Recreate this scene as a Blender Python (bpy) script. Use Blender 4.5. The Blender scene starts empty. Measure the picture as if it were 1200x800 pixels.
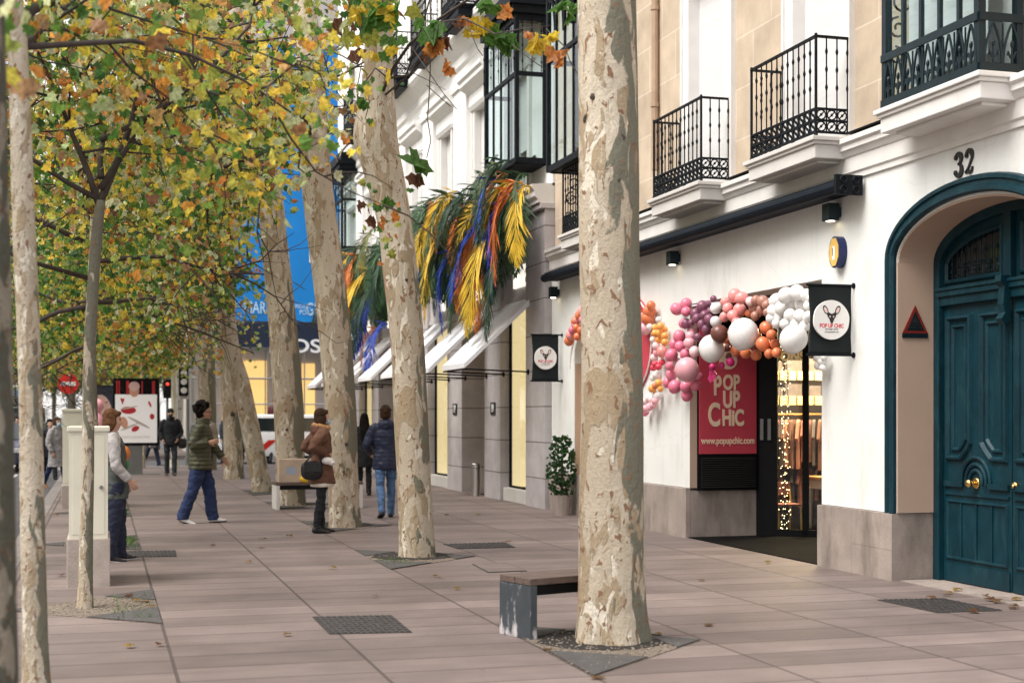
import bpy, bmesh, math, random
import numpy as np
from mathutils import Vector, Matrix, noise
S=bpy.context.scene
COL=S.collection
R=math.radians
F=1660.0; EYE=1.6; TH=math.atan(480/1660.0)
SN,CS=math.sin(TH),math.cos(TH)
# ---------- surveying helpers: measured positions -> real points in the street ----------
def gnd(px,py,z0=0.0):
    Z=F*(EYE-z0)/(py-487.0); a=(px-600.0)/F*Z
    return Vector((Z*SN+a*CS, Z*CS-a*SN, z0))
def fac(px,py,X=7.4):
    t=(px-600.0)/F; Z=X/(SN+t*CS)
    return Vector((X, Z*CS-t*Z*SN, EYE+(487.0-py)/F*Z)), Z
def atY(px,py,Y):
    t=(px-600.0)/F; Z=Y/(CS-t*SN)
    return Vector((Z*SN+t*Z*CS, Y, EYE+(487.0-py)/F*Z))
def pt(px,py,Z):
    a=(px-600.0)/F*Z
    return Vector((Z*SN+a*CS, Z*CS-a*SN, EYE+(487.0-py)/F*Z))
# ---------- object helpers ----------
ORG={}
def tag(o,label=None,cat=None,group=None,kind=None):
    if label: o['label']=label
    if cat: o['category']=cat
    if group: o['group']=group
    if kind: o['kind']=kind
    return o
def thing(name,label,cat,loc=(0,0,0),group=None):
    o=bpy.data.objects.new(name,None); COL.objects.link(o)
    o.location=loc; o.empty_display_size=.2
    ORG[o.name]=Vector(loc)
    return tag(o,label,cat,group)
def link(name,me,parent=None,mats=None,smooth=False,origin=None):
    """mesh in world coordinates -> object; its origin is the parent's (or the given point)"""
    if parent is not None: org=ORG.get(parent.name,Vector((0,0,0)))
    else: org=Vector(origin) if origin is not None else Vector((0,0,0))
    if org.length>0: me.transform(Matrix.Translation(-org))
    o=bpy.data.objects.new(name,me); COL.objects.link(o)
    if parent is not None: o.parent=parent
    else: o.location=org
    ORG[o.name]=org
    if mats:
        for m in (mats if isinstance(mats,(list,tuple)) else [mats]): me.materials.append(m)
    if smooth:
        me.polygons.foreach_set('use_smooth',[True]*len(me.polygons))
    return o
def copy_tree(o,parent=None):
    c=o.copy(); COL.objects.link(c)
    if parent is not None: c.parent=parent
    for ch in list(o.children): copy_tree(ch,c)
    return c
class MB:
    def __init__(s): s.v=[]; s.f=[]; s.m=[]; s.cur=0
    def add(s,vs,fs):
        b=len(s.v); s.v.extend([tuple(v) for v in vs])
        for f in fs: s.f.append([i+b for i in f]); s.m.append(s.cur)
        return s
    def box(s,x0,x1,y0,y1,z0,z1):
        vs=[(x0,y0,z0),(x1,y0,z0),(x1,y1,z0),(x0,y1,z0),(x0,y0,z1),(x1,y0,z1),(x1,y1,z1),(x0,y1,z1)]
        return s.add(vs,[(0,3,2,1),(4,5,6,7),(0,1,5,4),(1,2,6,5),(2,3,7,6),(3,0,4,7)])
    def obox(s,c,ax,ay,az):
        """oriented box: centre and three half-axis vectors"""
        c=Vector(c);ax=Vector(ax);ay=Vector(ay);az=Vector(az)
        vs=[c+i*ax+j*ay+k*az for k in(-1,1) for j in(-1,1) for i in(-1,1)]
        return s.add(vs,[(0,2,3,1),(4,5,7,6),(0,1,5,4),(1,3,7,5),(3,2,6,7),(2,0,4,6)])
    def bar(s,a,b,w,h=None,up=(0,0,1)):
        a=Vector(a);b=Vector(b);h=h or w;d=(b-a)
        if d.length<1e-6: return s
        t=d.normalized();u=Vector(up)
        if abs(t.dot(u))>.98:u=Vector((0,1,0))
        x=t.cross(u).normalized();z=x.cross(t)
        return s.obox((a+b)/2,d/2,x*w/2,z*h/2)
    def tube(s,path,rad,n=8,cap=True,ref=None,ell=None):
        P=[Vector(p) for p in path];k=len(P)
        if not isinstance(rad,(list,tuple)): rad=[rad]*k
        vs=[];fs=[];u=None
        for i in range(k):
            t=(P[min(i+1,k-1)]-P[max(i-1,0)])
            t=t.normalized() if t.length>1e-9 else Vector((0,0,1))
            if ref is not None: u0=Vector(ref)
            elif u is None:
                u0=Vector((1,0,0)) if abs(t.x)<.8 else Vector((0,1,0))
            else: u0=u
            u=u0-t*u0.dot(t)
            u=u.normalized() if u.length>1e-6 else t.orthogonal().normalized()
            w=t.cross(u)
            r=rad[i]
            rx,ry=(r if isinstance(r,(tuple,list)) else (r,r))
            for j in range(n):
                a=2*math.pi*j/n
                vs.append(P[i]+u*(math.cos(a)*rx)+w*(math.sin(a)*ry))
        for i in range(k-1):
            for j in range(n):
                a=i*n+j;b=i*n+(j+1)%n
                fs.append((a,b,b+n,a+n))
        if cap:
            fs.append(tuple(range(n-1,-1,-1)));fs.append(tuple(range((k-1)*n,k*n)))
        return s.add(vs,fs)
    def ball(s,c,r,n=12,m=8,tip=0.0):
        c=Vector(c)
        rx,ry,rz=(r if isinstance(r,(tuple,list)) else (r,r,r))
        vs=[c+Vector((0,0,rz))];fs=[]
        for i in range(1,m):
            a=math.pi*i/m
            for j in range(n):
                b=2*math.pi*j/n
                vs.append(c+Vector((rx*math.sin(a)*math.cos(b),ry*math.sin(a)*math.sin(b),rz*math.cos(a))))
        vs.append(c-Vector((0,0,rz)))
        L=len(vs)-1
        for j in range(n): fs.append((0,1+j,1+(j+1)%n)); fs.append((L,L-n+(j+1)%n,L-n+j))
        for i in range(m-2):
            for j in range(n):
                a=1+i*n+j;b=1+i*n+(j+1)%n
                fs.append((a,a+n,b+n,b))
        return s.add(vs,fs)
    def prism(s,poly,fn,d0,d1):
        """extrude a 2D polygon; fn(u,v,d)->xyz"""
        n=len(poly)
        vs=[fn(u,v,d0) for u,v in poly]+[fn(u,v,d1) for u,v in poly]
        fs=[tuple(range(n)),tuple(range(2*n-1,n-1,-1))]
        for i in range(n):
            j=(i+1)%n; fs.append((i,i+n,j+n,j))
        return s.add(vs,fs)
    def quad(s,a,b,c,d): return s.add([a,b,c,d],[(0,1,2,3)])
    def wall(s,x0,x1,y0,y1,z0,z1,holes):
        """slab facing -X with rectangular openings (y0,y1,z0,z1)"""
        ys=sorted({y0,y1}|{v for h in holes for v in h[:2] if y0<v<y1})
        zs=sorted({z0,z1}|{v for h in holes for v in h[2:] if z0<v<z1})
        def solid(i,j):
            if i<0 or j<0 or i>=len(ys)-1 or j>=len(zs)-1: return False
            cy=(ys[i]+ys[i+1])/2;cz=(zs[j]+zs[j+1])/2
            return not any(h[0]<cy<h[1] and h[2]<cz<h[3] for h in holes)
        for i in range(len(ys)-1):
            for j in range(len(zs)-1):
                if not solid(i,j): continue
                a,b,c,d=ys[i],ys[i+1],zs[j],zs[j+1]
                s.quad((x0,a,c),(x0,a,d),(x0,b,d),(x0,b,c))
                s.quad((x1,a,c),(x1,b,c),(x1,b,d),(x1,a,d))
                if not solid(i-1,j): s.quad((x0,a,c),(x1,a,c),(x1,a,d),(x0,a,d))
                if not solid(i+1,j): s.quad((x0,b,c),(x0,b,d),(x1,b,d),(x1,b,c))
                if not solid(i,j-1): s.quad((x0,a,c),(x0,b,c),(x1,b,c),(x1,a,c))
                if not solid(i,j+1): s.quad((x0,a,d),(x1,a,d),(x1,b,d),(x0,b,d))
        return s
    def moulding(s,poly,w,d,x,prof=((0,0),(.25,.8),(.6,1),(1,.15))):
        """picture-frame moulding round a closed (y,z) polygon, standing out towards -X from plane x"""
        n=len(poly);P=[Vector(p) for p in poly]
        ar=sum(P[i].x*P[(i+1)%n].y-P[(i+1)%n].x*P[i].y for i in range(n))
        if ar<0:P=P[::-1]
        rings=[]
        for (o,hh) in prof:
            ring=[]
            for i in range(n):
                a,b,c=P[i-1],P[i],P[(i+1)%n]
                e1=(b-a).normalized();e2=(c-b).normalized()
                n1=Vector((-e1.y,e1.x));n2=Vector((-e2.y,e2.x))
                m=(n1+n2)
                m=m/ max(.3,(1+n1.dot(n2)))
                q=b+m*(o*w)
                ring.append((x-hh*d,q.x,q.y))
            rings.append(ring)
        vs=[v for r in rings for v in r];fs=[]
        for k in range(len(rings)-1):
            for i in range(n):
                j=(i+1)%n
                fs.append((k*n+i,k*n+n+i,k*n+n+j,k*n+j))
        return s.add(vs,fs)
    def mesh(s,name):
        me=bpy.data.meshes.new(name);me.from_pydata(s.v,[],s.f);
        if any(s.m): me.polygons.foreach_set('material_index',s.m)
        me.update();return me
    def build(s,name,mats,parent=None,smooth=False,origin=None,fix=True,autosmooth=None,bevel=0):
        me=s.mesh(name)
        if fix or bevel:
            bm=bmesh.new();bm.from_mesh(me)
            if bevel:
                bmesh.ops.remove_doubles(bm,verts=bm.verts,dist=1e-5)
                bmesh.ops.bevel(bm,geom=[e for e in bm.edges if len(e.link_faces)==2 and e.calc_face_angle(0)>.5],offset=bevel,segments=2,affect='EDGES',profile=.6,clamp_overlap=True)
            bmesh.ops.recalc_face_normals(bm,faces=bm.faces)
            bm.to_mesh(me);bm.free()
        o=link(name,me,parent,mats,smooth,origin)
        if autosmooth:
            try: me.set_sharp_from_angle(angle=R(autosmooth))
            except Exception: pass
        return o
# ---------- materials ----------
def nodes(name):
    m=bpy.data.materials.new(name);m.use_nodes=True
    nt=m.node_tree;return m,nt,nt.nodes['Principled BSDF'],nt.nodes.new,nt.links.new
def mat(name,col,rough=.75,var=.12,scale=3.0,bump=0.0,bscale=40.0,metal=0.0,spec=.4,fine=.0,streak=None,coat=0.0,dirt=None):
    m,nt,b,N,L=nodes(name)
    b.inputs['Roughness'].default_value=rough;b.inputs['Metallic'].default_value=metal
    b.inputs['Specular IOR Level'].default_value=spec
    if coat: b.inputs['Coat Weight'].default_value=coat
    tc=N('ShaderNodeTexCoord');mp=N('ShaderNodeMapping');L(tc.outputs['Object'],mp.inputs['Vector'])
    if streak: mp.inputs['Scale'].default_value=streak
    n=N('ShaderNodeTexNoise');n.inputs['Scale'].default_value=scale;n.inputs['Detail'].default_value=6
    L(mp.outputs['Vector'],n.inputs['Vector'])
    mr=N('ShaderNodeMapRange');mr.inputs['From Min'].default_value=.3;mr.inputs['From Max'].default_value=.7
    mr.inputs['To Min'].default_value=1-var;mr.inputs['To Max'].default_value=1+var
    L(n.outputs['Fac'],mr.inputs['Value'])
    mx=N('ShaderNodeMix');mx.data_type='RGBA';mx.blend_type='MULTIPLY';mx.inputs['Factor'].default_value=1
    mx.inputs['A'].default_value=(*col,1);L(mr.outputs['Result'],mx.inputs['B'])
    out=mx.outputs['Result']
    if fine:
        n2=N('ShaderNodeTexNoise');n2.inputs['Scale'].default_value=120;n2.inputs['Detail'].default_value=3
        L(tc.outputs['Object'],n2.inputs['Vector'])
        r2=N('ShaderNodeMapRange');r2.inputs['From Min'].default_value=.3;r2.inputs['From Max'].default_value=.7
        r2.inputs['To Min'].default_value=1-fine;r2.inputs['To Max'].default_value=1+fine
        L(n2.outputs['Fac'],r2.inputs['Value'])
        m2=N('ShaderNodeMix');m2.data_type='RGBA';m2.blend_type='MULTIPLY';m2.inputs['Factor'].default_value=1
        L(out,m2.inputs['A']);L(r2.outputs['Result'],m2.inputs['B']);out=m2.outputs['Result']
    if dirt:
        dcol,lo,hi,dsc=dirt
        n3=N('ShaderNodeTexNoise');n3.inputs['Scale'].default_value=dsc;n3.inputs['Detail'].default_value=8;n3.inputs['Roughness'].default_value=.65
        mp3=N('ShaderNodeMapping');mp3.inputs['Scale'].default_value=(1,1,.35);mp3.inputs['Location'].default_value=(3.1,7.7,1.3)
        L(tc.outputs['Object'],mp3.inputs['Vector']);L(mp3.outputs['Vector'],n3.inputs['Vector'])
        r3=N('ShaderNodeMapRange');r3.inputs['From Min'].default_value=lo;r3.inputs['From Max'].default_value=hi
        L(n3.outputs['Fac'],r3.inputs['Value'])
        m3=N('ShaderNodeMix');m3.data_type='RGBA';L(r3.outputs['Result'],m3.inputs['Factor'])
        L(out,m3.inputs['A']);m3.inputs['B'].default_value=(*dcol,1);out=m3.outputs['Result']
    L(out,b.inputs['Base Color'])
    if bump:
        n4=N('ShaderNodeTexNoise');n4.inputs['Scale'].default_value=bscale;n4.inputs['Detail'].default_value=5
        L(tc.outputs['Object'],n4.inputs['Vector'])
        bp=N('ShaderNodeBump');bp.inputs['Strength'].default_value=bump;bp.inputs['Distance'].default_value=.02
        L(n4.outputs['Fac'],bp.inputs['Height']);L(bp.outputs['Normal'],b.inputs['Normal'])
    return m
def emit(name,col,st):
    m,nt,b,N,L=nodes(name);b.inputs['Base Color'].default_value=(*col,1)
    b.inputs['Emission Color'].default_value=(*col,1);b.inputs['Emission Strength'].default_value=st
    return m
def blockmat(name,c1,c2,mortar,bw,bh,msize=.008,rough=.85,bump=.3,off=.5,shift=(0,0,0)):
    """stone blocks laid in the Y-Z plane"""
    m,nt,b,N,L=nodes(name);b.inputs['Roughness'].default_value=rough
    tc=N('ShaderNodeTexCoord');sp=N('ShaderNodeSeparateXYZ');cb=N('ShaderNodeCombineXYZ')
    L(tc.outputs['Object'],sp.inputs[0])
    ad=N('ShaderNodeMath');L(sp.outputs['X'],ad.inputs[0]);L(sp.outputs['Y'],ad.inputs[1])
    L(ad.outputs[0],cb.inputs['X']);L(sp.outputs['Z'],cb.inputs['Y'])
    mp=N('ShaderNodeMapping');mp.inputs['Location'].default_value=shift;L(cb.outputs[0],mp.inputs['Vector'])
    br=N('ShaderNodeTexBrick');br.offset=off;br.inputs['Scale'].default_value=1
    br.inputs['Brick Width'].default_value=bw;br.inputs['Row Height'].default_value=bh
    br.inputs['Mortar Size'].default_value=msize;br.inputs['Mortar Smooth'].default_value=.3;br.inputs['Bias'].default_value=0
    br.inputs['Color1'].default_value=(*c1,1);br.inputs['Color2'].default_value=(*c2,1);br.inputs['Mortar'].default_value=(*mortar,1)
    L(mp.outputs[0],br.inputs['Vector'])
    n=N('ShaderNodeTexNoise');n.inputs['Scale'].default_value=2.2;n.inputs['Detail'].default_value=9;n.inputs['Roughness'].default_value=.62
    L(tc.outputs['Object'],n.inputs['Vector'])
    mr=N('ShaderNodeMapRange');mr.inputs['From Min'].default_value=.28;mr.inputs['From Max'].default_value=.72
    mr.inputs['To Min'].default_value=.8;mr.inputs['To Max'].default_value=1.17;L(n.outputs['Fac'],mr.inputs['Value'])
    mx=N('ShaderNodeMix');mx.data_type='RGBA';mx.blend_type='MULTIPLY';mx.inputs['Factor'].default_value=1
    L(br.outputs['Color'],mx.inputs['A']);L(mr.outputs[0],mx.inputs['B'])
    L(mx.outputs['Result'],b.inputs['Base Color'])
    bp=N('ShaderNodeBump');bp.inputs['Strength'].default_value=bump;bp.inputs['Distance'].default_value=.01
    iv=N('ShaderNodeMath');iv.operation='MULTIPLY_ADD';iv.inputs[1].default_value=-1;iv.inputs[2].default_value=1
    L(br.outputs['Fac'],iv.inputs[0]);
    n5=N('ShaderNodeTexNoise');n5.inputs['Scale'].default_value=70;L(tc.outputs['Object'],n5.inputs['Vector'])
    a5=N('ShaderNodeMath');a5.operation='MULTIPLY_ADD';a5.inputs[1].default_value=.35;L(n5.outputs['Fac'],a5.inputs[0]);L(iv.outputs[0],a5.inputs[2])
    L(a5.outputs[0],bp.inputs['Height']);L(bp.outputs[0],b.inputs['Normal'])
    return m
def glassmat(name,tint=(.9,.95,.95),refl=.12,rough=.02):
    m=bpy.data.materials.new(name);m.use_nodes=True;nt=m.node_tree;nt.nodes.clear();N=nt.nodes.new;L=nt.links.new
    o=N('ShaderNodeOutputMaterial');mx=N('ShaderNodeMixShader');t=N('ShaderNodeBsdfTransparent');g=N('ShaderNodeBsdfGlossy')
    t.inputs['Color'].default_value=(*tint,1);g.inputs['Roughness'].default_value=rough
    lw=N('ShaderNodeLayerWeight');lw.inputs['Blend'].default_value=.5
    pw=N('ShaderNodeMath');pw.operation='POWER';pw.inputs[1].default_value=4.5;L(lw.outputs['Facing'],pw.inputs[0])
    ad=N('ShaderNodeMath');ad.operation='MULTIPLY_ADD';ad.use_clamp=True;ad.inputs[1].default_value=.55;ad.inputs[2].default_value=refl
    L(pw.outputs[0],ad.inputs[0]);L(ad.outputs[0],mx.inputs[0]);L(t.outputs[0],mx.inputs[1]);L(g.outputs[0],mx.inputs[2]);L(mx.outputs[0],o.inputs[0])
    return m
M={}
M['iron']=mat('wrought_iron',(.005,.007,.010),.6,.2,20,.15,90,spec=.15)
M['white']=mat('white_render',(.77,.78,.755),.85,.045,1.2,.16,45,dirt=((.62,.59,.53),.54,.80,1.9))
M['whitetrim']=mat('white_trim',(.74,.72,.69),.7,.05,4,.06,60,dirt=((.5,.46,.4),.62,.9,5))
def streaks(m,strength=.11):
    nt=m.node_tree;N=nt.nodes.new;L=nt.links.new;b=nt.nodes['Principled BSDF'];src=b.inputs['Base Color'].links[0].from_socket
    tc=N('ShaderNodeTexCoord');mp=N('ShaderNodeMapping');mp.inputs['Scale'].default_value=(6,6,.32);L(tc.outputs['Object'],mp.inputs['Vector'])
    n=N('ShaderNodeTexNoise');n.inputs['Scale'].default_value=1;n.inputs['Detail'].default_value=7;n.inputs['Roughness'].default_value=.7;L(mp.outputs[0],n.inputs['Vector'])
    r=N('ShaderNodeMapRange');r.inputs['From Min'].default_value=.52;r.inputs['From Max'].default_value=.78;r.inputs['To Min'].default_value=1;r.inputs['To Max'].default_value=1-strength;L(n.outputs['Fac'],r.inputs['Value'])
    v=N('ShaderNodeTexVoronoi');v.feature='DISTANCE_TO_EDGE';v.inputs['Scale'].default_value=.55
    n2=N('ShaderNodeTexNoise');n2.inputs['Scale'].default_value=3;n2.inputs['Detail'].default_value=6;L(tc.outputs['Object'],n2.inputs['Vector'])
    mx=N('ShaderNodeMix');mx.data_type='RGBA';mx.inputs['Factor'].default_value=.18;L(tc.outputs['Object'],mx.inputs['A']);L(n2.outputs['Color'],mx.inputs['B']);L(mx.outputs['Result'],v.inputs['Vector'])
    c_=N('ShaderNodeMapRange');c_.inputs['From Min'].default_value=0;c_.inputs['From Max'].default_value=.004;c_.inputs['To Min'].default_value=.93;c_.inputs['To Max'].default_value=1;L(v.outputs['Distance'],c_.inputs['Value'])
    k=N('ShaderNodeMath');k.operation='MULTIPLY';L(r.outputs[0],k.inputs[0]);L(c_.outputs[0],k.inputs[1])
    m2=N('ShaderNodeMix');m2.data_type='RGBA';m2.blend_type='MULTIPLY';m2.inputs['Factor'].default_value=1;L(src,m2.inputs['A']);L(k.outputs[0],m2.inputs['B']);L(m2.outputs['Result'],b.inputs['Base Color'])
streaks(M['white'])
M['bwhite']=mat('white_stucco',(.82,.81,.79),.85,.04,1.5,.1,50,dirt=((.6,.57,.52),.6,.9,1.4))
M['stone']=blockmat('sandstone_blocks',(.56,.455,.34),(.50,.40,.295),(.62,.53,.42),.95,.62,.012,.9,.25)
M['granite']=mat('grey_granite',(.34,.285,.25),.75,.16,2.2,.25,120,fine=.16,dirt=((.17,.14,.12),.48,.70,2.6))
M['pier']=blockmat('granite_pier_blocks',(.47,.44,.44),(.43,.40,.405),(.16,.14,.13),3.0,.62,.012,.7,.25,off=0,shift=(.5,.1,0))
M['pierdark']=M['pier']
streaks(M['bwhite'],.12)
M['sill']=mat('pale_stone',(.62,.60,.57),.7,.06,3,.1,60)
M['teal']=mat('teal_paint',(.0025,.026,.038),.45,.22,4,.15,22,spec=.25,dirt=((.010,.048,.060),.50,.74,9))
M['tealdark']=mat('dark_teal_paint',(.003,.014,.02),.42,.2,6,.1,30)
M['beige']=mat('beige_plaster',(.47,.34,.255),.85,.06,1.5,.1,50)
M['brass']=mat('brass',(.75,.50,.18),.25,.1,10,metal=1)
M['black']=mat('black_metal',(.005,.005,.006),.6,.2,8,spec=.15)
M['navy']=mat('dark_awning_box',(.004,.008,.014),.6,.15,5,spec=.15)
M['shutter']=mat('pale_shutter',(.66,.655,.65),.7,.05,2,.05,30,streak=(1,1,14))
M['glass']=glassmat('window_glass',refl=.03)
M['darkglass']=mat('dark_glass',(.015,.02,.022),.08,.1,2,spec=.8)
M['cream']=mat('cream_interior',(.85,.68,.42),.8,.05,1)
M['steel']=mat('brushed_steel',(.62,.6,.58),.3,.08,30,metal=1,streak=(1,1,.05))
M['pipe']=mat('clay_pipe',(.40,.28,.19),.6,.12,6)
M['wood']=mat('weathered_wood',(.12,.085,.07),.75,.28,9,.3,60,streak=(1,6,6))
M['benchsteel']=mat('grey_painted_steel',(.055,.066,.075),.5,.15,7,.1,40,dirt=((.55,.52,.53),.52,.60,6))
M['cabmetal']=mat('cream_cabinet_metal',(.70,.67,.55),.55,.05,3,.04,40,dirt=((.45,.42,.34),.6,.85,4))
M['cabbase']=mat('cabinet_base_concrete',(.40,.34,.30),.85,.14,4,.25,80,fine=.12)
M['greymetal']=mat('grey_metal',(.16,.165,.16),.5,.1,6)
M['grate']=mat('cast_iron_cover',(.055,.05,.048),.6,.25,12,.4,60)
M['soil']=mat('gravel_soil',(.19,.155,.12),.95,.5,30,1.0,60,fine=.55)
M['darksoil']=mat('damp_dark_soil',(.03,.026,.022),.95,.4,30,.9,60)
M['plate']=mat('dark_granite_plate',(.075,.07,.068),.75,.15,8,.2,90,fine=.2)
M['grass']=mat('grass_blade',(.09,.2,.035),.7,.3,5)
M['white_paint']=mat('white_road_paint',(.74,.74,.72),.7,.1,5,dirt=((.3,.29,.28),.55,.75,8))
M['fabricwhite']=mat('white_canvas',(.86,.86,.88),.85,.03,3)
M['text_dark']=mat('dark_lettering',(.02,.02,.02),.5,.05,4)
M['text_cream']=mat('cream_lettering',(.86,.66,.47),.6,.04,4)
M['text_white']=mat('white_lettering',(.85,.86,.86),.6,.03,4)
M['text_red']=mat('red_lettering',(.62,.05,.07),.6,.03,4)
M['poster']=mat('crimson_poster',(.56,.06,.09),.55,.05,2)
M['flag']=mat('black_canvas',(.004,.008,.009),.8,.15,6,.25,9)
M['disc']=mat('white_disc',(.82,.80,.77),.8,.03,5)
M['blue_ad']=mat('blue_tarpaulin',(.004,.215,.60),.6,.16,.35,.3,.8,dirt=((.003,.15,.48),.5,.75,.5))
M['navy_ad']=mat('navy_tarpaulin',(.008,.018,.045),.6,.15,.6)
def leafmat():
    m,nt,b,N,L=nodes('plane_leaf');o=nt.nodes['Material Output']
    at=N('ShaderNodeAttribute');at.attribute_name='leafcol'
    b.inputs['Roughness'].default_value=.5;b.inputs['Specular IOR Level'].default_value=.35
    tc=N('ShaderNodeTexCoord');nz=N('ShaderNodeTexNoise');nz.inputs['Scale'].default_value=38;nz.inputs['Detail'].default_value=4
    L(tc.outputs['Object'],nz.inputs['Vector'])
    rp=N('ShaderNodeMapRange');rp.inputs['From Min'].default_value=.3;rp.inputs['From Max'].default_value=.7;rp.inputs['To Min'].default_value=.6;rp.inputs['To Max'].default_value=1.5
    L(nz.outputs['Fac'],rp.inputs['Value'])
    mm=N('ShaderNodeMix');mm.data_type='RGBA';mm.blend_type='MULTIPLY';mm.inputs['Factor'].default_value=1
    L(at.outputs['Color'],mm.inputs['A']);L(rp.outputs[0],mm.inputs['B'])
    L(mm.outputs['Result'],b.inputs['Base Color'])
    tr=N('ShaderNodeBsdfTranslucent');L(mm.outputs['Result'],tr.inputs['Color'])
    mx=N('ShaderNodeMixShader');mx.inputs[0].default_value=.6
    L(b.outputs[0],mx.inputs[1]);L(tr.outputs[0],mx.inputs[2]);L(mx.outputs[0],o.inputs[0])
    return m
M['leaf']=leafmat()
def barkmat(name,thin=False,seed=0.0,dark=0.0):
    m,nt,b,N,L=nodes(name);b.inputs['Roughness'].default_value=.85;b.inputs['Specular IOR Level'].default_value=.2
    tc=N('ShaderNodeTexCoord');k=2.2 if thin else 1.0
    def noi(scale,loc,st=.42,det=3,dist=.6):
        mp=N('ShaderNodeMapping');mp.inputs['Scale'].default_value=(scale*k,scale*k,scale*k*st);mp.inputs['Location'].default_value=loc
        L(tc.outputs['Object'],mp.inputs['Vector'])
        n=N('ShaderNodeTexNoise');n.inputs['Scale'].default_value=1;n.inputs['Detail'].default_value=det;n.inputs['Distortion'].default_value=dist
        L(mp.outputs[0],n.inputs['Vector']);return n.outputs['Fac']
    def step(v,lo,hi):
        r=N('ShaderNodeMapRange');r.inputs['From Min'].default_value=lo;r.inputs['From Max'].default_value=hi;L(v,r.inputs['Value']);return r.outputs[0]
    def mix(f,a,c):
        x=N('ShaderNodeMix');x.data_type='RGBA';L(f,x.inputs['Factor'])
        if isinstance(a,tuple): x.inputs['A'].default_value=(*a,1)
        else: L(a,x.inputs['A'])
        x.inputs['B'].default_value=(*c,1);return x.outputs['Result']
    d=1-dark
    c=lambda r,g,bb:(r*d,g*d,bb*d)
    n0=noi(2.4,(seed,2,3),.35,8,.3)
    col=mix(step(n0,.32,.68),c(.54,.475,.375),c(.385,.325,.245))
    nf=noi(14,(seed+2,1,5),.16,6,.2)
    col=mix(step(nf,.45,.75),col,c(.44,.37,.27))
    n1=noi(6.0,(seed+5,1,2),.36,6,.9)
    col=mix(step(n1,.545,.575),col,c(.34,.265,.175))
    n1b=noi(7.5,(seed+25,4,2),.4,5,.8)
    col=mix(step(n1b,.60,.63),col,c(.62,.565,.465))
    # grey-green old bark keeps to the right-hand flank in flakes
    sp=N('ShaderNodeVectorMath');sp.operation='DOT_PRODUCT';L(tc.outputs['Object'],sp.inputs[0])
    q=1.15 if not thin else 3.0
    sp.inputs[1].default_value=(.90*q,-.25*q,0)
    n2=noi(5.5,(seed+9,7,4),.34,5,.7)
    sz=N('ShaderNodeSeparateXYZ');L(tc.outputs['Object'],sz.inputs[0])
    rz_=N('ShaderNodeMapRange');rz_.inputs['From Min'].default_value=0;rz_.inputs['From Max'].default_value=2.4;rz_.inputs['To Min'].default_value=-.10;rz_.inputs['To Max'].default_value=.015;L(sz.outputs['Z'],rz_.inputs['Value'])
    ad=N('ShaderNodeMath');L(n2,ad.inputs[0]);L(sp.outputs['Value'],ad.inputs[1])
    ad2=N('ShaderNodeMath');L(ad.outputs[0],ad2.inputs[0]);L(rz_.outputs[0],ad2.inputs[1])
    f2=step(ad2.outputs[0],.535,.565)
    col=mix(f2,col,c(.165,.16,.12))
    n3=noi(17,(seed+3,8,1),.6,4,.8)
    f3=step(n3,.615,.645)
    col=mix(f3,col,c(.22,.13,.08))
    n4=noi(3.4,(seed+13,3,9),.3,5)
    f4=step(n4,.67,.70);col=mix(f4,col,c(.40,.24,.165))
    n6=noi(60,(seed,0,0),1,3)
    r6=N('ShaderNodeMapRange');r6.inputs['To Min'].default_value=.8;r6.inputs['To Max'].default_value=1.2;L(n6,r6.inputs['Value'])
    mm=N('ShaderNodeMix');mm.data_type='RGBA';mm.blend_type='MULTIPLY';mm.inputs['Factor'].default_value=1
    L(col,mm.inputs['A']);L(r6.outputs[0],mm.inputs['B']);L(mm.outputs['Result'],b.inputs['Base Color'])
    h=N('ShaderNodeMath');h.operation='MULTIPLY_ADD';h.inputs[1].default_value=.5;L(f2,h.inputs[0]);L(n3,h.inputs[2])
    fa_=N('ShaderNodeMath');fa_.operation='SUBTRACT';L(step(n1b,.60,.63),fa_.inputs[0]);L(step(n1,.545,.575),fa_.inputs[1])
    hh=N('ShaderNodeMath');hh.operation='MULTIPLY_ADD';hh.inputs[1].default_value=-.35;L(fa_.outputs[0],hh.inputs[0]);L(h.outputs[0],hh.inputs[2]);h=hh
    h2=N('ShaderNodeMath');h2.operation='MULTIPLY_ADD';h2.inputs[1].default_value=.35;L(n6,h2.inputs[0]);L(h.outputs[0],h2.inputs[2])
    bp=N('ShaderNodeBump');bp.inputs['Strength'].default_value=.7;bp.inputs['Distance'].default_value=.022
    L(h2.outputs[0],bp.inputs['Height']);L(bp.outputs[0],b.inputs['Normal'])
    return m
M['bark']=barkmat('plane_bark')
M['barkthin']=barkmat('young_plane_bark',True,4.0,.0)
M['barkshaded']=barkmat('shaded_young_bark',True,9.0,.5)  # same young bark, with the shade on the nearest trunk darkened into its colour
M['twig']=mat('dark_twig',(.055,.042,.035),.85,.25,10)
M['knot']=mat('bark_knot',(.06,.045,.035),.9,.4,30,.8,60)
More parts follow.
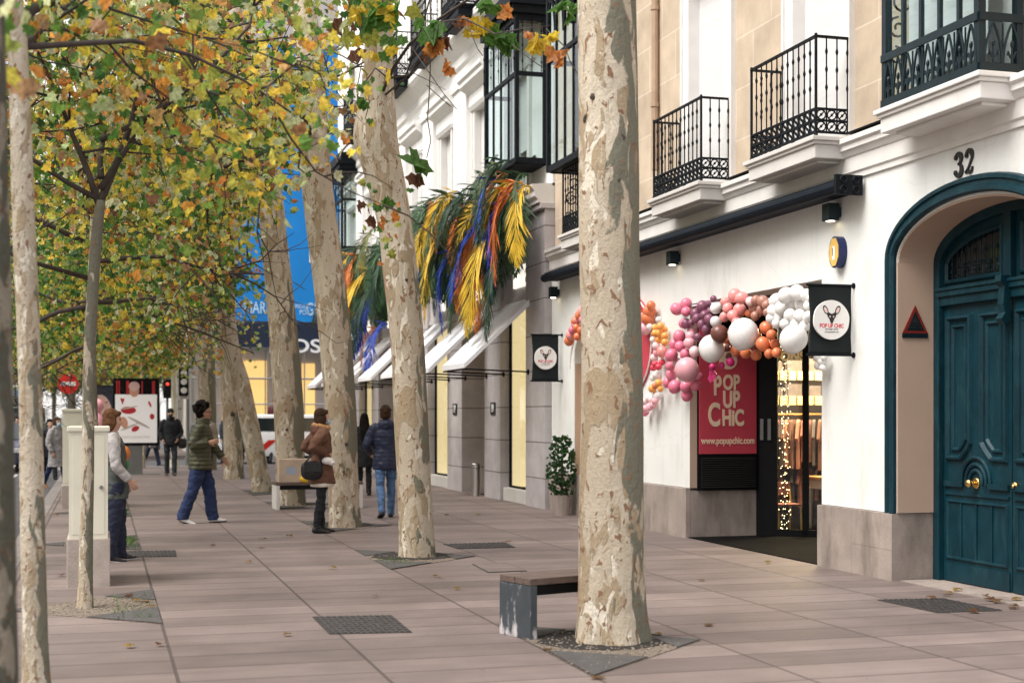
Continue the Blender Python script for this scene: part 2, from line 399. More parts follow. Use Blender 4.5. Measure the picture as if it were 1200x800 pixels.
def pavemat():
    m,nt,b,N,L=nodes('pink_granite_paving');b.inputs['Specular IOR Level'].default_value=.35
    tc=N('ShaderNodeTexCoord');sp=N('ShaderNodeSeparateXYZ');L(tc.outputs['Object'],sp.inputs[0])
    def ma(op,a,bv=None,cv=None):
        x=N('ShaderNodeMath');x.operation=op
        for i,v in enumerate((a,bv,cv)):
            if v is None: continue
            if isinstance(v,(int,float)): x.inputs[i].default_value=v
            else: L(v,x.inputs[i])
        return x.outputs[0]
    u=ma('DIVIDE',ma('ADD',sp.outputs['X'],24.16),1.23)
    iu=ma('FLOOR',u);fu=ma('FRACT',u)
    wn=N('ShaderNodeTexWhiteNoise');wn.noise_dimensions='1D';L(iu,wn.inputs['W'])
    v=ma('ADD',ma('DIVIDE',sp.outputs['Y'],.46),ma('MULTIPLY',wn.outputs['Value'],.35))
    iv=ma('FLOOR',v);fv=ma('FRACT',v)
    cb=N('ShaderNodeCombineXYZ');L(iu,cb.inputs[0]);L(iv,cb.inputs[1])
    w2=N('ShaderNodeTexWhiteNoise');w2.noise_dimensions='2D';L(cb.outputs[0],w2.inputs['Vector'])
    w3=N('ShaderNodeTexWhiteNoise');w3.noise_dimensions='1D';L(iv,w3.inputs['W'])
    tone=ma('ADD',ma('MULTIPLY',w2.outputs['Value'],.24),ma('MULTIPLY',w3.outputs['Value'],.26))
    tone=ma('ADD',tone,.76)
    # joints
    du=ma('MULTIPLY',ma('MINIMUM',fu,ma('SUBTRACT',1.0,fu)),1.23)
    dv=ma('MULTIPLY',ma('MINIMUM',fv,ma('SUBTRACT',1.0,fv)),.46)
    ju=ma('LESS_THAN',du,.012);jv=ma('LESS_THAN',dv,.0125)
    j=ma('MAXIMUM',ju,ma('MULTIPLY',jv,.85))
    n=N('ShaderNodeTexNoise');n.inputs['Scale'].default_value=1.1;n.inputs['Detail'].default_value=8;n.inputs['Roughness'].default_value=.62
    L(tc.outputs['Object'],n.inputs['Vector'])
    r=N('ShaderNodeMapRange');r.inputs['From Min'].default_value=.3;r.inputs['From Max'].default_value=.7;r.inputs['To Min'].default_value=.74;r.inputs['To Max'].default_value=1.17
    L(n.outputs['Fac'],r.inputs['Value'])
    n2=N('ShaderNodeTexNoise');n2.inputs['Scale'].default_value=150;n2.inputs['Detail'].default_value=2;L(tc.outputs['Object'],n2.inputs['Vector'])
    r2=N('ShaderNodeMapRange');r2.inputs['From Min'].default_value=.3;r2.inputs['From Max'].default_value=.7;r2.inputs['To Min'].default_value=.86;r2.inputs['To Max'].default_value=1.14
    L(n2.outputs['Fac'],r2.inputs['Value'])
    mp=N('ShaderNodeMapping');mp.inputs['Scale'].default_value=(.5,5,1);L(tc.outputs['Object'],mp.inputs['Vector'])
    n3=N('ShaderNodeTexNoise');n3.inputs['Scale'].default_value=1.6;n3.inputs['Detail'].default_value=4;L(mp.outputs[0],n3.inputs['Vector'])
    r3=N('ShaderNodeMapRange');r3.inputs['From Min'].default_value=.3;r3.inputs['From Max'].default_value=.7;r3.inputs['To Min'].default_value=.92;r3.inputs['To Max'].default_value=1.07
    L(n3.outputs['Fac'],r3.inputs['Value'])
    f=ma('MULTIPLY',ma('MULTIPLY',tone,r.outputs[0]),ma('MULTIPLY',r2.outputs[0],r3.outputs[0]))
    # dark spots of gum and drips
    vo=N('ShaderNodeTexVoronoi');vo.inputs['Scale'].default_value=3.2;vo.inputs['Randomness'].default_value=1;L(tc.outputs['Object'],vo.inputs['Vector'])
    gum=ma('LESS_THAN',vo.outputs['Distance'],.055)
    f=ma('MULTIPLY',f,ma('SUBTRACT',1.0,ma('MULTIPLY',gum,.3)))
    x=N('ShaderNodeMix');x.data_type='RGBA';x.blend_type='MULTIPLY';x.inputs['Factor'].default_value=1
    x.inputs['A'].default_value=(.19,.150,.136,1);L(f,x.inputs['B'])
    y=N('ShaderNodeMix');y.data_type='RGBA';L(ma('MULTIPLY',j,.8),y.inputs['Factor']);L(x.outputs['Result'],y.inputs['A']);y.inputs['B'].default_value=(.055,.042,.038,1)
    L(y.outputs['Result'],b.inputs['Base Color'])
    rr=N('ShaderNodeMapRange');rr.inputs['To Min'].default_value=.45;rr.inputs['To Max'].default_value=.75;L(n.outputs['Fac'],rr.inputs['Value']);L(rr.outputs[0],b.inputs['Roughness'])
    h=ma('ADD',ma('MULTIPLY',j,-1.0),ma('MULTIPLY',n2.outputs['Fac'],.25))
    bp=N('ShaderNodeBump');bp.inputs['Strength'].default_value=.35;bp.inputs['Distance'].default_value=.01
    L(h,bp.inputs['Height']);L(bp.outputs[0],b.inputs['Normal'])
    return m
M['pave']=pavemat()
M['asphalt']=mat('asphalt',(.075,.072,.075),.85,.22,1.3,.4,120,fine=.25)
M['kerb']=mat('granite_kerb',(.20,.18,.17),.8,.15,3,.2,80,fine=.12)
# ---------- text ----------
def text(name,s,size,loc,right,up,m,parent=None,extr=.004,xs=1.0,bold=0.0,align='CENTER',shear=0):
    cu=bpy.data.curves.new('lettering','FONT');cu.body=s;cu.size=size;cu.extrude=extr;cu.align_x=align;cu.align_y='CENTER';cu.offset=bold;cu.shear=shear
    o=bpy.data.objects.new('lettering_tmp',cu);COL.objects.link(o)
    dg=bpy.context.evaluated_depsgraph_get();me=bpy.data.meshes.new_from_object(o.evaluated_get(dg))
    bpy.data.objects.remove(o);bpy.data.curves.remove(cu)
    r=Vector(right).normalized();u=Vector(up).normalized();n=r.cross(u)
    mt=Matrix(((r.x*xs,u.x,n.x,loc[0]),(r.y*xs,u.y,n.y,loc[1]),(r.z*xs,u.z,n.z,loc[2]),(0,0,0,1)))
    me.materials.clear();me.transform(mt);me.name=name
    return link(name,me,parent,m)
FX=((0,-1,0),(0,0,1))   # reads along a facade that faces the street
FY=((1,0,0),(0,0,1))    # reads on a face that looks back down the street
# =================== ground ===================
g=MB();
g.box(-400,400,-200,600,-.6,-.13)
tag(g.build('road',M['asphalt']),kind='structure')
PX0,PX1,PY0,PY1=-.86,7.42,-6,46.5
g=MB();g.box(PX0,PX1,PY0,PY1,-.3,0)
tag(g.build('pavement',M['pave']),kind='structure')
g=MB();g.box(PX0-.22,PX0-.002,PY0,PY1,-.3,.004);g.box(PX0-.22,PX1,PY1+.002,PY1+.24,-.3,.003)
tag(g.build('kerb',M['kerb'],bevel=.015),kind='structure')
g=MB();g.box(-4,40,58.5,75,-.3,0)
tag(g.build('far_pavement',M['pave']),kind='structure')
g=MB();g.box(-30,-22,-6,120,-.3,0)
tag(g.build('opposite_pavement',M['pave']),kind='structure')
g=MB()
for k in range(9): g.box(-8.5+k*1.1,-8.0+k*1.1,49.2,52.2,-.127,-.125)
for k in range(26): g.box(-5.1,-4.98,2+k*4.2,4.1+k*4.2,-.127,-.125)
for k in range(26): g.box(-9.1,-8.98,2+k*4.2,4.1+k*4.2,-.127,-.125)
g.box(-2.5,-2.38,-6,44,-.127,-.125)
tag(g.build('road_markings',M['white_paint']),kind='structure')

# =================== shared architectural parts ===================
def ironbar(mb,x,y,z0,z1,r=.009,knots=(.3,.55,.8)):
    h=z1-z0;path=[];rad=[]
    pts=[(0,r),(1,r)]
    for k in knots: pts+= [(k-.035/h,r),(k,r*2.1),(k+.035/h,r)]
    pts.sort()
    mb.tube([(x,y,z0+p*h) for p,_ in pts],[q for _,q in pts],6)
def ring(mb,c,r,tr,axis,n=10,m=4):
    c=Vector(c)
    if axis=='x': e1,e2,nn=Vector((0,1,0)),Vector((0,0,1)),Vector((1,0,0))
    else: e1,e2,nn=Vector((1,0,0)),Vector((0,0,1)),Vector((0,1,0))
    vs=[];fs=[]
    for i in range(n):
        a=2*math.pi*i/n;d=e1*math.cos(a)+e2*math.sin(a)
        for j in range(m):
            b=2*math.pi*j/m;vs.append(c+d*(r+tr*math.cos(b))+nn*(tr*math.sin(b)))
    for i in range(n):
        for j in range(m): fs.append((i*m+j,((i+1)%n)*m+j,((i+1)%n)*m+(j+1)%m,i*m+(j+1)%m))
    mb.add(vs,fs)
def spiral(mb,c,r,turns,a0,plane,tr=.009,flip=1):
    c=Vector(c);P=[]
    for i in range(int(turns*12)+1):
        t=i/(turns*12);a=a0+flip*t*turns*2*math.pi;q=r*(1-.8*t)
        d=(Vector((0,math.cos(a),math.sin(a))) if plane=='x' else Vector((math.cos(a),0,math.sin(a))))*q
        P.append(c+d)
    mb.tube(P,tr,5)
def lattice(mb,a,b,z0,z1,axis):
    """openwork panel of rings and crosses between two points"""
    a=Vector(a);b=Vector(b);L=(b-a).length;t=(b-a)/L;h=z1-z0;r=h/4-.004
    n=max(2,round(L/(2*r+.01)));st=L/n
    for i in range(n):
        for k in (0,1):
            c=a+t*(st*(i+.5));c.z=z0+h*(.25+.5*k)
            ring(mb,c,r*.92,.0085,axis,8,4);mb.ball(c,.016,6,4)
            mb.bar(c-t*r*.7-Vector((0,0,r*.7)),c+t*r*.7+Vector((0,0,r*.7)),.011,.011)
    for z in (z0,z0+h/2,z1): mb.bar((a.x,a.y,z),(b.x,b.y,z),.022,.022)
    for i in range(n+1):
        p=a+t*(st*i);mb.bar((p.x,p.y,z0),(p.x,p.y,z1),.012,.012)
def balcony(root,y0,y1,zs=4.46,xf=7.0,xw=7.42,rail=True,trim='sill',h=1.03,slabmat=None):
    s=MB()
    s.box(xf-.045,xw,y0-.045,y1+.045,zs-.045,zs)
    s.box(xf-.02,xw,y0-.02,y1+.02,zs-.08,zs-.046)
    s.box(xf+.005,xw,y0+.005,y1-.005,zs-.22,zs-.081)
    s.box(xf+.10,xw,y0+.12,y1-.12,zs-.25,zs-.221)
    sl=s.build('balcony_slab',slabmat or M[trim],root,bevel=.008)
    if rail:
        r=MB();x=xf+.03;a=y0+.03;b=y1-.03
        for (p,q,ax) in (((x,a),(x,b),'x'),((x,a),(xw-.03,a),'y'),((x,b),(xw-.03,b),'y')):
            p=Vector((*p,0));q=Vector((*q,0));L=(q-p).length;n=max(2,round(L/.125))
            lattice(r,(p.x,p.y,0),(q.x,q.y,0),zs+.05,zs+.29,ax)
            for i in range(n+1):
                c=p+(q-p)*(i/n);ironbar(r,c.x,c.y,zs+.29,zs+h,.0085)
            r.bar((p.x,p.y,zs+h),(q.x,q.y,zs+h),.04,.022)
        for yy in(a,b): r.tube([(x,yy,zs),(x,yy,zs+h+.03)],.016,8)
        for i in range(4): r.ball((x,a+(b-a)*i/3,zs+.025),.025,6,4)
        r.build('railing',M['iron'],sl)
    return sl
def window(root,y0,y1,z0,z1,x,tw,depth=.13,pane='shutter',trim='whitetrim'):
    w=MB()
    w.box(x-.045,x+depth,y0-tw,y0,z0,z1+tw);w.box(x-.045,x+depth,y1,y1+tw,z0,z1+tw);w.box(x-.045,x+depth,y0,y1,z1,z1+tw)
    w.box(x-.065,x-.047,y0-tw,y0-tw+.05,z0,z1+tw);w.box(x-.065,x-.047,y1+tw-.05,y1+tw,z0,z1+tw)
    o=w.build('window',M[trim],root)
    p=MB();p.box(x+depth-.02,x+depth,y0,y1,z0,z1);p.build('shutter' if pane=='shutter' else 'pane',M[pane],o)
    f=MB()
    if pane!='shutter':
        for yy in (y0+.03,(y0+y1)/2,y1-.03): f.box(x+depth-.06,x+depth-.022,yy-.03,yy+.03,z0,z1)
        for zz in (z0+.03,z0+(z1-z0)*.62,z1-.03): f.box(x+depth-.055,x+depth-.023,y0,y1,zz-.03,zz+.03)
        f.build('window_frame',M['whitetrim'],o)
    return o
def arcpts(c,half,zs,rise,n=28):
    return [(c+half*math.cos(math.pi*i/n),zs+rise*math.sin(math.pi*i/n)) for i in range(n+1)]
def spandrel(mb,x0,x1,ya,yb,ztop,c,half,zs,rise):
    A=arcpts(c,half,zs,rise)      # from +half to -half
    poly=[(yb,zs),(yb,ztop),(ya,ztop),(ya,zs)]+A[::-1]
    mb.prism(poly,lambda u,v,d:(d,u,v),x0,x1)
def mirador(root,y0,y1,xf,xw,z0,z1,bars=5,apron=.0,name='glazed_bay',ztr=None,arches=False):
    f=MB();zt=ztr or z0+(z1-z0)*.62
    for (x,y) in ((xf,y0),(xf,y1),(xw-.03,y0),(xw-.03,y1)): f.box(x-.035,x+.035,y-.035,y+.035,z0,z1)
    for z,hh in ((z0+.04,.05),(zt,.035),(z1-.05,.06)):
        f.box(xf-.03,xf+.03,y0+.036,y1-.036,z-hh,z+hh)
        for y in(y0,y1): f.box(xf+.036,xw-.066,y-.03,y+.03,z-hh,z+hh)
    f.box(xf+.03,xw,y0+.03,y1-.03,z0-.02,z0+.03)
    for i in range(1,bars):
        y=y0+(y1-y0)*i/bars
        f.box(xf-.018,xf+.018,y-.02,y+.02,z0+.09,zt-.036)
        f.box(xf-.018,xf+.018,y-.02,y+.02,zt+.036,z1-.11)
        if arches:
            pass
    n=bars
    for i in range(n+1):
        y=y0+(y1-y0)*i/n
        if not arches: ironbar(f,xf-.05,y,zt+.03,z1-.1,.008,(.25,.5,.75))
    for i in range(3):
        x=xf+.1+(xw-xf-.2)*i/2
        if not arches: ironbar(f,x,y0-.02,zt+.03,z1-.1,.008,(.2,.5,.8))
    if arches:
        st=(y1-y0)/bars
        for i in range(bars):
            c=y0+st*(i+.5)
            P=[(xf-.02,c+st*.46*math.cos(math.pi*k/12)*(1-.12*math.sin(math.pi*k/12)),z1-.75+.62*math.sin(math.pi*k/12)) for k in range(13)]
            f.tube(P,.022,5)
    if apron:
        st=(y1-y0)/max(1,round((y1-y0)/.17))
        for k in range(round((y1-y0)/st)):
            c=y0+st*(k+.5);fleur(f,(xf-.03,c,z0+.08),st,apron,'x')
        m=max(1,round((xw-xf)/.17));st=(xw-xf-.04)/m
        for k in range(m): fleur(f,(xf+.02+st*(k+.5),y0-.03,z0+.08),st,apron,'y')
        f.box(xf-.05,xf-.031,y0-.03,y1+.03,z0+apron+.09,z0+apron+.16);f.box(xf-.05,xf-.031,y0-.03,y1+.03,z0-.02,z0+.08)
        f.box(xf-.03,xw,y0-.05,y0-.036,z0+apron+.09,z0+apron+.16);f.box(xf-.03,xw,y0-.05,y0-.036,z0-.02,z0+.08)
    o=f.build(name,M['tealdark'] if apron else M['iron'],root)
    if apron:
        p=MB();p.box(xf+.16,xf+.165,y0+.12,y1-.12,z0+.2,z1-.3);p.build('blind',M['shutter'],o)
    p=MB();p.box(xf-.004,xf+.004,y0+.04,y1-.04,z0+.05,z1-.05)
    for y in(y0,y1): p.box(xf+.03,xw-.06,y-.004,y+.004,z0+.05,z1-.05)
    p.build('glazing',M['glass'],o)
    rf=MB()
    rf.box(xf-.10,xw,y0-.10,y1+.10,z1,z1+.14);rf.box(xf-.16,xw,y0-.16,y1+.16,z1+.142,z1+.24);rf.box(xf-.04,xw,y0-.04,y1+.04,z1+.242,z1+.5)
    rf.build('bay_roof',M['iron'],o)
    return o
def fleur(mb,c,w,h,ax):
    c=Vector(c);d=Vector((0,1,0)) if ax=='x' else Vector((1,0,0));u=Vector((0,0,1))
    for s in(-1,1):
        P=[c+d*(s*w*.47*math.cos(t*math.pi/2)**.8 if t<1 else 0)+u*(h*t) for t in (0,.2,.4,.6,.8,.95,1.0)]
        mb.tube(P,.012,5)
        P=[c+d*(s*w*.05)+u*(h*.15),c+d*(s*w*.22)+u*(h*.32),c+d*(s*w*.26)+u*(h*.22)];mb.tube(P,.010,5)
    mb.tube([c,c+u*h*.55],[.012,.007],5);mb.ball(c+u*h*.5,(.018,.018,.035),6,5)
    mb.bar(c-d*w*.5,c-d*w*.5+u*h,.012,.012)

# =================== building A : the cream shop building ===================
A=thing('shop_building','cream fronted building number 32 with sandstone upper floor, iron balconies and a teal arched door','building',(7.4,15.5,0))
YA0,YA1=5.0,23.14
PC,PH=10.97,1.19       # portal centre, half opening
w=MB()
w.wall(7.4,7.74,YA0,YA1,.655,4.05,[(9.60,12.34,0,3.76),(13.65,17.2,0,3.06),(20.6,21.92,.655,3.36)])
w.prism([(12.34,.655),(12.34,3.76),(9.60,3.76),(9.60,.655),(PC-PH,.655)]+arcpts(PC,PH,3.08,.46)[::-1]+[(PC+PH,.655)],lambda u,v,d:(d,u,v),7.4,7.76)
spandrel(w,7.4,7.74,20.6,21.92,3.36,21.26,.66,2.45,.6)
w.build('ground_floor_wall',M['white'],A,fix=True)
p=MB()
for a,b,x1 in ((YA0,PC-PH,7.8),(PC+PH,13.65,7.8),(17.2,17.34,7.405),(17.345,YA1,7.7)):
    p=MB();p.box(7.345,x1,a,b,-.05,.65)
    if x1==7.8 and a>10:
        p.box(7.3430,7.3445,12.93,12.936,0,.64);p.box(7.343,7.3445,12.16,12.93,.30,.305)
    p.build('plinth',M['granite'],A,bevel=.012 if x1>7.5 else 0)
up=MB()
wins=[(13.3,14.35),(16.16,17.28),(10.5,11.6),(20.2,21.3)]
up.wall(7.46,7.8,YA0,YA1,4.42,14.2,[(a-.015,b+.015,4.44,7.265) for a,b in wins]+[(a-.015,b+.015,8.68,11.315) for a,b in wins])
up.build('upper_wall',M['stone'],A)
for i,(a,b) in enumerate(wins):
    window(A,a,b,4.46,7.25,7.46,.24,pane='shutter' if i<2 else 'shutter')
    window(A,a,b,8.7,11.3,7.46,.2,pane='shutter')
c=MB()
prof=[(7.45,4.02),(7.375,4.02),(7.375,4.07),(7.355,4.09),(7.355,4.24),(7.34,4.25),(7.31,4.30),(7.29,4.31),(7.29,4.36),(7.26,4.38),(7.26,4.43),(7.45,4.455)]
c.prism(prof,lambda u,v,d:(u,d,v),YA0,YA1)
c.build('cornice',M['whitetrim'],A)
for a,b in ((17.75,19.6),(14.75,15.8),(11.95,12.9)):
    c=MB();c.box(7.255,7.45,a,b,4.4575,4.472);c.build('lead_flashing',M['black'],A)
c=MB();c.box(7.2,7.9,YA0,YA1,14.2,14.7);c.build('parapet',M['whitetrim'],A)
balcony(A,13.06,14.62);balcony(A,15.96,17.56);balcony(A,19.75,21.42)
sl=balcony(A,10.22,11.80,rail=False,trim='whitetrim')
mirador(A,10.28,11.74,7.04,7.44,4.462,8.0,5,apron=.34,name='glazed_bay',ztr=6.9)
# scroll brackets under the eaves beside the bay
sb=MB()
for (yy,zt) in ((11.86,5.66),):
    for q in range(3): spiral(sb,(7.30-.03*q,yy+.06,zt-.12-.26*q),.13-.02*q,1.4,R(90),'y',.012,1 if q%2 else -1)
    sb.tube([(7.43,yy+.06,zt+.05),(7.1,yy+.06,zt+.06),(7.0,yy+.06,zt+.02)],.018,6);sb.tube([(7.43,yy+.06,zt+.05),(7.42,yy+.06,zt-.75)],.014,6)
    sb.bar((7.43,yy,zt+.1),(6.9,yy+.55,zt+.1),.05,.04)
sb.build('scroll_bracket',M['iron'],A)
# pipe
c=MB();c.tube([(7.40,18.42,5.02),(7.40,18.42,14)],.05,10);
for z in (5.9,7.25,9): c.tube([(7.40,18.42,z),(7.40,18.42,z+.06)],.062,10)
c.build('downpipe',M['pipe'],A)
# second glazed bay, over the far balcony
mirador(A,19.7,21.8,6.92,7.44,5.52,8.35,5,name='glazed_bay',arches=True,ztr=7.3)
for yy in(19.9,21.66):
    sb=MB()
    for q in range(3): spiral(sb,(7.30-.05*q+.02,yy,5.35-.26*q),.14-.025*q,1.5,R(80),'y',.012,1 if q%2 else -1)
    sb.tube([(7.42,yy,5.5),(7.41,yy,4.7)],.014,6);sb.tube([(7.42,yy,5.5),(6.95,yy,5.5)],.018,6)
    sb.build('scroll_bracket',M['iron'],A)
# long awning box
c=MB();c.box(7.13,7.365,12.78,22.7,3.86,3.99);c.tube([(7.13,12.78,3.905),(7.13,22.7,3.905)],.07,12)
cs=c.build('awning_box',M['navy'],A)
c=MB();c.box(7.06,7.36,12.73,12.775,3.82,4.02)
for q in range(2):
    for r_ in range(2): ring(c,(7.14+.14*q,12.725,3.87+.1*r_),.035,.01,'y',10,4)
c.build('end_bracket',M['iron'],cs)
# ---- portal
pf=MB()
outer=[(PC-1.36,-.3)]+[q for q in arcpts(PC,1.36,3.12,.61)[::-1]]+[(PC+1.36,-.3)]
pf.moulding(outer,.166,.055,7.4,((0,0),(.08,.75),(.3,.8),(.36,.45),(.6,.5),(.68,.95),(.9,1),(1,.6),(1,-.6)))
pf.build('door_surround',M['teal'],A,smooth=False)
rv=MB()
for s in(-1,1):
    y=PC+s*PH;rv=MB()
    rv.box(7.40,7.80,min(y,y-s*.02),max(y,y-s*.02),.66,3.08)
    rv.build('door_reveal',M['beige'],A)
rv=MB()
Ao=arcpts(PC,PH-.001,3.081,.459);Ai=arcpts(PC,PH-.02,3.081,.44)
rv.prism(Ao+Ai[::-1],lambda u,v,d:(d,u,v),7.41,7.80)
rv.build('arch_soffit',M['beige'],A)
D=MB()
fr=[(PC+PH-.02,0)]+arcpts(PC,PH-.02,3.08,.44)+[(PC-PH+.02,0)]
fi=[(PC-PH+.115,0)]+arcpts(PC,PH-.115,3.03,.40)[::-1]+[(PC+PH-.115,0)]
D.prism(fr+fi,lambda u,v,d:(d,u,v),7.79,7.92)
D.box(7.775,7.90,PC-PH+.09,PC+PH-.09,2.745,2.80);D.box(7.76,7.90,PC-PH+.09,PC+PH-.09,2.80,2.83)
D.box(7.80,7.9,PC-PH+.09,PC+PH-.09,2.66,2.745)
D.box(7.79,7.9,PC-.055,PC+.055,2.83,3.44)
# carved console on the meeting stile
D.prism([(7.80,2.86),(7.70,2.86),(7.69,2.80),(7.735,2.76),(7.72,2.60),(7.74,2.52),(7.70,2.47),(7.735,2.42),(7.80,2.44)],lambda u,v,d:(u,d,v),PC-.045,PC+.045)
door=D.build('portal_door',M['teal'],A,bevel=.006)
for s in (1,-1):
    L=MB()
    ya,yb=(PC+.006,PC+PH-.115) if s>0 else (PC-PH+.115,PC-.006)
    L.box(7.85,7.90,ya,yb,.02,2.66)
    yc=(ya+yb)/2
    # raised stiles and mouldings
    for (a,b) in ((ya+.045,yc-.06),(yc+.06,yb-.05)):
        for (ins,dd,ww) in ((0,.04,.055),(.085,.026,.045)):
            inner_right=(a<yc<b) 
            z0,z1=1.17+ins,2.56-ins;a_,b_=a+ins,b-ins
            k=.17-ins*.6
            if b<=yc: poly=[(a_,z0),(b_-k,z0),(b_-k*.35,z0+k*.55),(b_,z0+k),(b_,z1),(a_,z1)]
            else: poly=[(a_,z0+k),(a_+k*.35,z0+k*.55),(a_+k,z0),(b_,z0),(b_,z1),(a_,z1)]
            L.moulding(poly,ww,dd,7.85)
    # arch round the knob
    cen=(yc,.985)
    for rr in (.225,.16,.105):
        P=[(7.842,cen[0]+rr*math.cos(t*math.pi/16),cen[1]+rr*math.sin(t*math.pi/16)) for t in range(-1,18)]
        L.tube(P,.021,6)
    L.box(7.822,7.851,ya+.03,yc-.2,.925,.975);L.box(7.822,7.851,yc+.2,yb-.03,.925,.975)
    L.box(7.832,7.851,ya+.03,yb-.03,.845,.872)
    L.moulding([(ya+.05,.22),(yb-.05,.22),(yb-.05,.80),(ya+.05,.80)],.035,.02,7.85)
    for q in range(1,4):
        y=ya+.05+(yb-ya-.1)*q/4;L.box(7.838,7.851,y-.012,y+.012,.25,.77)
    L.box(7.835,7.851,ya+.02,yb-.02,.02,.19)
    leaf=L.build('door_leaf',M['teal'],door)
    # transom
    T=MB();y1=PC+s*(PH-.14);yi=PC+s*.12
    n=14;top=[]
    for q in range(n+1):
        y=y1+(yi-y1)*q/n;dy=(y-PC)/(PH-.115);top.append((y,3.0+.36*math.sqrt(max(0,1-dy*dy))))
    poly=[(y1,2.86),(yi,2.86)]+top[::-1]
    T.moulding(poly,.05,.03,7.85)
    # plate filling between transom and frame
    dyo=[(PC+s*(.055+ (PH-.115-.055)*q/n)) for q in range(n+1)]
    ao=[(y,3.03+.40*math.sqrt(max(0,1-((y-PC)/(PH-.115))**2))) for y in dyo]
    sol=[(PC+s*.055,2.83)]+ao+[(PC+s*(PH-.115),2.83),(y1,2.83)]+top+[(yi,2.861),(y1,2.861)]
    T.prism([(PC+s*.05,2.83)]+ao+[(y1+s*.028,2.83),(y1+s*.005,2.86)]+top+[(yi,2.86),(yi,2.83)],lambda u,v,d:(d,u,v),7.85,7.90)
    T.box(7.85,7.90,min(yi,y1),max(yi,y1),2.83,2.86)
    T.build('transom_frame',M['teal'],door)
    G=MB();G.prism(poly,lambda u,v,d:(d,u,v),7.885,7.889);G.build('transom_glass',M['darkglass'],door)
    W=MB()
    for q in range(1,11):
        y=y1+(yi-y1)*q/11;t=2.95+.36*math.sqrt(max(0,1-((y-PC)/(PH-.115))**2))
        W.tube([(7.868,y,2.86),(7.868,y,t+.03)],.006,5)
        if q%2: W.ball((7.866,y,min(t-.05,3.16)),(.012,.018,.035),6,5)
    for q in range(5):
        y=y1+(yi-y1)*(q+.5)/5
        for sg in (1,-1):
            spiral(W,(7.866,y+sg*.045,2.93),.05,1.3,R(90),'x',.006,sg);spiral(W,(7.866,y+sg*.04,3.03),.04,1.2,R(-90),'x',.006,-sg)
        W.ball((7.862,y,2.98),.018,6,5)
    W.build('transom_grille',M['tealdark'],door)
    if s>0:
        kb=MB()
        for (x,r_) in ((7.84,.055),):
            kb.tube([(7.85,yc,.97),(7.835,yc,.97),(7.83,yc,.97)],[.055,.055,.04],14)
        kb.tube([(7.83,yc,.97),(7.79,yc,.97)],.018,10);kb.ball((7.765,yc,.97),(.034,.04,.04),12,8)
        kb.build('door_knob',M['brass'],leaf,smooth=True)
    else:
        kb=MB();kb.tube([(7.85,PC-.05,.97),(7.83,PC-.05,.97),(7.822,PC-.05,.97)],[.042,.04,.028],14)
        kb.ball((7.818,PC-.05,.97),(.012,.02,.02),8,6)
        kb.build('lock_escutcheon',M['brass'],leaf,smooth=True)
th_=MB();th_.box(7.425,8.05,PC-PH+.02,PC+PH-.02,-.2,.008);th_.build('threshold',M['granite'],A)
# house number, in bold strokes with ball ends
def stroke(mb,P,W,x,d=.018):
    n=len(P);pts=[]
    Lf=[];Rt=[]
    for i in range(n):
        a=Vector(P[max(i-1,0)]);b=Vector(P[min(i+1,n-1)]);t=(b-a).normalized();nn=Vector((-t.y,t.x))
        Lf.append(Vector(P[i])+nn*W[i]);Rt.append(Vector(P[i])-nn*W[i])
    for i in range(n-1):
        mb.prism([Lf[i],Lf[i+1],Rt[i+1],Rt[i]],lambda u,v,dd:(dd,-u,v),x-d,x)
def disc(mb,c,r,x,d=.018,n=14):
    mb.prism([(c[0]+r*math.cos(2*math.pi*i/n),c[1]+r*math.sin(2*math.pi*i/n)) for i in range(n)],lambda u,v,dd:(dd,-u,v),x-d,x)
num=MB();zc=3.855;u0=-11.12
def arcs(cx,cz,rx,rz,a0,a1,n=14): return [(cx+rx*math.cos(R(a0+(a1-a0)*i/n)),cz+rz*math.sin(R(a0+(a1-a0)*i/n))) for i in range(n+1)]
P=arcs(u0,zc+.05,.048,.047,150,-90);stroke(num,P,[.008+.016*math.sin(math.pi*i/14)**2 for i in range(15)],7.4);disc(num,(u0-.035,zc+.065),.021,7.4)
P=arcs(u0,zc-.05,.055,.053,90,-150);stroke(num,P,[.008+.018*math.sin(math.pi*i/14)**2 for i in range(15)],7.4);disc(num,(u0-.04,zc-.068),.022,7.4)
u1=u0+.165
P=arcs(u1,zc+.045,.05,.052,165,-35)+[(u1+.0,zc-.045),(u1-.05,zc-.098)];stroke(num,P,[.008+.016*math.sin(math.pi*i/16)**2 for i in range(17)],7.4);disc(num,(u1-.036,zc+.058),.021,7.4)
stroke(num,[(u1-.05,zc-.092),(u1-.02,zc-.078),(u1+.015,zc-.095),(u1+.045,zc-.085),(u1+.055,zc-.05)],[.012,.016,.017,.012,.006],7.4)
num.build('house_number',M['text_dark'],A)
# ---- shop entrance recess
rc=MB();rc.box(7.41,8.38,17.2,17.33,-.05,.62);rc.build('recess_base',M['granite'],A)
rc=MB();rc.box(7.745,8.38,17.2,17.33,.622,3.06);rc.box(7.40,7.50,17.195,17.2,.655,3.06)
rc.build('recess_side',M['beige'],A)
rc=MB();rc.box(7.745,13.2,13.45,13.65,0,3.06);rc.box(7.745,13.2,13.3,20.6,3.062,3.2);rc.box(13.2,13.4,13.3,20.6,0,3.06);rc.box(7.745,13.2,20.4,20.6,0,3.06)
rc.box(8.42,8.5,17.34,20.4,0,3.06)
rc.build('shop_interior_wall',mat('shop_wall',(.10,.065,.04),.8),A)
rc=MB();rc.box(7.38,13.2,13.66,20.4,-.03,.012);rc.build('shop_floor',mat('slate_floor',(.006,.006,.006),.8,.35,2,.1,60,spec=.05),A)
sf=MB()
sf.box(7.50,8.36,17.16,17.195,.62,1.09);sf.box(7.50,8.36,17.165,17.196,1.09,3.05)
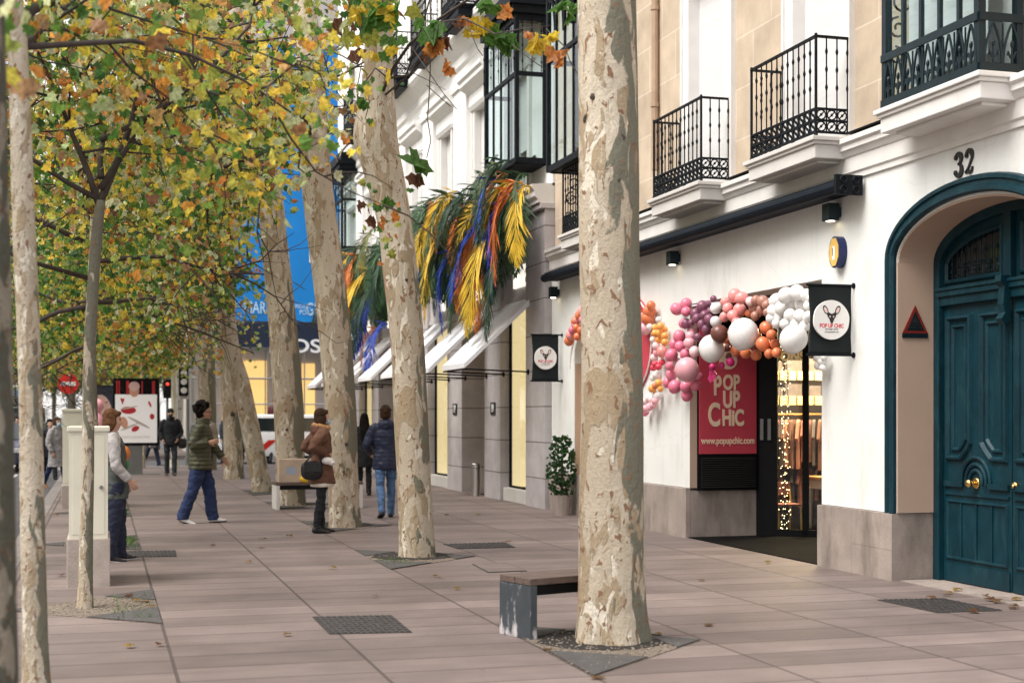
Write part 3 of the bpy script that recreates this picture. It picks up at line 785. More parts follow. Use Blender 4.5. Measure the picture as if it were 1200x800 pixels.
pan=sf.build('entrance_panel',M['black'],A)
sf=MB();sf.box(7.515,8.335,17.15,17.164,1.10,2.75);ps=sf.build('shop_poster',M['poster'],pan)
sf=MB()
for i in range(14): sf.obox((7.93,17.15,.66+i*.029),(.39,0,0),(0,.012,-.006),(0,.002,.004))
sf.build('louvre',mat('dark_louvre',(.02,.02,.02),.6),pan)
X_=7.925
def ptx(s,z,size,xs,bold,dx=0): return text('poster_lettering',s,size,(X_+dx,17.148,z),*FY,M['text_cream'],pan,.003,xs,bold)
ptx('P',1.985,.36,.62,.010,-.155);ptx('OP',2.03,.27,.66,.010,.045)
ptx('UP',1.805,.30,.66,.011,.045);ptx('C',1.60,.42,.60,.012,-.20);ptx('HiC',1.565,.29,.66,.011,.07)
ptx('www.popupchic.com',1.27,.125,.72,.003)
dm=MB();dm.prism([(X_+.13*math.cos(2*math.pi*i/24),2.33+.12*math.sin(2*math.pi*i/24)) for i in range(24)],lambda u,v,d:(u,d,v),17.143,17.149)
dm.build('poster_emblem',M['text_cream'],pan)
for i in range(4):
    pass
# splayed glass front
g0=Vector((8.36,17.24,0));gd=Vector((.79,-.61,0)).normalized();gn=Vector((gd.y,-gd.x,0))
fr=MB()
def gp(t,z,o=0): return g0+gd*t+gn*o+Vector((0,0,z))
def gbar(t0,t1,z0,z1,th=.06): fr.obox((gp((t0+t1)/2,(z0+z1)/2)),gd*(t1-t0)/2,gn*th/2,Vector((0,0,(z1-z0)/2)))
gbar(0,.30,.012,3.05,.07);gbar(.63,.71,.012,3.05);gbar(1.35,1.43,.012,3.05);gbar(.30,1.9,.012,.1);gbar(.30,1.9,2.95,3.05);gbar(1.9,2.0,.012,3.05)
dr=fr.build('glass_door',M['black'],A)
gl=MB();gl.obox(gp(1.1,1.5),gd*.8,gn*.004,Vector((0,0,1.44)));gl.build('door_pane',M['glass'],dr)
hd=MB();
for t in (.1,.2): hd.obox(gp(t,1.42,.05),gd*.022,gn*.012,Vector((0,0,.14)))
hd.build('door_handle',M['greymetal'],dr)
text('gold_lettering','ONS',.16,gp(.50,2.38,.012),gd,(0,0,1),emit('gold_letter',(.85,.6,.25),.12),dr,.002,1.0,.006)
# remaining shop front, out of sight behind the wall
fr2=MB();fr2.box(9.9,9.98,13.66,16.05,.012,3.05);fr2.build('entrance_back_panel',M['black'],A)
# arched window with its panel
aw=MB()
aw.box(7.405,7.80,21.90,21.918,.66,2.45);aw.box(7.405,7.73,20.602,20.62,.66,2.45)
aw.build('arch_reveal',M['beige'],A)
aw=MB();poly=[(20.62,.66)]+arcpts(21.26,.64,2.45,.58)[::-1]+[(21.90,.66)]
aw.prism(poly,lambda u,v,d:(d,u,v),7.72,7.74);aw.build('arch_window_panel',M['cream'],A)
aw=MB();aw.prism([(19.42+.96*math.cos(2*math.pi*i/40),2.62+.74*math.sin(2*math.pi*i/40)) for i in range(40)],lambda u,v,d:(d,u,v),7.375,7.399);rp_=aw.build('round_pink_panel',M['poster'],A)
aw=MB();aw.tube([(7.37,19.42+.94*math.cos(2*math.pi*i/40),2.62+.72*math.sin(2*math.pi*i/40)) for i in range(41)],.014,6);aw.build('panel_rim',M['whitetrim'],rp_)
aw=MB()
aw.moulding(poly,.06,.03,7.72);aw.build('arch_window_frame',M['iron'],A)
aw=MB();pl=[(p_[0],p_[1]) for p_ in arcpts(20.135,2.0,2.38,1.02)]
aw.tube([(7.395,u,v) for u,v in pl],.018,6);aw.build('arch_moulding',M['whitetrim'],A)

# =================== building B : white building with the awnings ===================
B=thing('awning_building','long white stucco building with grey granite piers, white shop awnings and rows of iron balconies','building',(7.3,34,0))
piers=[(23.16,24.3),(26.0,27.15),(29.0,30.3),(32.3,33.3),(35.3,36.3),(38.4,39.4),(41.4,42.4),(44.5,46.2)]
YB0,YB1=23.16,46.2
for i,(a,b) in enumerate(piers):
    q=MB();q.box(7.28,7.80,a,b,-.05,5.15)
    q.box(7.2,7.5,a-.03,b+.03,5.152,5.25) if True else 0
    pr=q.build('granite_pier',M['pier'],B,bevel=.01)
    if i in (1,2): # number plaque
        yc=(a+b)/2-.1
        q=MB();q.box(7.262,7.28,yc-.17,yc+.17,1.62,1.86);pl=q.build('number_plaque',M['text_dark'],pr)
        text('plaque_number','19' if i==1 else '17',.2,(7.258,yc,1.74),*FX,M['text_white'],pr,.002,.9,.008)
cm=MB()
cm.prism([(7.5,5.25),(7.16,5.25),(7.16,5.3),(7.1,5.36),(7.1,5.44),(7.05,5.5),(7.05,5.56),(7.5,5.6)],lambda u,v,d:(u,d,v),YB0,YB1)
cm.build('string_course',M['sill'],B)
up=MB();fsm=mat('fascia_stone',(.55,.52,.52),.7,.05,3)
for i in range(len(piers)-1):
    a=piers[i][1];b=piers[i+1][0];fa=MB()
    fa.box(7.36,7.9,a,b,3.76,5.15);fa.box(7.33,7.3605,a,b,3.70,3.78)
    fa.build('fascia',fsm,B)
bays=[25.0,27.85,30.85,34.0,37.1,40.2,43.2]
up.wall(7.42,7.8,YB0,YB1,5.55,16.5,[(c-.465,c+.465,5.68,7.915) for c in bays]+[(c-.515,c+.515,9.76,12.315) for c in bays]+[(c-.515,c+.515,13.28,15.515) for c in bays])
up.build('upper_wall',M['bwhite'],B)
for i in range(len(bays)-1):
    c=(bays[i]+bays[i+1])/2
    pw=MB();pw.box(7.32,7.42,c-.55,c+.55,5.6,8.55);pw.box(7.27,7.42,c-.62,c+.62,8.55,8.75);pw.box(7.315,7.42,c-.6,c+.6,5.6,5.85)
    pw.build('pilaster',M['bwhite'],B,bevel=.01)
for k,c in enumerate(bays):
    wn=window(B,c-.45,c+.45,5.7,7.9,7.42,.2,depth=.3,pane='darkglass')
    bl=MB();bl.box(7.52,7.53,c-.44,c+.44,6.5,7.9);bl.build('roller_blind',M['shutter'],wn)
    h=MB()
    h.prism([(7.42,8.28),(7.36,8.28),(7.30,8.34),(7.17,8.42),(7.17,8.5),(7.12,8.55),(7.12,8.62),(7.42,8.72)],lambda u,v,d:(u,d,v),c-.95,c+.95)
    h.box(7.36,7.42,c-.85,c+.85,7.98,8.27)
    h.prism([(7.42,7.88),(7.34,7.9),(7.30,7.98),(7.42,8.0)],lambda u,v,d:(u,d,v),c-.72,c+.72)
    h.build('window_hood',M['bwhite'],wn)
    window(B,c-.5,c+.5,9.78,12.3,7.42,.18,depth=.25,pane='darkglass')
    window(B,c-.5,c+.5,13.3,15.5,7.42,.18,depth=.25,pane='darkglass')
en=MB()
en.prism([(7.8,8.8),(7.36,8.8),(7.36,9.0),(7.30,9.04),(7.30,9.22),(7.22,9.3),(7.08,9.42),(7.02,9.5),(7.02,9.62),(7.8,9.68)],lambda u,v,d:(u,d,v),YB0,YB1)
en.build('entablature',M['bwhite'],B)
dk=MB();dk.box(7.01,7.5,YB0,YB1,9.682,9.70);dk.build('lead_flashing',M['black'],B)
for c in bays[1:6]: balcony(B,c-.78,c+.78,zs=9.72,xf=6.72,xw=7.42,h=1.05,slabmat=M['iron'])
mirador(B,23.5,25.5,6.88,7.42,5.98,8.55,4,name='glazed_bay',ztr=7.52)
mirador(B,42.2,44.6,6.9,7.42,6.6,9.0,4,name='glazed_bay')
ct=MB();ct.box(7.1,8,YB0,YB1,16.5,17.1);ct.build('parapet',M['bwhite'],B)
bk=MB();bk.box(7.81,14,YB0,YB1,0,.02);bk.box(9.6,9.7,YB0,YB1,0,5.5);bk.box(7.81,14,YB0,YB1,5.3,5.5)
bk.build('shop_room',M['cream'],B)
bd=MB();bd.box(7.8,16,YB0,YB1,5.6,16.4);bd.build('rear_wall',mat('dark_rooms',(.05,.045,.04),.9),B)
ab=MB();ab.box(7.8,16,YA0,YA1,4.5,14.2);ab.build('rear_wall',mat('dark_rooms_a',(.05,.045,.04),.9),A)
# shop windows and entrances between the piers
shoplit=emit('lit_shop_wall',(.95,.74,.42),.5)  # wall glows on its own, in place of lamplight inside the windows
for i in range(len(piers)-1):
    a=piers[i][1];b=piers[i+1][0]
    if i==1 or i==4:      # recessed entrance
        q=MB();q.box(8.9,9.0,a+.02,b-.02,0,3.7)
        o=q.build('shop_entrance',M['darkglass'],B)
        q=MB();q.box(8.1,9.0,b,b+.12,0,3.7);q.box(8.1,9.0,a-.12,a,0,3.7);q.build('entrance_side',M['pier'],o)
        continue
    q=MB();q.box(7.34,8.3,a+.01,b-.01,-.02,.24);st=q.build('window_sill',M['sill'],B,bevel=.01)
    q=MB();q.box(7.46,7.50,a,a+.05,.24,3.7);q.box(7.46,7.50,b-.05,b,.24,3.7);q.box(7.46,7.50,a+.05,b-.05,.24,.28);q.box(7.46,7.50,a+.05,b-.05,3.64,3.7)
    fr_=q.build('shop_window',M['black'],B)
    q=MB();q.box(7.478,7.482,a+.05,b-.05,.28,3.64);q.build('pane',M['glass'],fr_)
    q=MB();q.box(8.72,8.76,a,b,.2,3.7);q.box(7.51,8.719,b-.06,b-.052,.25,3.69);q.build('lit_display_back',shoplit,fr_)
# awnings
for i in range(len(piers)-1):
    a=piers[i][1]-.22;b=min(piers[i+1][0]-.25,a+1.75)
    q=MB();xo,zo,xi,zi=6.1,2.53,7.33,3.70
    q.add([(xi,a,zi),(xo,a,zo),(xo,b,zo),(xi,b,zi),(xi,a,zi-.025),(xo,a,zo-.025),(xo,b,zo-.025),(xi,b,zi-.025)],[(0,1,2,3),(7,6,5,4),(0,4,5,1),(1,5,6,2),(2,6,7,3),(3,7,4,0)])
    q.box(xo-.012,xo,a,b,zo-.09,zo)
    # scalloped side wing
    q.add([(xi,a-.004,zi),(xi,a-.004,zi-.10),(xo,a-.004,zo-.09),(xo,a-.004,zo),(xi,a-.014,zi),(xi,a-.014,zi-.10),(xo,a-.014,zo-.09),(xo,a-.014,zo)],[(0,1,2,3),(7,6,5,4),(0,4,5,1),(1,5,6,2),(2,6,7,3),(3,7,4,0)])
    aw=q.build('awning',M['fabricwhite'],B)
    q=MB()
    for y in(a+.03,b-.03): q.tube([(7.3,y,2.38),(xo+.02,y,2.42)],.016,6);q.tube([(7.28,y,2.38),(7.26,y,2.38)],.05,8)
    q.tube([(xo+.02,a,2.42),(xo+.02,b,2.42)],.018,6);q.build('awning_arm',M['black'],aw)
    sg=['EILE','sils','sils','sils','sils','sils','sils'][i]
    yc=(piers[i][1]+piers[i+1][0])/2
    text('shop_sign_lettering',sg,.55,(7.33,yc-.3,4.12),*FX,emit('sign_letter',(1,.95,.85),.5) if i==0 else bpy.data.materials['sign_letter'],B,.02,.8,.01)
    q=MB();q.tube([(7.45,yc,3.69),(7.45,yc,3.66)],.05,10);q.build('downlight',bpy.data.materials['sign_letter'],aw)

# =================== building C : scaffolded corner block behind a blue tarpaulin ===================
YC=61.0
C_=thing('scaffolded_building','far corner building under scaffolding, wrapped in a big blue advertising tarpaulin','building',(10,YC+1.5,0))
q=MB();q.box(3.6,26,YC+1.5,YC+12,0,22);q.build('wall',mat('pale_grey_facade',(.50,.46,.43),.85,.1,.4),C_)
q=MB()
ylw=emit('lit_yellow_hoarding',(.95,.62,.22),.42)
for a,b,z0,z1 in ((5.0,6.9,1.3,4.0),(7.3,9.0,1.0,3.9),(10.2,12.4,.6,3.7)):
    q=MB();q.box(a,b,YC+1.42,YC+1.5,z0,z1);q.build('lit_shop_window',ylw,C_)
q=MB()
for x in np.arange(3.7,16,1.55):
    for y in(YC,YC+1.1): q.tube([(x,y,0),(x,y,20)],.03,6)
for z in (1.25,2.1,3.2,4.4,5.6,7.6,9.6,11.6,13.6,15.6,17.6):
    for y in(YC,YC+1.1): q.tube([(3.6,y,z),(16,y,z)],.03,6)
for x in np.arange(3.7,14,3.1): q.tube([(x,YC-.02,4.4),(x+1.55,YC-.02,6.4)],.025,6);q.tube([(x,YC-.02,.2),(x+1.5,YC-.02,2.1)],.025,6)
q.box(3.6,16,YC+.05,YC+1.05,4.42,4.48)
sc=q.build('scaffold',mat('galvanised_tube',(.42,.42,.43),.4,.1,9,metal=.8),C_)
q=MB();q.box(3.9,15,YC-.12,YC-.06,5.62,17.5);tp=q.build('advert_tarpaulin',M['blue_ad'],C_)
q=MB();q.box(3.9,15,YC-.14,YC-.07,4.52,5.55);tb=q.build('name_band',M['navy_ad'],C_)
def at2(px,py): v=atY(px,py,YC-.2); return (v.x,YC-.125,v.z)
def adtext(s,px,py,size,xs,bold=.01,par=tp,m='text_white',al='CENTER'):
    l=at2(px,py);return text('tarpaulin_lettering',s,size,(l[0],YC-.15 if par is tb else YC-.13,l[2]),*FY,M[m],par,.004,xs,bold,al)
adblue=mat('pale_blue_lettering',(.50,.72,.90),.6)
M['adl']=adblue
adtext('GUION',287,357,.27,.8,.0,m='adl');adtext('DE',289,364,.27,.8,.0,m='adl');adtext('MARK L',308,361,.72,.62,.006,m='adl')
adtext('DIRIGIDO',353,359,.25,.75,.0,m='adl');adtext('POR',357,366,.30,.75,.0,m='adl');adtext('GEO',372,363,.76,.62,.006,m='adl')
adtext('E',365,302,.62,.7,.01,m='text_white')
adtext('I',318,406,.80,1.0,.02,tb);adtext('N',334,406,.80,1.25,.01,tb);adtext('OS',358,406,.80,1.35,.012,tb)
# a pale building far across the road
O=thing('street_block','pale apartment block across the road behind the trees','building',(-30,50,0))
q=MB();q.wall(-30.4,-30,-10,120,0,20,[]);
q.box(-44,-30.4,-10,120,0,20);q.build('wall',mat('pale_ochre_facade',(.55,.46,.36),.85,.1,.3),O)
q=MB()
for k in range(5,25):
    for z in(1,5,8.4,11.8):
        if k==5 and z==1:
            q.box(-30,-29.95,-6+k*4.1,-4.4+k*4.1,z,z+2.2);w0=q.build('window',M['darkglass'],O);continue
        wc=w0.copy();COL.objects.link(wc);wc.parent=O;wc.location=(0,(k-5)*4.1,z-1)
# =================== leaves, branches and trees ===================
LEAF=[(0,-.06),(.34,-.26),(.52,-.04),(.82,.10),(.58,.36),(.56,.70),(.26,.62),(0,1.0)]
LEAF_R=[(x,y) for x,y in LEAF]; LEAF_L=[(-x,y) for x,y in LEAF]
GREENS=[(0.072, 0.174, 0.034), (0.12, 0.24, 0.042), (0.18, 0.288, 0.06), (0.048, 0.12, 0.036)]
YELL=[(0.66, 0.504, 0.06), (0.744, 0.552, 0.084), (0.552, 0.48, 0.084), (0.432, 0.432, 0.084), (0.324, 0.372, 0.072)]
ORAN=[(.58,.26,.05),(.50,.20,.05),(.52,.32,.11)]
BROW=[(.28,.14,.06),(.21,.11,.06),(.38,.23,.12)]
PALE=[(0.48, 0.516, 0.276), (0.576, 0.576, 0.36), (0.408, 0.468, 0.228)]
def leafcolor(rng,w,main=None):
    k=main if (main and rng.random()<.55) else rng.choices((GREENS,YELL,ORAN,BROW,PALE),w)[0];c=rng.choice(k);j=rng.uniform(.8,1.2)
    return (c[0]*j*rng.uniform(.92,1.08),c[1]*j,c[2]*j)
def leafmesh(name,items,rng,simple=False):
    """items: (pos, size, colour)"""
    V=[];Fc=[];C=[]
    full=LEAF
    for (p,sz,col) in items:
        # a leaf hangs: tip mostly down, blade tilted any way
        tip=Vector((rng.gauss(0,.55),rng.gauss(0,.55),-.75+rng.gauss(0,.35))).normalized()
        s=tip.cross(Vector((rng.gauss(0,1),rng.gauss(0,1),rng.gauss(0,.6))))
        if s.length<1e-3: s=tip.orthogonal()
        s.normalize();n=s.cross(tip)
        fold=rng.uniform(-.1,.6);curl=rng.uniform(-.2,.6)
        b=len(V)
        for sg in (1,-1):
            for (x,y) in full:
                if sg<0 and x==0: continue
                q=p+s*(x*sg*sz*.62)+tip*(y*sz*.66)+n*((abs(x)*fold-curl*y*y)*sz*.6)
                V.append((q.x,q.y,q.z))
        # right: indices b..b+7 ; left: b+8.. (6 verts)
        Fc.append([b+i for i in range(8)])
        Fc.append([b]+[b+7]+[b+13-i for i in range(6)])
        C.extend([col]*14)
    me=bpy.data.meshes.new(name);me.from_pydata(V,[],Fc);me.update()
    at=me.attributes.new('leafcol','FLOAT_COLOR','POINT')
    arr=np.ones((len(V),4),dtype=np.float32);arr[:,:3]=np.array(C,dtype=np.float32)
    at.data.foreach_set('color',arr.ravel())
    return me
def wander(rng,a,d,L,n,amp,droop=0.0):
    P=[Vector(a)];d=Vector(d).normalized()
    for i in range(n):
        d=(d+Vector((rng.gauss(0,amp),rng.gauss(0,amp),rng.gauss(0,amp)-droop))).normalized()
        P.append(P[-1]+d*(L/n))
    return P
def branches(rng,mb,starts,spec,leaves,cols,lsz,nleaf,spread=.22,zmin=None):
    """starts: (point, direction, length, radius). spec: list of (children, length factor) per level"""
    def go(a,d,L,r,lev,main=None):
        if lev==1 or (lev==2 and rng.random()<.4): main=rng.choices((GREENS,YELL,ORAN,BROW,PALE),cols)[0]
        n=5 if lev==0 else 4
        P=wander(rng,a,d,L,n,.16 if lev==0 else .22,.03*lev)
        mb.tube(P,[r*(1-.75*i/n) for i in range(n+1)],5 if lev else 7)
        if lev<len(spec):
            k,fct=spec[lev]
            for j in range(k):
                t=rng.uniform(.25,1.0);i=min(int(t*n),n-1);q=P[i].lerp(P[i+1],t*n-i)
                dd=(P[min(i+1,n)]-P[i]).normalized()
                nd=(dd*.6+Vector((rng.gauss(0,.75),rng.gauss(0,.75),rng.gauss(-.05,.5)))).normalized()
                go(q,nd,L*fct*rng.uniform(.7,1.2),max(r*.45,.0075),lev+1,main)
        if lev>=max(1,len(spec)-1):
            for j in range(nleaf):
                t=rng.uniform(.15,1.08);i=min(int(t*n),n-1);q=P[i].lerp(P[i+1],min(1.2,t*n-i))
                q=q+Vector((rng.gauss(0,spread),rng.gauss(0,spread),rng.gauss(-.06,spread)))
                if zmin is not None and q.z<zmin+rng.uniform(0,.5): continue
                leaves.append((q,lsz*rng.uniform(.55,1.25),leafcolor(rng,cols,main)))
    for (a,d,L,r) in starts: go(Vector(a),Vector(d),L,r,0)
def trunkmesh(mb,path,rads,rough=.02,seed=0,n=18,step=.12,flare=0.35,bumps=()):
    """resampled, slightly lumpy trunk"""
    P=[Vector(p) for p in path]
    L=[0]
    for i in range(1,len(P)): L.append(L[-1]+(P[i]-P[i-1]).length)
    K=max(6,int(L[-1]/step));pts=[];rr=[]
    def cr(a,b,c,d,t): return .5*((2*b)+(c-a)*t+(2*a-5*b+4*c-d)*t*t+(3*b-a-3*c+d)*t**3)
    for k in range(K+1):
        s=L[-1]*k/K;i=0
        while i<len(P)-2 and s>L[i+1]: i+=1
        t=(s-L[i])/max(1e-6,L[i+1]-L[i])
        p0,p1,p2,p3=P[max(i-1,0)],P[i],P[i+1],P[min(i+2,len(P)-1)]
        pts.append(Vector([cr(p0[j],p1[j],p2[j],p3[j],t) for j in range(3)]))
        r0=rads[max(i-1,0)];r1=rads[i];r2=rads[i+1];r3=rads[min(i+2,len(P)-1)]
        rr.append(cr(r0,r1,r2,r3,t))
    b=len(mb.v);vs=[];fs=[]
    for k,(p,r) in enumerate(zip(pts,rr)):
        hgt=p.z-pts[0].z
        fl=1+flare*math.exp(-max(0,hgt-.02)/.13)
        for j in range(n):
            a=2*math.pi*j/n;d=Vector((math.cos(a),math.sin(a),0))
            q=p+d*r
            nz=noise.noise(Vector((q.x*2.2+seed,q.y*2.2,q.z*1.1)))*1.0+noise.noise(Vector((q.x*6+seed,q.y*6,q.z*3)))*.5
            lob=1+(.10*math.sin(a*5+seed)*math.exp(-hgt/.25) if flare else 0)
            rad=r*fl*lob*(1+rough/ .2*nz*.2)
            for (bp,br,bh) in bumps:
                dd=(q-Vector(bp)).length
                rad+=bh*math.exp(-(dd/br)**2)
            vs.append(p+d*rad)
    for k in range(len(pts)-1):
        for j in range(n):
            x=k*n+j;y=k*n+(j+1)%n;fs.append((x,y,y+n,x+n))
    fs.append(tuple(range((len(pts)-1)*n,len(pts)*n)))
    mb.add(vs,fs)
    return pts,rr
rng=random.Random(7)
W_mix=(.31,.36,.09,.09,.15)
W_green=(.52,.26,.06,.05,.11)
W_yel=(.20,.46,.13,.08,.13)
# --- the row of big plane trees on the right: trunks measured one by one (px,py,width px)
def bigtree(label,D,pts,name='plane_tree',crown=None,seed=1,knots=(),bumps=(),n=20,top=None,flare=.3):
    path=[pt(x,y,D) for x,y,_ in pts];rad=[w/2/F*D for *_,w in pts]
    base=path[0].copy();path[0].z=-.08;base.z=0
    if top:
        for (dx,dy,z,r) in top: path.append(Vector((path[-1].x+dx,path[-1].y+dy,z)));rad.append(r)
    t=thing(name,label,'tree',base,'big mottled plane trees along the pavement')
    mb=MB();bm_=[]
    for (x,y,br,bh) in bumps: 
        q=pt(x,y,D-.2);bm_.append((q,br,bh))
    P,rr=trunkmesh(mb,path,rad,.022,seed,n,bumps=bm_,flare=flare)
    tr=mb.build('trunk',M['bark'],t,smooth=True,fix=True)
    for (x,y,r) in knots:
        q=pt(x,y,D);kc=min(P,key=lambda p:abs(p.z-q.z));i=P.index(kc)
        v=Vector((-SN,-CS,0));u=Vector((CS,-SN,0));off=max(-.9,min(.9,(q-kc).dot(u)/rr[i]))
        c=kc+u*off*rr[i]+v*rr[i]*math.sqrt(1-off*off)*1.0;c.z=q.z
        mk=MB();nn=Vector((c.x-kc.x,c.y-kc.y,0)).normalized()
        rg_=random.Random(int(x*7+y));cc=c-nn*r*.62;mk.ball(cc,(r,r,r*1.2),14,10)
        mk.v=[tuple(Vector(v)+(Vector(v)-cc)*.35*noise.noise(Vector(v)*38)) for v in mk.v]
        for (qv) in range(0): pass
        mk.build('knot',M['knot'],tr,smooth=True)
    return t,P,rr
t1,P1,_=bigtree('largest, nearest plane tree with mottled trunk beside the black bench',10.1,
    [(717,752,86),(716,700,80),(716,600,76),(717,430,72),(714,300,71),(713,150,70),(711,0,69),(710,-60,66)],seed=3,
    knots=[(727,168,.042),(693,119,.028),(684,143,.026),(708,208,.05),(699,80,.02),(722,215,.03)],
    bumps=[(708,200,.12,.02),(726,165,.10,.015),(706,75,.12,.018)],n=28,top=[(-.1,.05,6.6,.19),(.1,.1,8.2,.16)],flare=.12)
t2,P2,_=bigtree('plane tree with a swollen bulge high on its trunk, second in the right-hand row',16.1,
    [(490,654,41),(487,600,40),(482,500,40),(477,400,40),(468,310,41),(462,260,41),(449,200,46),(441,165,50),(441,135,46),(443,90,36),(444,40,33),(446,-20,32)],seed=11,
    knots=[(447,172,.03),(478,330,.02)],bumps=[(430,165,.25,.05),(455,205,.2,.03)],top=[(.2,.1,8.0,.15)],flare=.10)
t3,P3,_=bigtree('plane tree right behind the woman in the brown coat',20.4,
    [(404,619,37),(402,560,36),(399,480,37),(393,400,38),(386,330,38),(378,270,38),(370,200,36),(366,130,34),(362,60,32)],seed=21,
    knots=[(408,520,.03),(405,552,.02)],top=[(-.2,.3,8.5,.16)],flare=.12)
t4,P4,_=bigtree('plane tree standing right behind the pale bench with the cardboard box',25.4,
    [(341,592,35),(340,540,34),(338,470,35),(333,400,34),(327,340,32),(321,280,31),(316,230,30)],seed=31,
    knots=[(339,503,.03),(345,468,.02)],top=[(-.3,.2,7.5,.19),(-.3,.2,9,.14)],flare=.12)
t5,P5,_=bigtree('slim plane tree leaning steeply to the left',29.8,
    [(308,578,24),(301,540,23),(291,490,22),(281,445,22),(272,415,21),(268,380,18),(267,320,16),(268,270,15)],seed=41,top=[(.1,.3,7.5,.11)],flare=.15)
t6,P6,_=bigtree('upright plane tree standing behind the leaning one',36.0,
    [(274,562,23),(273,520,22),(271,470,22),(268,420,22),(264,360,20),(262,300,18)],seed=51,knots=[(275,485,.07)],top=[(0,.3,8.5,.17)],flare=.12)
t7,P7,_=bigtree('plane tree behind the man in the green quilted jacket',42.0,
    [(243,551,21),(243,500,21),(242,430,20),(240,370,18),(238,320,17)],seed=61,top=[(0,.3,8.5,.17)],flare=.12)
def crownfor(t,P,starts,spec,cols,lsz,nleaf,seed,spread=.22,zmin=4.5,xmax=3.2):
    r_=random.Random(seed);mb=MB();lv=[]
    branches(r_,mb,starts,spec,lv,cols,lsz,nleaf,spread,zmin)
    lv=[q for q in lv if q[0].x<xmax+max(0,q[0].z-zmin)*.25+r_.gauss(0,.25)]
    mb.build('limbs',M['twig'],t,smooth=True,fix=False)
    me=leafmesh('crown',lv,r_);link('crown',me,t,M['leaf'])
    return len(lv)
def ring_starts(r_,c,n,L,r,up=(.05,.8),zs=None,ph=0):
    out=[]
    for i in range(n):
        a=ph+2*math.pi*i/n+r_.uniform(-.3,.3)
        out.append((c+Vector((0,0,r_.uniform(-.5,.5))) if zs is None else Vector((c.x,c.y,r_.uniform(*zs))),(math.cos(a),math.sin(a),r_.uniform(*up)),L*r_.uniform(.75,1.2),r))
    return out
r_=random.Random(5)
NL=0
top=lambda P,z:min(P,key=lambda p:abs(p.z-z))
def street_starts(r_,c,n,L,r,up):
    out=[]
    for i in range(n):
        a=R(110+140*i/max(1,n-1)+r_.uniform(-12,12))
        out.append((c+Vector((0,0,r_.uniform(-.5,.6))),(math.cos(a),math.sin(a),r_.uniform(*up)),L*r_.uniform(.75,1.2),r))
    return out
NL+=crownfor(t2,P2,street_starts(r_,top(P2,6.6),5,2.4,.05,(.0,.8)),[(4,.6),(3,.6)],W_mix,.125,16,3,zmin=5.3,xmax=2.9)
NL+=crownfor(t3,P3,street_starts(r_,top(P3,6.0),7,2.6,.055,(-.2,.5)),[(5,.6),(3,.6)],W_mix,.125,22,4,zmin=4.9,xmax=2.9)
NL+=crownfor(t4,P4,street_starts(r_,top(P4,6.0),8,3.0,.06,(-.2,.5)),[(5,.6),(4,.6)],W_mix,.13,22,5,zmin=4.7,xmax=3.0)
NL+=crownfor(t5,P5,street_starts(r_,top(P5,5.0),8,2.6,.05,(-.45,.5)),[(5,.6),(4,.6)],W_green,.15,18,6,zmin=3.4,xmax=2.8)
NL+=crownfor(t6,P6,street_starts(r_,top(P6,6.2),9,3.2,.06,(-.4,.6)),[(5,.6),(4,.6)],W_mix,.16,18,7,zmin=4.2,xmax=2.9)
NL+=crownfor(t7,P7,street_starts(r_,top(P7,6.2),9,3.4,.06,(-.4,.6)),[(5,.6),(4,.6)],W_yel,.16,18,8,zmin=4.0,xmax=2.9)
# --- young trees of the kerb row
def youngtree(label,path,rads,D,seed,starts,spec,cols,lsz,nleaf,name='young_plane_tree',grp='young plane trees along the kerb',spread=.22,n=12,zmin=None,xlim=True,bk='barkthin'):
    base=path[0].copy();base.z=0
    t=thing(name,label,'tree',base,grp)
    mb=MB();P,rr=trunkmesh(mb,path,rads,.05,seed,n,.1,flare=.25)
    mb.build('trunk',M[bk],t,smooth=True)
    r_=random.Random(seed);mb=MB();lv=[]
    branches(r_,mb,starts,spec,lv,cols,lsz,nleaf,spread,zmin)
    mb.build('limbs',M['twig'],t,smooth=True,fix=False)
    lv=[q for q in lv if q[0].x<.7+max(0,q[0].z-2.6)*.95+r_.gauss(0,.2)] if xlim else lv
    me=leafmesh('crown',lv,r_);link('crown',me,t,M['leaf'])
    return t,P,len(lv)
# L1 closest, at the left edge of the picture
b1=Vector((-.352,5.45,0))
path=[b1+Vector((0,0,-.05)),b1+Vector((-.01,0,1)),b1+Vector((-.03,0,2.2)),b1+Vector((-.05,0,3.3)),b1+Vector((-.05,.1,4.6))]
a,_,k=youngtree('young plane tree nearest the camera at the kerb edge, trunk darkened as in shade',path,[.07,.064,.062,.058,.03],5.4,71,
    [(path[3],(.2,.9,.5),1.6,.03),(path[3],(-.8,.2,.6),1.6,.03),(path[4],(.2,.4,.9),1.5,.03)],[(3,.6),(3,.6)],W_mix,.13,5,bk='barkshaded');NL+=k
D2=8.0
path=[pt(44,822,D2),pt(42,780,D2),pt(38,600,D2),pt(35,440,D2),pt(27,240,D2),pt(21,60,D2)]
path[0].z=-.05;f2=path[-1].copy();path.append(f2+Vector((-.03,0,.35)))
a,_,k=youngtree('pale young plane tree second from the camera, forking near the top edge',path,[.075,.072,.066,.064,.062,.056,.05],D2,72,
    [(f2+Vector((0,0,.02)),(.75,.3,.10),1.7,.021),(f2+Vector((0,0,.15)),(.75,.1,.62),1.6,.026),(f2+Vector((0,0,.1)),(-.7,.3,.8),1.8,.035),(f2+Vector((0,0,.3)),(.1,.5,.9),1.8,.035),(f2,(.3,1,.2),1.5,.03)],[(4,.6),(3,.6)],W_mix,.095,22);NL+=k
D3=11.8
path=[pt(100,714,D3),pt(101,640,D3),pt(103,540,D3),pt(104,440,D3),pt(107,370,D3),pt(113,280,D3),pt(118,235,D3)]
path[0].z=-.05;f3=path[-1]
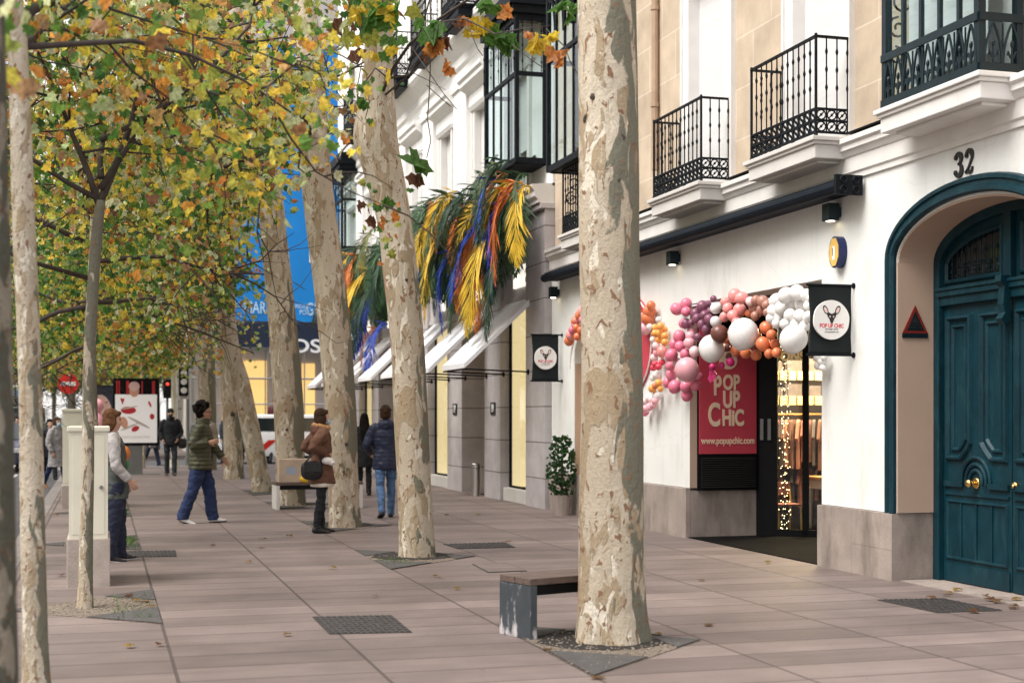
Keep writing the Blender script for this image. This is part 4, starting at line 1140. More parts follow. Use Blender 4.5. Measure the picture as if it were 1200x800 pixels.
st=[(f3,(.35,.1,1),1.9,.035),(f3+Vector((0,0,-.1)),(-.5,.2,.9),1.7,.03),(f3+Vector((0,0,.1)),(.75,.25,.75),2.2,.03),(f3,(-.75,-.1,.35),1.5,.025),(f3+Vector((0,0,.2)),(.1,.9,.6),1.8,.03),(f3+Vector((0,0,.5)),(.85,-.2,.7),2.0,.026),(f3+Vector((0,0,.9)),(-.7,-.3,.7),1.8,.026)]
a,_,k=youngtree('thin young plane tree with a knobbly trunk in front of the cream cabinet',path,[.06,.055,.05,.048,.048,.046,.04],D3,73,st,[(5,.6),(3,.6)],W_mix,.092,34,zmin=2.6);NL+=k
# L4.. further along the row: one built, the others copied
def rowtree(name,label,x,y,seed,cols,h0=2.9,H=3.6,nl=24,grp='young plane trees along the kerb',r=.06,L=2.3,spec=((5,.6),(4,.6)),lsz=.105,nst=8,zmin=2.3):
    b=Vector((x,y,0));path=[b+Vector((0,0,-.15)),b+Vector((.03,0,1.2)),b+Vector((.0,.03,h0)),b+Vector((.05,.0,h0+1.6))]
    r_=random.Random(seed)
    st=ring_starts(r_,b,nst,L,r*.55,(-.25,.7),(h0-.2,h0+1.4))+ring_starts(r_,b,4,L,r*.5,(.5,1.4),(h0+1.2,h0+1.7))
    return youngtree(label,path,[r,r*.9,r*.8,r*.5],y,seed,st,list(spec),cols,lsz,nl,name,grp,.25,8,zmin)
tA,_,k=rowtree('young_plane_tree','young plane tree just beyond the cream cabinet',-.13,17.6,81,W_mix);NL+=k
tB,_,k=rowtree('young_plane_tree','greener young plane tree standing beyond the woman in the grey and green cardigan',-.2,23.2,82,W_green);NL+=k
tC,_,k=rowtree('young_plane_tree','yellowing young plane tree by the far utility cabinet',-.25,29.0,83,W_yel);NL+=k
def clone(src,x,y,rz,sc,label,group=None,name=None):
    c=copy_tree(src);c.location=(x,y,0 if x>PX0 else -.13);c.rotation_euler=(0,0,rz);c.scale=(sc,sc,sc)
    c['label']=label
    if group: c['group']=group
    if name: c.name=name
    return c
clone(tA,-.3,34.6,2.1,1.05,'fourth young plane tree from the cream cabinet, before the advertising panel')
clone(tB,-.3,40.2,4.0,1.1,'young plane tree at the kerb nearest the advertising panel')
clone(tC,1.2,45.0,1.0,1.15,'last young plane tree at the pavement end')
# across the road
far=[];rr_=random.Random(99)
tD,_,k=rowtree('street_tree','broad autumn plane tree across the road',-11.5,24,91,W_mix,3.0,4.5,13,'plane trees across the road',.14,3.6,((6,.6),(5,.55)),.2,10,2.6);NL+=k
tE,_,k=rowtree('street_tree','broad autumn plane tree across the road',-11.5,34,92,W_green,3.0,4.5,13,'plane trees across the road',.14,3.6,((6,.6),(5,.55)),.2,10,2.6);NL+=k
i=0
for (x,y) in ((-11.5,44),(-11.8,54),(-11.4,64),(-11.6,75),(-11.5,88),(-19,30),(-19,54),(-19.5,84),(-4.6,77),(-1.5,74),(-3,95),(2.5,70),(-1.2,60)):
    c=clone((tD,tE)[i%2],x,y,rr_.uniform(0,6.28),rr_.uniform(.95,1.3),'broad autumn plane tree across the road' if x<-9 else 'broad autumn plane tree beyond the far crossing',None if x<-9 else 'plane trees beyond the crossing');i+=1
print('leaves',NL)
# --- hanging twigs of the second tree, in front of the white facade
tw=MB();lv=[];r_=random.Random(17)
DH=13.0
def tws(P,r0,r1=.004): 
    q=[pt(x,y,d) for x,y,d in P];tw.tube(q,[r0+(r1-r0)*i/(len(q)-1) for i in range(len(q))],6)
tws([(448,108,16.0),(462,78,15.2),(480,52,14.5),(508,27,13.8),(560,-8,13.0)],.022,.012)
tws([(455,92,15.6),(480,88,15),(500,55,14.4),(530,10,13.8)],.014)
tws([(447,115,16.1),(475,92,15.2),(492,40,14.5),(505,-5,14)],.014,.008)
tws([(508,27,13.8),(545,22,13.2),(580,40,12.8),(612,34,12.5),(646,30,12.3)],.010)
tws([(504,-5,13.6),(505,60,13.5),(503,110,13.4),(501,140,13.3),(505,165,13.3),(500,185,13.3)],.007)
tws([(455,92,15.6),(440,80,15.6),(428,96,15.4),(433,120,15.2),(428,140,15.2)],.010)
tws([(480,52,14.5),(520,110,14),(535,128,13.8)],.006);tws([(500,100,14),(520,118,13.8),(528,125,13.8)],.005)
tws([(545,22,13.2),(560,58,13),(566,66,13)],.005);tws([(640,34,12.3),(662,55,12.2),(668,72,12.2),(690,108,12.1),(700,135,12.1)],.005)
tws([(600,52,12.6),(622,70,12.5),(640,82,12.4)],.004)
def lf(x,y,s,col,D=13.2):
    c=(.07,.16,.03) if col=='g' else (.55,.40,.04) if col=='y' else (.5,.20,.05) if col=='o' else (.13,.06,.035) if col=='b' else (.30,.32,.06)
    j=r_.uniform(.85,1.15);lv.append((pt(x,y,D),s/F*D*1.0,tuple(v*j for v in c)))
for x,y,s,c in ((491,190,34,'g'),(489,206,18,'b'),(504,34,30,'g'),(512,28,22,'g'),(516,48,24,'b'),(510,52,20,'o'),(500,62,16,'b'),(524,48,20,'b'),(525,74,18,'o'),(527,80,16,'o'),(556,25,20,'y'),(566,27,20,'y'),(552,40,16,'y'),(546,22,14,'o'),(539,26,14,'b'),(584,38,24,'g'),(590,46,24,'g'),(578,44,18,'g'),(604,48,22,'g'),(596,54,18,'g'),(624,50,20,'y'),(632,48,18,'y'),(618,38,14,'o'),(645,40,20,'y'),(652,62,22,'o'),(655,68,18,'o'),(660,5,26,'g'),(668,12,22,'g'),(676,6,18,'g'),(568,4,24,'g'),(580,6,20,'g'),(590,10,18,'o'),(455,235,14,'g'),(466,252,13,'o'),(440,240,12,'g'),(436,256,14,'b'),(448,262,14,'o'),(422,242,12,'b'),(433,213,10,'g'),(481,223,8,'g'),(425,120,14,'g'),(432,140,10,'g'),(452,10,28,'y'),(440,8,26,'g'),(462,12,26,'g'),(430,22,26,'g'),(418,12,26,'y'),(446,26,22,'g')):
    for q in range(1 if s<12 else 2): lf(x+r_.gauss(0,2),y+r_.gauss(0,2),s*r_.uniform(.75,1.05)*1.35,c,13.3 if x<640 else 12.2)
for _ in range(60): lf(r_.gauss(440,22),r_.gauss(20,26),r_.uniform(15,28),r_.choice('ggyvvob'),r_.uniform(13.5,15.5))
for _ in range(26): lf(r_.gauss(445,16),r_.gauss(255,22),r_.uniform(8,15),r_.choice('ggvob'),r_.uniform(14.5,15.5))
tw.build('hanging_branches',M['twig'],t2,smooth=True,fix=False)
link('hanging_leaves',leafmesh('hanging_leaves',lv,r_),t2,M['leaf'])
# --- tree pits
def pit(x0,yc,side,name,label,grow=1.15,grass=0):
    """triangular pit, long side on the joint at x0"""
    s=side
    q=MB();q.prism([(x0,yc-1.1),(x0,yc+1.1),(x0+s*1.2,yc)],lambda u,v,d:(u,v,d),.001,.005)
    o=q.build('tree_pit',M['soil']);tag(o,kind='structure')
    if s>0:
        q=MB();q.prism([(x0+.52+.47*math.cos(2*math.pi*i/28)*(1+.08*math.sin(i*2.3)),yc+.20+.45*math.sin(2*math.pi*i/28)*(1+.08*math.cos(i*3.1))) for i in range(28)],lambda u,v,d:(u,v,d),.0045,.0085);tag(q.build('dark_soil',M['darksoil']),kind='structure')
    q=MB()
    q.prism([(x0,yc-1.1),(x0,yc-.15),(x0+s*.56,yc-.58)],lambda u,v,d:(u,v,d),.009,.013)
    q.prism([(x0,yc+1.1),(x0,yc+.35),(x0+s*.42,yc+.72)],lambda u,v,d:(u,v,d),.009,.013)
    q.prism([(x0+s*1.19,yc),(x0+s*.9,yc-.27),(x0+s*.9,yc+.27)],lambda u,v,d:(u,v,d),.009,.013)
    p=q.build('pit_plate',M['plate'],None);tag(p,kind='structure')
    if grass:
        G=MB();rg=random.Random(int(yc*10))
        for _ in range(grass):
            a=Vector((x0+s*rg.uniform(.02,.35),yc+rg.uniform(-.8,-.1) if s>0 else yc+rg.uniform(-.9,.7),.004))
            h=rg.uniform(.02,.055);d=Vector((rg.gauss(0,.03),rg.gauss(0,.03),h));w_=Vector((.004,.003,0))
            G.add([a-w_,a+w_,a+d],[(0,1,2)])
        return G
    return None
G=MB()
for (x0,yc,s,gcount) in ((2.9,9.32,1,0),(2.88,15.6,1,70),(2.88,20.4,1,0),(2.9,25.5,1,0),(2.9,29.8,1,40),(.44,12.3,-1,70),(.44,18.5,-1,500),(.44,24.4,-1,300)):
    g=pit(x0,yc,s,'','',grass=gcount)
    if g: G.add(g.v,g.f)
tag(G.build('grass_tufts',M['grass'],fix=False),kind='stuff')

G=MB();rg=random.Random(77)
for (x0,yc,s,n_) in ((2.9,9.32,1,900),(2.88,15.6,1,250),(.44,12.3,-1,500)):
    for _ in range(n_):
        u=rg.random();v=rg.uniform(-1,1)
        if abs(v)>1-u: continue
        x=x0+s*1.18*u;y=yc+1.05*v;r=rg.uniform(.005,.013)
        G.ball((x,y,.008),(r,r*rg.uniform(.7,1.2),r*.6),5,3)
tag(G.build('pit_gravel',mat('pebble',(.24,.20,.165),.9,.5,9),fix=False),kind='stuff')
# =================== metal covers in the paving ===================
def cover(px,label,bars=True,mt='grate',h=.008):
    P=[gnd(x,y) for x,y in px];c=sum(P,Vector())/4
    q=MB();q.prism([(p.x,p.y) for p in P],lambda u,v,d:(u,v,d),.001,.006)
    t=thing('access_cover',label,'manhole cover',(c.x,c.y,0),'iron covers set in the paving')
    q.build('cover_frame',M[mt],t)
    if not bars:
        q=MB();q.prism([tuple((p*.93+c*.07).xy) for p in P],lambda u,v,d:(u,v,d),.0065,.0085);q.build('stone_inlay',M['pave'],t)
    if bars:
        q=MB();n=13;m=9
        for i in range(n):
            for j in range(m):
                a=P[0].lerp(P[1],(i+.5)/n);b=P[3].lerp(P[2],(i+.5)/n);c_=a.lerp(b,(j+.5)/m)
                e=(P[1]-P[0])/n*.33;e2=(P[3]-P[0])/m*.30
                if (i+j)%2:e,e2=e*.6,e2*1.3
                c_.z=.008;q.obox(c_,e,e2,(0,0,.004))
        q.build('tread_pattern',M[mt],t)
    return t
cover(((366,723),(459,721),(483,741),(386,743)),'square iron cover with a ribbed tread in the open paving left of the black bench')
cover(((519,637.5),(592,635.5),(604,641.5),(536,643)),'dark cover in the paving right behind the second plane tree',True)
cover(((1028,703),(1105,701.5),(1175,715.5),(1098,718)),'rusty iron cover in front of the teal door')
cover(((140,646),(206,645),(207,652),(146,653)),'long narrow cover beside the woman standing at the cabinet')
cover(((553,661),(592,659),(618,669),(572,671)),'stone inlaid cover with thin dark edge close to the far end of the black bench',False)
# =================== benches ===================
def vec(a): return Vector((math.sin(R(a)),math.cos(R(a)),0))
def bench(loc,ang,L,W,H,label,plate='benchsteel',name='street_bench',slat=2,th=.06):
    t=thing(name,label,'bench',loc)
    d=vec(ang);p=Vector((-d.y,d.x,0));o=Vector(loc)
    for s in (0,1):
        q=MB();c=o+d*(s*(L-th)+th/2)+p*(W/2);q.obox(c+Vector((0,0,(H-.05)/2)),d*th/2,p*W/2,Vector((0,0,(H-.05)/2)))
        q.build('leg',M[plate],t,bevel=.006)
    q=MB()
    for k in range(slat):
        w=W/slat;q.obox(o+d*(L/2)+p*(w*(k+.5))+Vector((0,0,H-.022)),d*L/2,p*(w/2-.004),Vector((0,0,.024)))
    q.build('seat',M['wood'],t,bevel=.004)
    q=MB();q.obox(o+d*(L/2)+p*.03+Vector((0,0,H-.085)),d*(L/2-th),p*.012,Vector((0,0,.035)));q.obox(o+d*(L/2)+p*(W-.03)+Vector((0,0,H-.085)),d*(L/2-th),p*.012,Vector((0,0,.035)))
    q.build('seat_rail',M['black'],t)
    return t
bench((2.93,9.66,0),72,.86,.40,.435,'black steel ended bench with scuffed white leg paint beside the nearest plane tree')
bench((2.84,24.25,0),88,1.5,.5,.46,'pale wooden bench carrying a cardboard box, in front of a plane tree',plate='sill')
q=MB();q.box(2.90,3.66,24.34,24.64,.462,.86)
t=q.build('cardboard_box',mat('cardboard',(.50,.39,.30),.9,.15,4),None,bevel=.008,origin=(3.24,24.49,.46));tag(t,'flat brown cardboard box with printed patches resting on the pale bench','box')
q=MB();q.box(3.02,3.20,24.337,24.3395,.60,.72);q.box(3.34,3.46,24.337,24.3395,.5,.56);pt_=q.build('printed_patch',mat('blue_print',(.35,.40,.50),.8),t)
q=MB();q.ball((3.34,24.29,.52),(.10,.06,.07),10,6);o=q.build('plastic_bag',mat('yellow_plastic',(.75,.48,.03),.45),None,smooth=True,origin=(3.34,24.29,.46));tag(o,'small yellow plastic bag at the front of the pale bench','bag')
# =================== cabinets ===================
def cabinet(x0,x1,y0,y1,H,hb,label):
    t=thing('utility_cabinet',label,'cabinet',((x0+x1)/2,(y0+y1)/2,0),'utility cabinets by the kerb')
    q=MB();q.box(x0-.02,x1+.02,y0-.02,y1+.02,-.02,hb);q.build('base',M['cabbase'],t,bevel=.01)
    q=MB();q.box(x0,x1,y0,y1,hb,H-.05);q.box(x0+.03,x1-.03,y0-.004,y0,hb+.04,H-.09)
    b=q.build('cabinet_body',M['cabmetal'],t,bevel=.006)
    q=MB();q.tube([(x1-.06,y0-.008,H*.62),(x1-.06,y0-.03,H*.62)],.018,8);q.build('lock',M['greymetal'],b)
    q=MB();q.box(x0-.018,x1+.018,y0-.018,y1+.018,H-.05,H);q.build('lid',M['cabmetal'],t,bevel=.012)
cabinet(-.30,.05,13.85,14.75,1.50,.45,'cream metal utility cabinet on a concrete base right behind the thin young tree')
cabinet(-.66,-.26,25.6,26.6,1.72,.40,'farther and taller beige utility cabinet at the kerb')
# =================== advertising panels ===================
t=thing('advert_panel','street advert panel showing a person in white and red clothes','advertising panel',(.86,39.9,0))
def yq(mb,x0,x1,z0,z1,y): mb.box(x0,x1,y-.003,y,z0,z1)
q=MB();q.box(.27,1.49,39.8,40.0,.79,2.62);q.build('panel_frame',M['black'],t,bevel=.03)
q=MB();q.box(.57,1.05,39.82,39.98,-.01,.785);q.build('foot',M['greymetal'],t,bevel=.01)
q=MB();q.box(.2,1.5,39.7,40.1,-.02,.02);q.build('foot_plate',M['greymetal'],t)
q=MB();q.box(.33,1.43,39.792,39.798,.87,2.18);pw=emit('poster_white',(.82,.80,.79),.12);a_=q.build('poster',pw,t)
def blob(mb,cx,cz,rx,rz,y,n=16,rot=0,poly=None):
    P=poly or [(cx+rx*math.cos(2*math.pi*i/n)*math.cos(rot)-rz*math.sin(2*math.pi*i/n)*math.sin(rot),cz+rx*math.cos(2*math.pi*i/n)*math.sin(rot)+rz*math.sin(2*math.pi*i/n)*math.cos(rot)) for i in range(n)]
    mb.prism(P,lambda u,v,d:(u,d,v),y-.002,y)
pr=mat('poster_red',(.55,.03,.04),.5);pk=mat('poster_skin',(.68,.36,.25),.5);pg=mat('poster_warm_grey',(.60,.52,.46),.5)
q=MB();q.box(.33,1.43,39.792,39.798,2.18,2.56);q.build('poster_top',M['black'],a_)
q=MB()
for x in (.36,.42,.62,.66,1.02,1.3,1.34): yq(q,x,x+.035,2.19,2.55,39.79)
blob(q,.52,2.02,.07,.07,39.79,poly=[(.46,2.08),(.58,2.06),(.52,1.90)]);blob(q,.68,1.75,.20,.10,39.79);blob(q,.86,1.25,.11,.07,39.79,rot=.5);blob(q,1.30,1.58,.06,.08,39.79);blob(q,1.24,1.92,.03,.09,39.79,rot=.4)
q.build('poster_red_shape',pr,a_)
q=MB();blob(q,.83,2.27,.13,.16,39.7885);q.build('poster_skin_shape',pk,a_)
q=MB();blob(q,.56,1.42,.10,.16,39.7885,rot=.3);q.build('poster_hand_shape',pk,a_)
q=MB();blob(q,.83,2.40,.145,.13,39.786);q.build('poster_hat',mat('poster_pink_hat',(.75,.5,.48),.5),a_)
q=MB();blob(q,.95,1.42,.34,.035,39.789,rot=-.5);blob(q,.7,1.3,.25,.03,39.789,rot=.4);blob(q,.7,1.82,.24,.02,39.789,rot=.2);q.build('poster_fold_shape',pg,a_)
text('poster_lettering','NEW COLLECTION',.085,(.88,39.789,1.02),*FY,pg,a_,.001)
t=thing('advert_panel','farther advert panel with a close-up of a face, partly behind the cabinets','advertising panel',atY(126,487,46.3)*Vector((1,1,0)) if False else (-.05,45.9,0))
q=MB();q.box(-.52,.42,45.85,46.0,.85,2.55);q.box(-.2,.1,45.86,45.99,-.01,.85);q.build('panel_frame',M['black'],t,bevel=.02)
q=MB();q.box(-.47,.37,45.84,45.848,.92,2.5);a_=q.build('poster',mat('poster_dark_blue',(.03,.04,.07),.5),t)
q=MB();blob(q,.0,1.85,.26,.42,45.837,rot=.25);q.build('poster_skin_shape',mat('poster_pale_skin',(.72,.5,.45),.5),a_)
q=MB();blob(q,-.06,1.98,.05,.02,45.833);blob(q,.12,2.02,.05,.02,45.833);blob(q,.06,1.62,.07,.03,45.833);q.build('poster_face_shape',pr,a_)
q=MB();yq(q,-.47,.37,.92,1.25,45.835);q.build('poster_band',pw,a_)
# pink puffy figure and the ball by the cabinets
t=thing('balloon_figure','pink puffy balloon figure with round head behind the cabinets','balloon figure',(-.12,37.6,0))
pkm=mat('pink_rubber',(.80,.38,.45),.35)
q=MB();q.ball((-.12,37.6,1.86),.17,14,10);q.ball((-.12,37.6,1.38),(.20,.17,.34),14,10);q.ball((-.24,37.6,.95),(.12,.12,.3),10,8);q.ball((.0,37.6,.95),(.12,.12,.3),10,8);q.ball((-.34,37.6,1.45),(.09,.09,.2),10,8);q.ball((.10,37.6,1.45),(.09,.09,.2),10,8)
q.build('figure_body',pkm,t,smooth=True)
q=MB();q.tube([(-.12,37.6,0),(-.12,37.6,.7)],[.22,.18],14);q.build('pedestal',M['whitetrim'],t)
o=thing('balloon','orange and green balloon near the advert panel','balloon',(.5,36.5,.0))
q=MB();q.ball((.5,36.5,.66),(.17,.17,.2),14,10);q.build('balloon_body',mat('orange_balloon',(.80,.22,.03),.35),o,smooth=True)
q=MB();q.ball((.52,36.52,.38),(.13,.13,.15),14,10);q.tube([(.5,36.5,0),(.5,36.5,.3)],.02,6);q.build('balloon_foot',mat('green_balloon',(.03,.3,.08),.35),o,smooth=True)
# =================== poles, signs, traffic light ===================
def pole(name,label,cat,x,y,h,r,m='greymetal'):
    t=thing(name,label,cat,(x,y,0));z0=0 if x>PX0 and y<PY1 else -.13
    q=MB();q.tube([(x,y,z0),(x,y,.25),(x,y,.26),(x,y,h)],[r*1.5,r*1.5,r,r*.8],12);q.build('pole',M[m],t,smooth=False);return t
v=atY(80,449,38);t=pole('road_sign','red round no entry sign on a thin post by the kerb','road sign',v.x,v.y,2.75,.03)
q=MB();q.prism([(v.x+.26*math.cos(2*math.pi*i/24),2.42+.26*math.sin(2*math.pi*i/24)) for i in range(24)],lambda u,w,d:(u,d,w),37.93,37.96);s_=q.build('sign_plate',mat('sign_red',(.65,.03,.02),.4),t)
q=MB();q.box(v.x-.19,v.x+.19,37.924,37.929,2.37,2.47);q.build('sign_bar',M['white_paint'],s_)
v=atY(204,487,44.8);t=pole('lamp_post','tall pale grey lamp post behind the man in black','street lamp',v.x,v.y,8.5,.09,'cabmetal')
q=MB();q.tube([(v.x,v.y,8.4),(v.x-.5,v.y,8.9),(v.x-1.3,v.y,9.0)],.05,8);q.obox((v.x-1.6,v.y,8.98),(.35,0,0),(0,.14,0),(0,0,.06));q.build('lamp_head',M['greymetal'],t)
v=atY(220,487,47.5);t=pole('traffic_light','traffic light with black and white striped board at the crossing','traffic light',v.x,v.y,3.4,.06)
q=MB();q.box(v.x-.32,v.x+.02,47.3,47.33,2.15,3.25);bd=q.build('backing_board',M['white_paint'],t)
q=MB();q.box(v.x-.30,v.x+.0,47.05,47.3,2.25,3.15);hs=q.build('signal_housing',M['black'],t,bevel=.02)
q=MB()
for i in range(3): q.tube([(v.x-.15,47.05,2.42+.28*i),(v.x-.15,46.95,2.42+.28*i)],.10,12)
q.build('signal_visor',M['white_paint'],hs)
v=atY(196,487,50);t=pole('traffic_light','slim pedestrian signal with a small red lamp left of the lamp post','traffic light',v.x,v.y,2.9,.05)
q=MB();q.box(v.x-.14,v.x+.14,49.7,49.94,2.2,2.85);hs=q.build('signal_housing',M['black'],t,bevel=.02)
q=MB();q.ball((v.x,49.69,2.68),(.055,.03,.055),10,6);q.build('red_lamp',emit('signal_red',(1,.05,.03),.7),hs)
# bollards
def bollard(x,y,h,r,label,m,grp=None):
    t=thing('bollard',label,'bollard',(x,y,0),grp);z=0 if x>PX0 else -.13
    q=MB();q.tube([(x,y,z),(x,y,h),(x,y,h+.008),(x,y,h+.01)],[r,r,r*.93,r*.6],18);q.build('post',M[m],t,autosmooth=30,smooth=True)
    q=MB();q.tube([(x,y,h-.09),(x,y,h-.075)],r*1.03,18);q.build('collar',M['greymetal'],t)
bollard(7.16,27.4,.64,.085,'brushed steel bollard in front of the granite shop piers','steel')
for px_,y in ((66,44.0),(71,47.6)):
    v=atY(px_,487,y);bollard(v.x,v.y,1.55,.06,'white post standing at the kerb near the crossing','white_paint','white posts at the crossing')
# =================== wall fittings of the shop ===================
lampglow=emit('lamp_glow',(1,.86,.62),6)
def walllamp(y,z,label):
    t=thing('wall_lamp',label,'wall lamp',(7.4,y,z),'square wall lamps on the shop front')
    q=MB();q.box(7.24,7.36,y-.075,y+.075,z-.09,z+.09);q.box(7.36,7.399,y-.05,y+.05,z-.05,z+.05);q.build('lamp_housing',M['tealdark'],t,bevel=.004)
    q=MB();q.tube([(7.30,y,z-.088),(7.30,y,z-.094)],.045,14);q.build('lamp_lens',lampglow,t)
walllamp(13.28,3.72,'square black wall lamp above the yellow plaque')
walllamp(17.55,3.70,'square black wall lamp above the pink balloons, right of the nearest tree')
walllamp(22.75,3.68,'square black wall lamp above the farther hanging flag')
t=thing('wall_plaque','oval yellow plaque with dark blue rim on the white wall above the flag','plaque',(7.4,13.22,3.3))
q=MB();q.prism([(13.22+.115*math.cos(2*math.pi*i/20),3.3+.165*math.sin(2*math.pi*i/20)) for i in range(20)],lambda u,v,d:(d,u,v),7.31,7.399);q.build('plaque_rim',mat('navy_enamel',(.01,.02,.09),.35),t)
q=MB();q.prism([(13.22+.10*math.cos(2*math.pi*(i+.5)/8),3.3+.155*math.sin(2*math.pi*(i+.5)/8)) for i in range(8)],lambda u,v,d:(d,u,v),7.303,7.3095);f_=q.build('plaque_face',mat('yellow_enamel',(.72,.46,.12),.4),t)
q=MB();q.box(7.300,7.3029,13.195,13.245,3.22,3.36);q.build('plaque_patch',M['text_white'],f_)
text('plaque_lettering','1',.12,(7.2995,13.235,3.3),*FX,M['text_dark'],f_,.001)
def flagsign(y,x0,x1,z0,z1,label):
    t=thing('hanging_flag',label,'sign',(7.4,y,z0),'black flag signs of the shop')
    q=MB();nx=14;nz=16;vs=[];fs=[]
    for j in range(nz+1):
        for i in range(nx+1):
            u=i/nx;v=j/nz;b=math.sin(u*7+v*2)*.012*math.sin(math.pi*v)+.01*math.sin(v*9)*math.sin(math.pi*v)
            vs.append((x0+(x1-x0)*u+(.022*math.sin(math.pi*v) if u<.5 else -.0)*(1-2*u),y+b,z0+(z1-z0)*v))
    for j in range(nz):
        for i in range(nx): a=j*(nx+1)+i;fs.append((a,a+1,a+nx+2,a+nx+1))
    q.add(vs,fs);cl=q.build('flag_cloth',M['flag'],t,smooth=True,fix=False)
    md=cl.modifiers.new('thick','SOLIDIFY');md.thickness=.006
    for z in (z0,z1):
        q=MB();q.tube([(x0-.02,y,z),(7.41,y,z)],.013,8);q.tube([(7.385,y,z),(7.41,y,z)],.03,8);q.build('flag_rod',M['iron'],t)
    cx=(x0+x1)/2;cz=(z0+z1)/2;r=min(x1-x0,.5)*.41;yy=y-.03
    q=MB();q.prism([(cx+r*math.cos(2*math.pi*i/36)*(1+.015*math.sin(i)),cz+r*math.sin(2*math.pi*i/36)) for i in range(36)],lambda u,v,d:(u,d,v),yy-.004,yy+.02);dc=q.build('emblem_disc',M['disc'],cl)
    k=r/.2
    def ys(P,dy): return [(cx+u*k,cz+v*k) for u,v in P],dy
    q=MB()
    def add(P,dy=.006):
        q.prism([(cx+u*k,cz+v*k) for u,v in P],lambda u,v,d:(u,d,v),yy-dy,yy-.003)
    def el(a,b,rx,rz,rot=0,n=16): return [(a+rx*math.cos(2*math.pi*i/n)*math.cos(rot)-rz*math.sin(2*math.pi*i/n)*math.sin(rot),b+rx*math.cos(2*math.pi*i/n)*math.sin(rot)+rz*math.sin(2*math.pi*i/n)*math.cos(rot)) for i in range(n)]
    add(el(-.068,.100,.026,.048,.45));add(el(.068,.100,.026,.048,-.45))
    add([(-.052,.06),(-.03,.075),(-.01,.062),(.01,.062),(.03,.075),(.052,.06),(.045,.03),(.03,.012),(.016,-.02),(.010,-.035),(-.010,-.035),(-.016,-.02),(-.03,.012),(-.045,.03)])
    q.build('emblem_head',M['text_dark'],dc)
    q=MB();add(el(-.068,.098,.016,.034,.45),.008);add(el(.068,.098,.016,.034,-.45),.008);add(el(-.02,.032,.007,.009),.008);add(el(.02,.032,.007,.009),.008)
    q.build('emblem_ears',mat('emblem_pink',(.75,.55,.48),.7) if 'emblem_pink' not in bpy.data.materials else bpy.data.materials['emblem_pink'],dc)
    text('flag_lettering','POP UP CHIC',.058*k,(cx,yy-.005,cz-.062*k),*FY,M['text_red'],dc,.001,.78,.0015)
    text('flag_lettering','concept store',.026*k,(cx,yy-.005,cz-.094*k),*FY,M['text_dark'],dc,.0008,1.0,0)
    text('flag_lettering','www.popupchic.com',.022*k,(cx,yy-.005,cz-.122*k),*FY,M['text_dark'],dc,.0008,.85,0)
flagsign(12.97,6.88,7.37,2.22,2.93,'black hanging flag with white round emblem nearest the teal door')
flagsign(22.55,6.86,7.33,2.18,2.95,'farther black hanging flag with white round emblem, beside the grey granite pier')
# triangular warning sign in the door reveal (faces back down the street)
yT=PC+PH-.0215
t=thing('warning_sign','dark triangular alarm sign with red border on the door reveal','sign',(7.585,yT,2.35))
def xz(mb,P,y0,y1): mb.prism(P,lambda u,v,d:(u,d,v),y0,y1)
q=MB();xz(q,[(7.445,2.40),(7.725,2.40),(7.585,2.67)],yT-.012,yT);a_=q.build('sign_border',mat('dark_red_paint',(.20,.02,.012),.5),t)
q=MB();xz(q,[(7.49,2.428),(7.68,2.428),(7.585,2.612)],yT-.015,yT-.0121);xz(q,[(7.445,2.355),(7.725,2.355),(7.725,2.399),(7.445,2.399)],yT-.012,yT);q.build('sign_face',M['tealdark'],t)
q=MB();xz(q,[(7.545,2.50),(7.625,2.50),(7.60,2.54),(7.585,2.57),(7.57,2.54)],yT-.018,yT-.0151);xz(q,[(7.51,2.45),(7.66,2.45),(7.66,2.462),(7.51,2.462)],yT-.018,yT-.0151);xz(q,[(7.525,2.474),(7.645,2.474),(7.645,2.486),(7.525,2.486)],yT-.018,yT-.0151);q.build('sign_pictogram',M['text_dark'],t)
# =================== balloons ===================
def bm(n,c): return mat(n,c,.28,.04,3,spec=.5)
BM={'w':bm('white_balloon',(.82,.80,.78)),'p':bm('pink_balloon',(.80,.21,.31)),'l':bm('light_pink_balloon',(.86,.42,.47)),'q':bm('pale_pink_balloon',(.84,.62,.62)),
 'm':bm('mauve_balloon',(.24,.085,.14)),'s':bm('salmon_balloon',(.84,.32,.30)),'b':bm('brown_balloon',(.17,.065,.05)),'g':bm('rose_brown_balloon',(.42,.20,.15)),
 'o':bm('terracotta_balloon',(.72,.20,.085)),'y':bm('orange_balloon_small',(.88,.38,.09)),'r':bm('red_balloon',(.70,.06,.10)),'a':bm('magenta_balloon',(.55,.02,.16))}
BMESH={}
def balloon(root,px,py,r,c,X):
    v,Z=fac(px,py,X);rad=r/F*Z
    if c not in BMESH:
        q=MB();n=16;m=12;vs=[];fs=[]
        q.ball((0,0,0),1,n,m)
        q.v=[(x*(1-.06*(-z if z<0 else 0)),y*(1-.06*(-z if z<0 else 0)),z*1.06 if z<0 else z) for x,y,z in q.v]
        q.tube([(0,0,-1.04),(0,0,-1.12),(0,0,-1.14)],[.03,.06,.02],6)
        me=q.mesh('balloon_skin');me.polygons.foreach_set('use_smooth',[True]*len(me.polygons));me.materials.append(BM[c]);BMESH[c]=me
    o=bpy.data.objects.new('balloon',BMESH[c]);COL.objects.link(o);o.parent=root
    o.location=v-ORG[root.name];o.scale=(rad,rad,rad*1.05)
    o.rotation_euler=(rbal.gauss(0,.5),rbal.gauss(0,.5),0)
    return o
rbal=random.Random(4)
G1=thing('balloon_garland','garland of pink, mauve, terracotta and white balloons over the shop entrance','balloon garland',(7.2,15.6,2.4))
big=[(871,391,18,'w'),(834,408,15.5,'w'),(930,397,16.5,'w'),(805,433,14.5,'l'),(843,391,10.5,'b')]
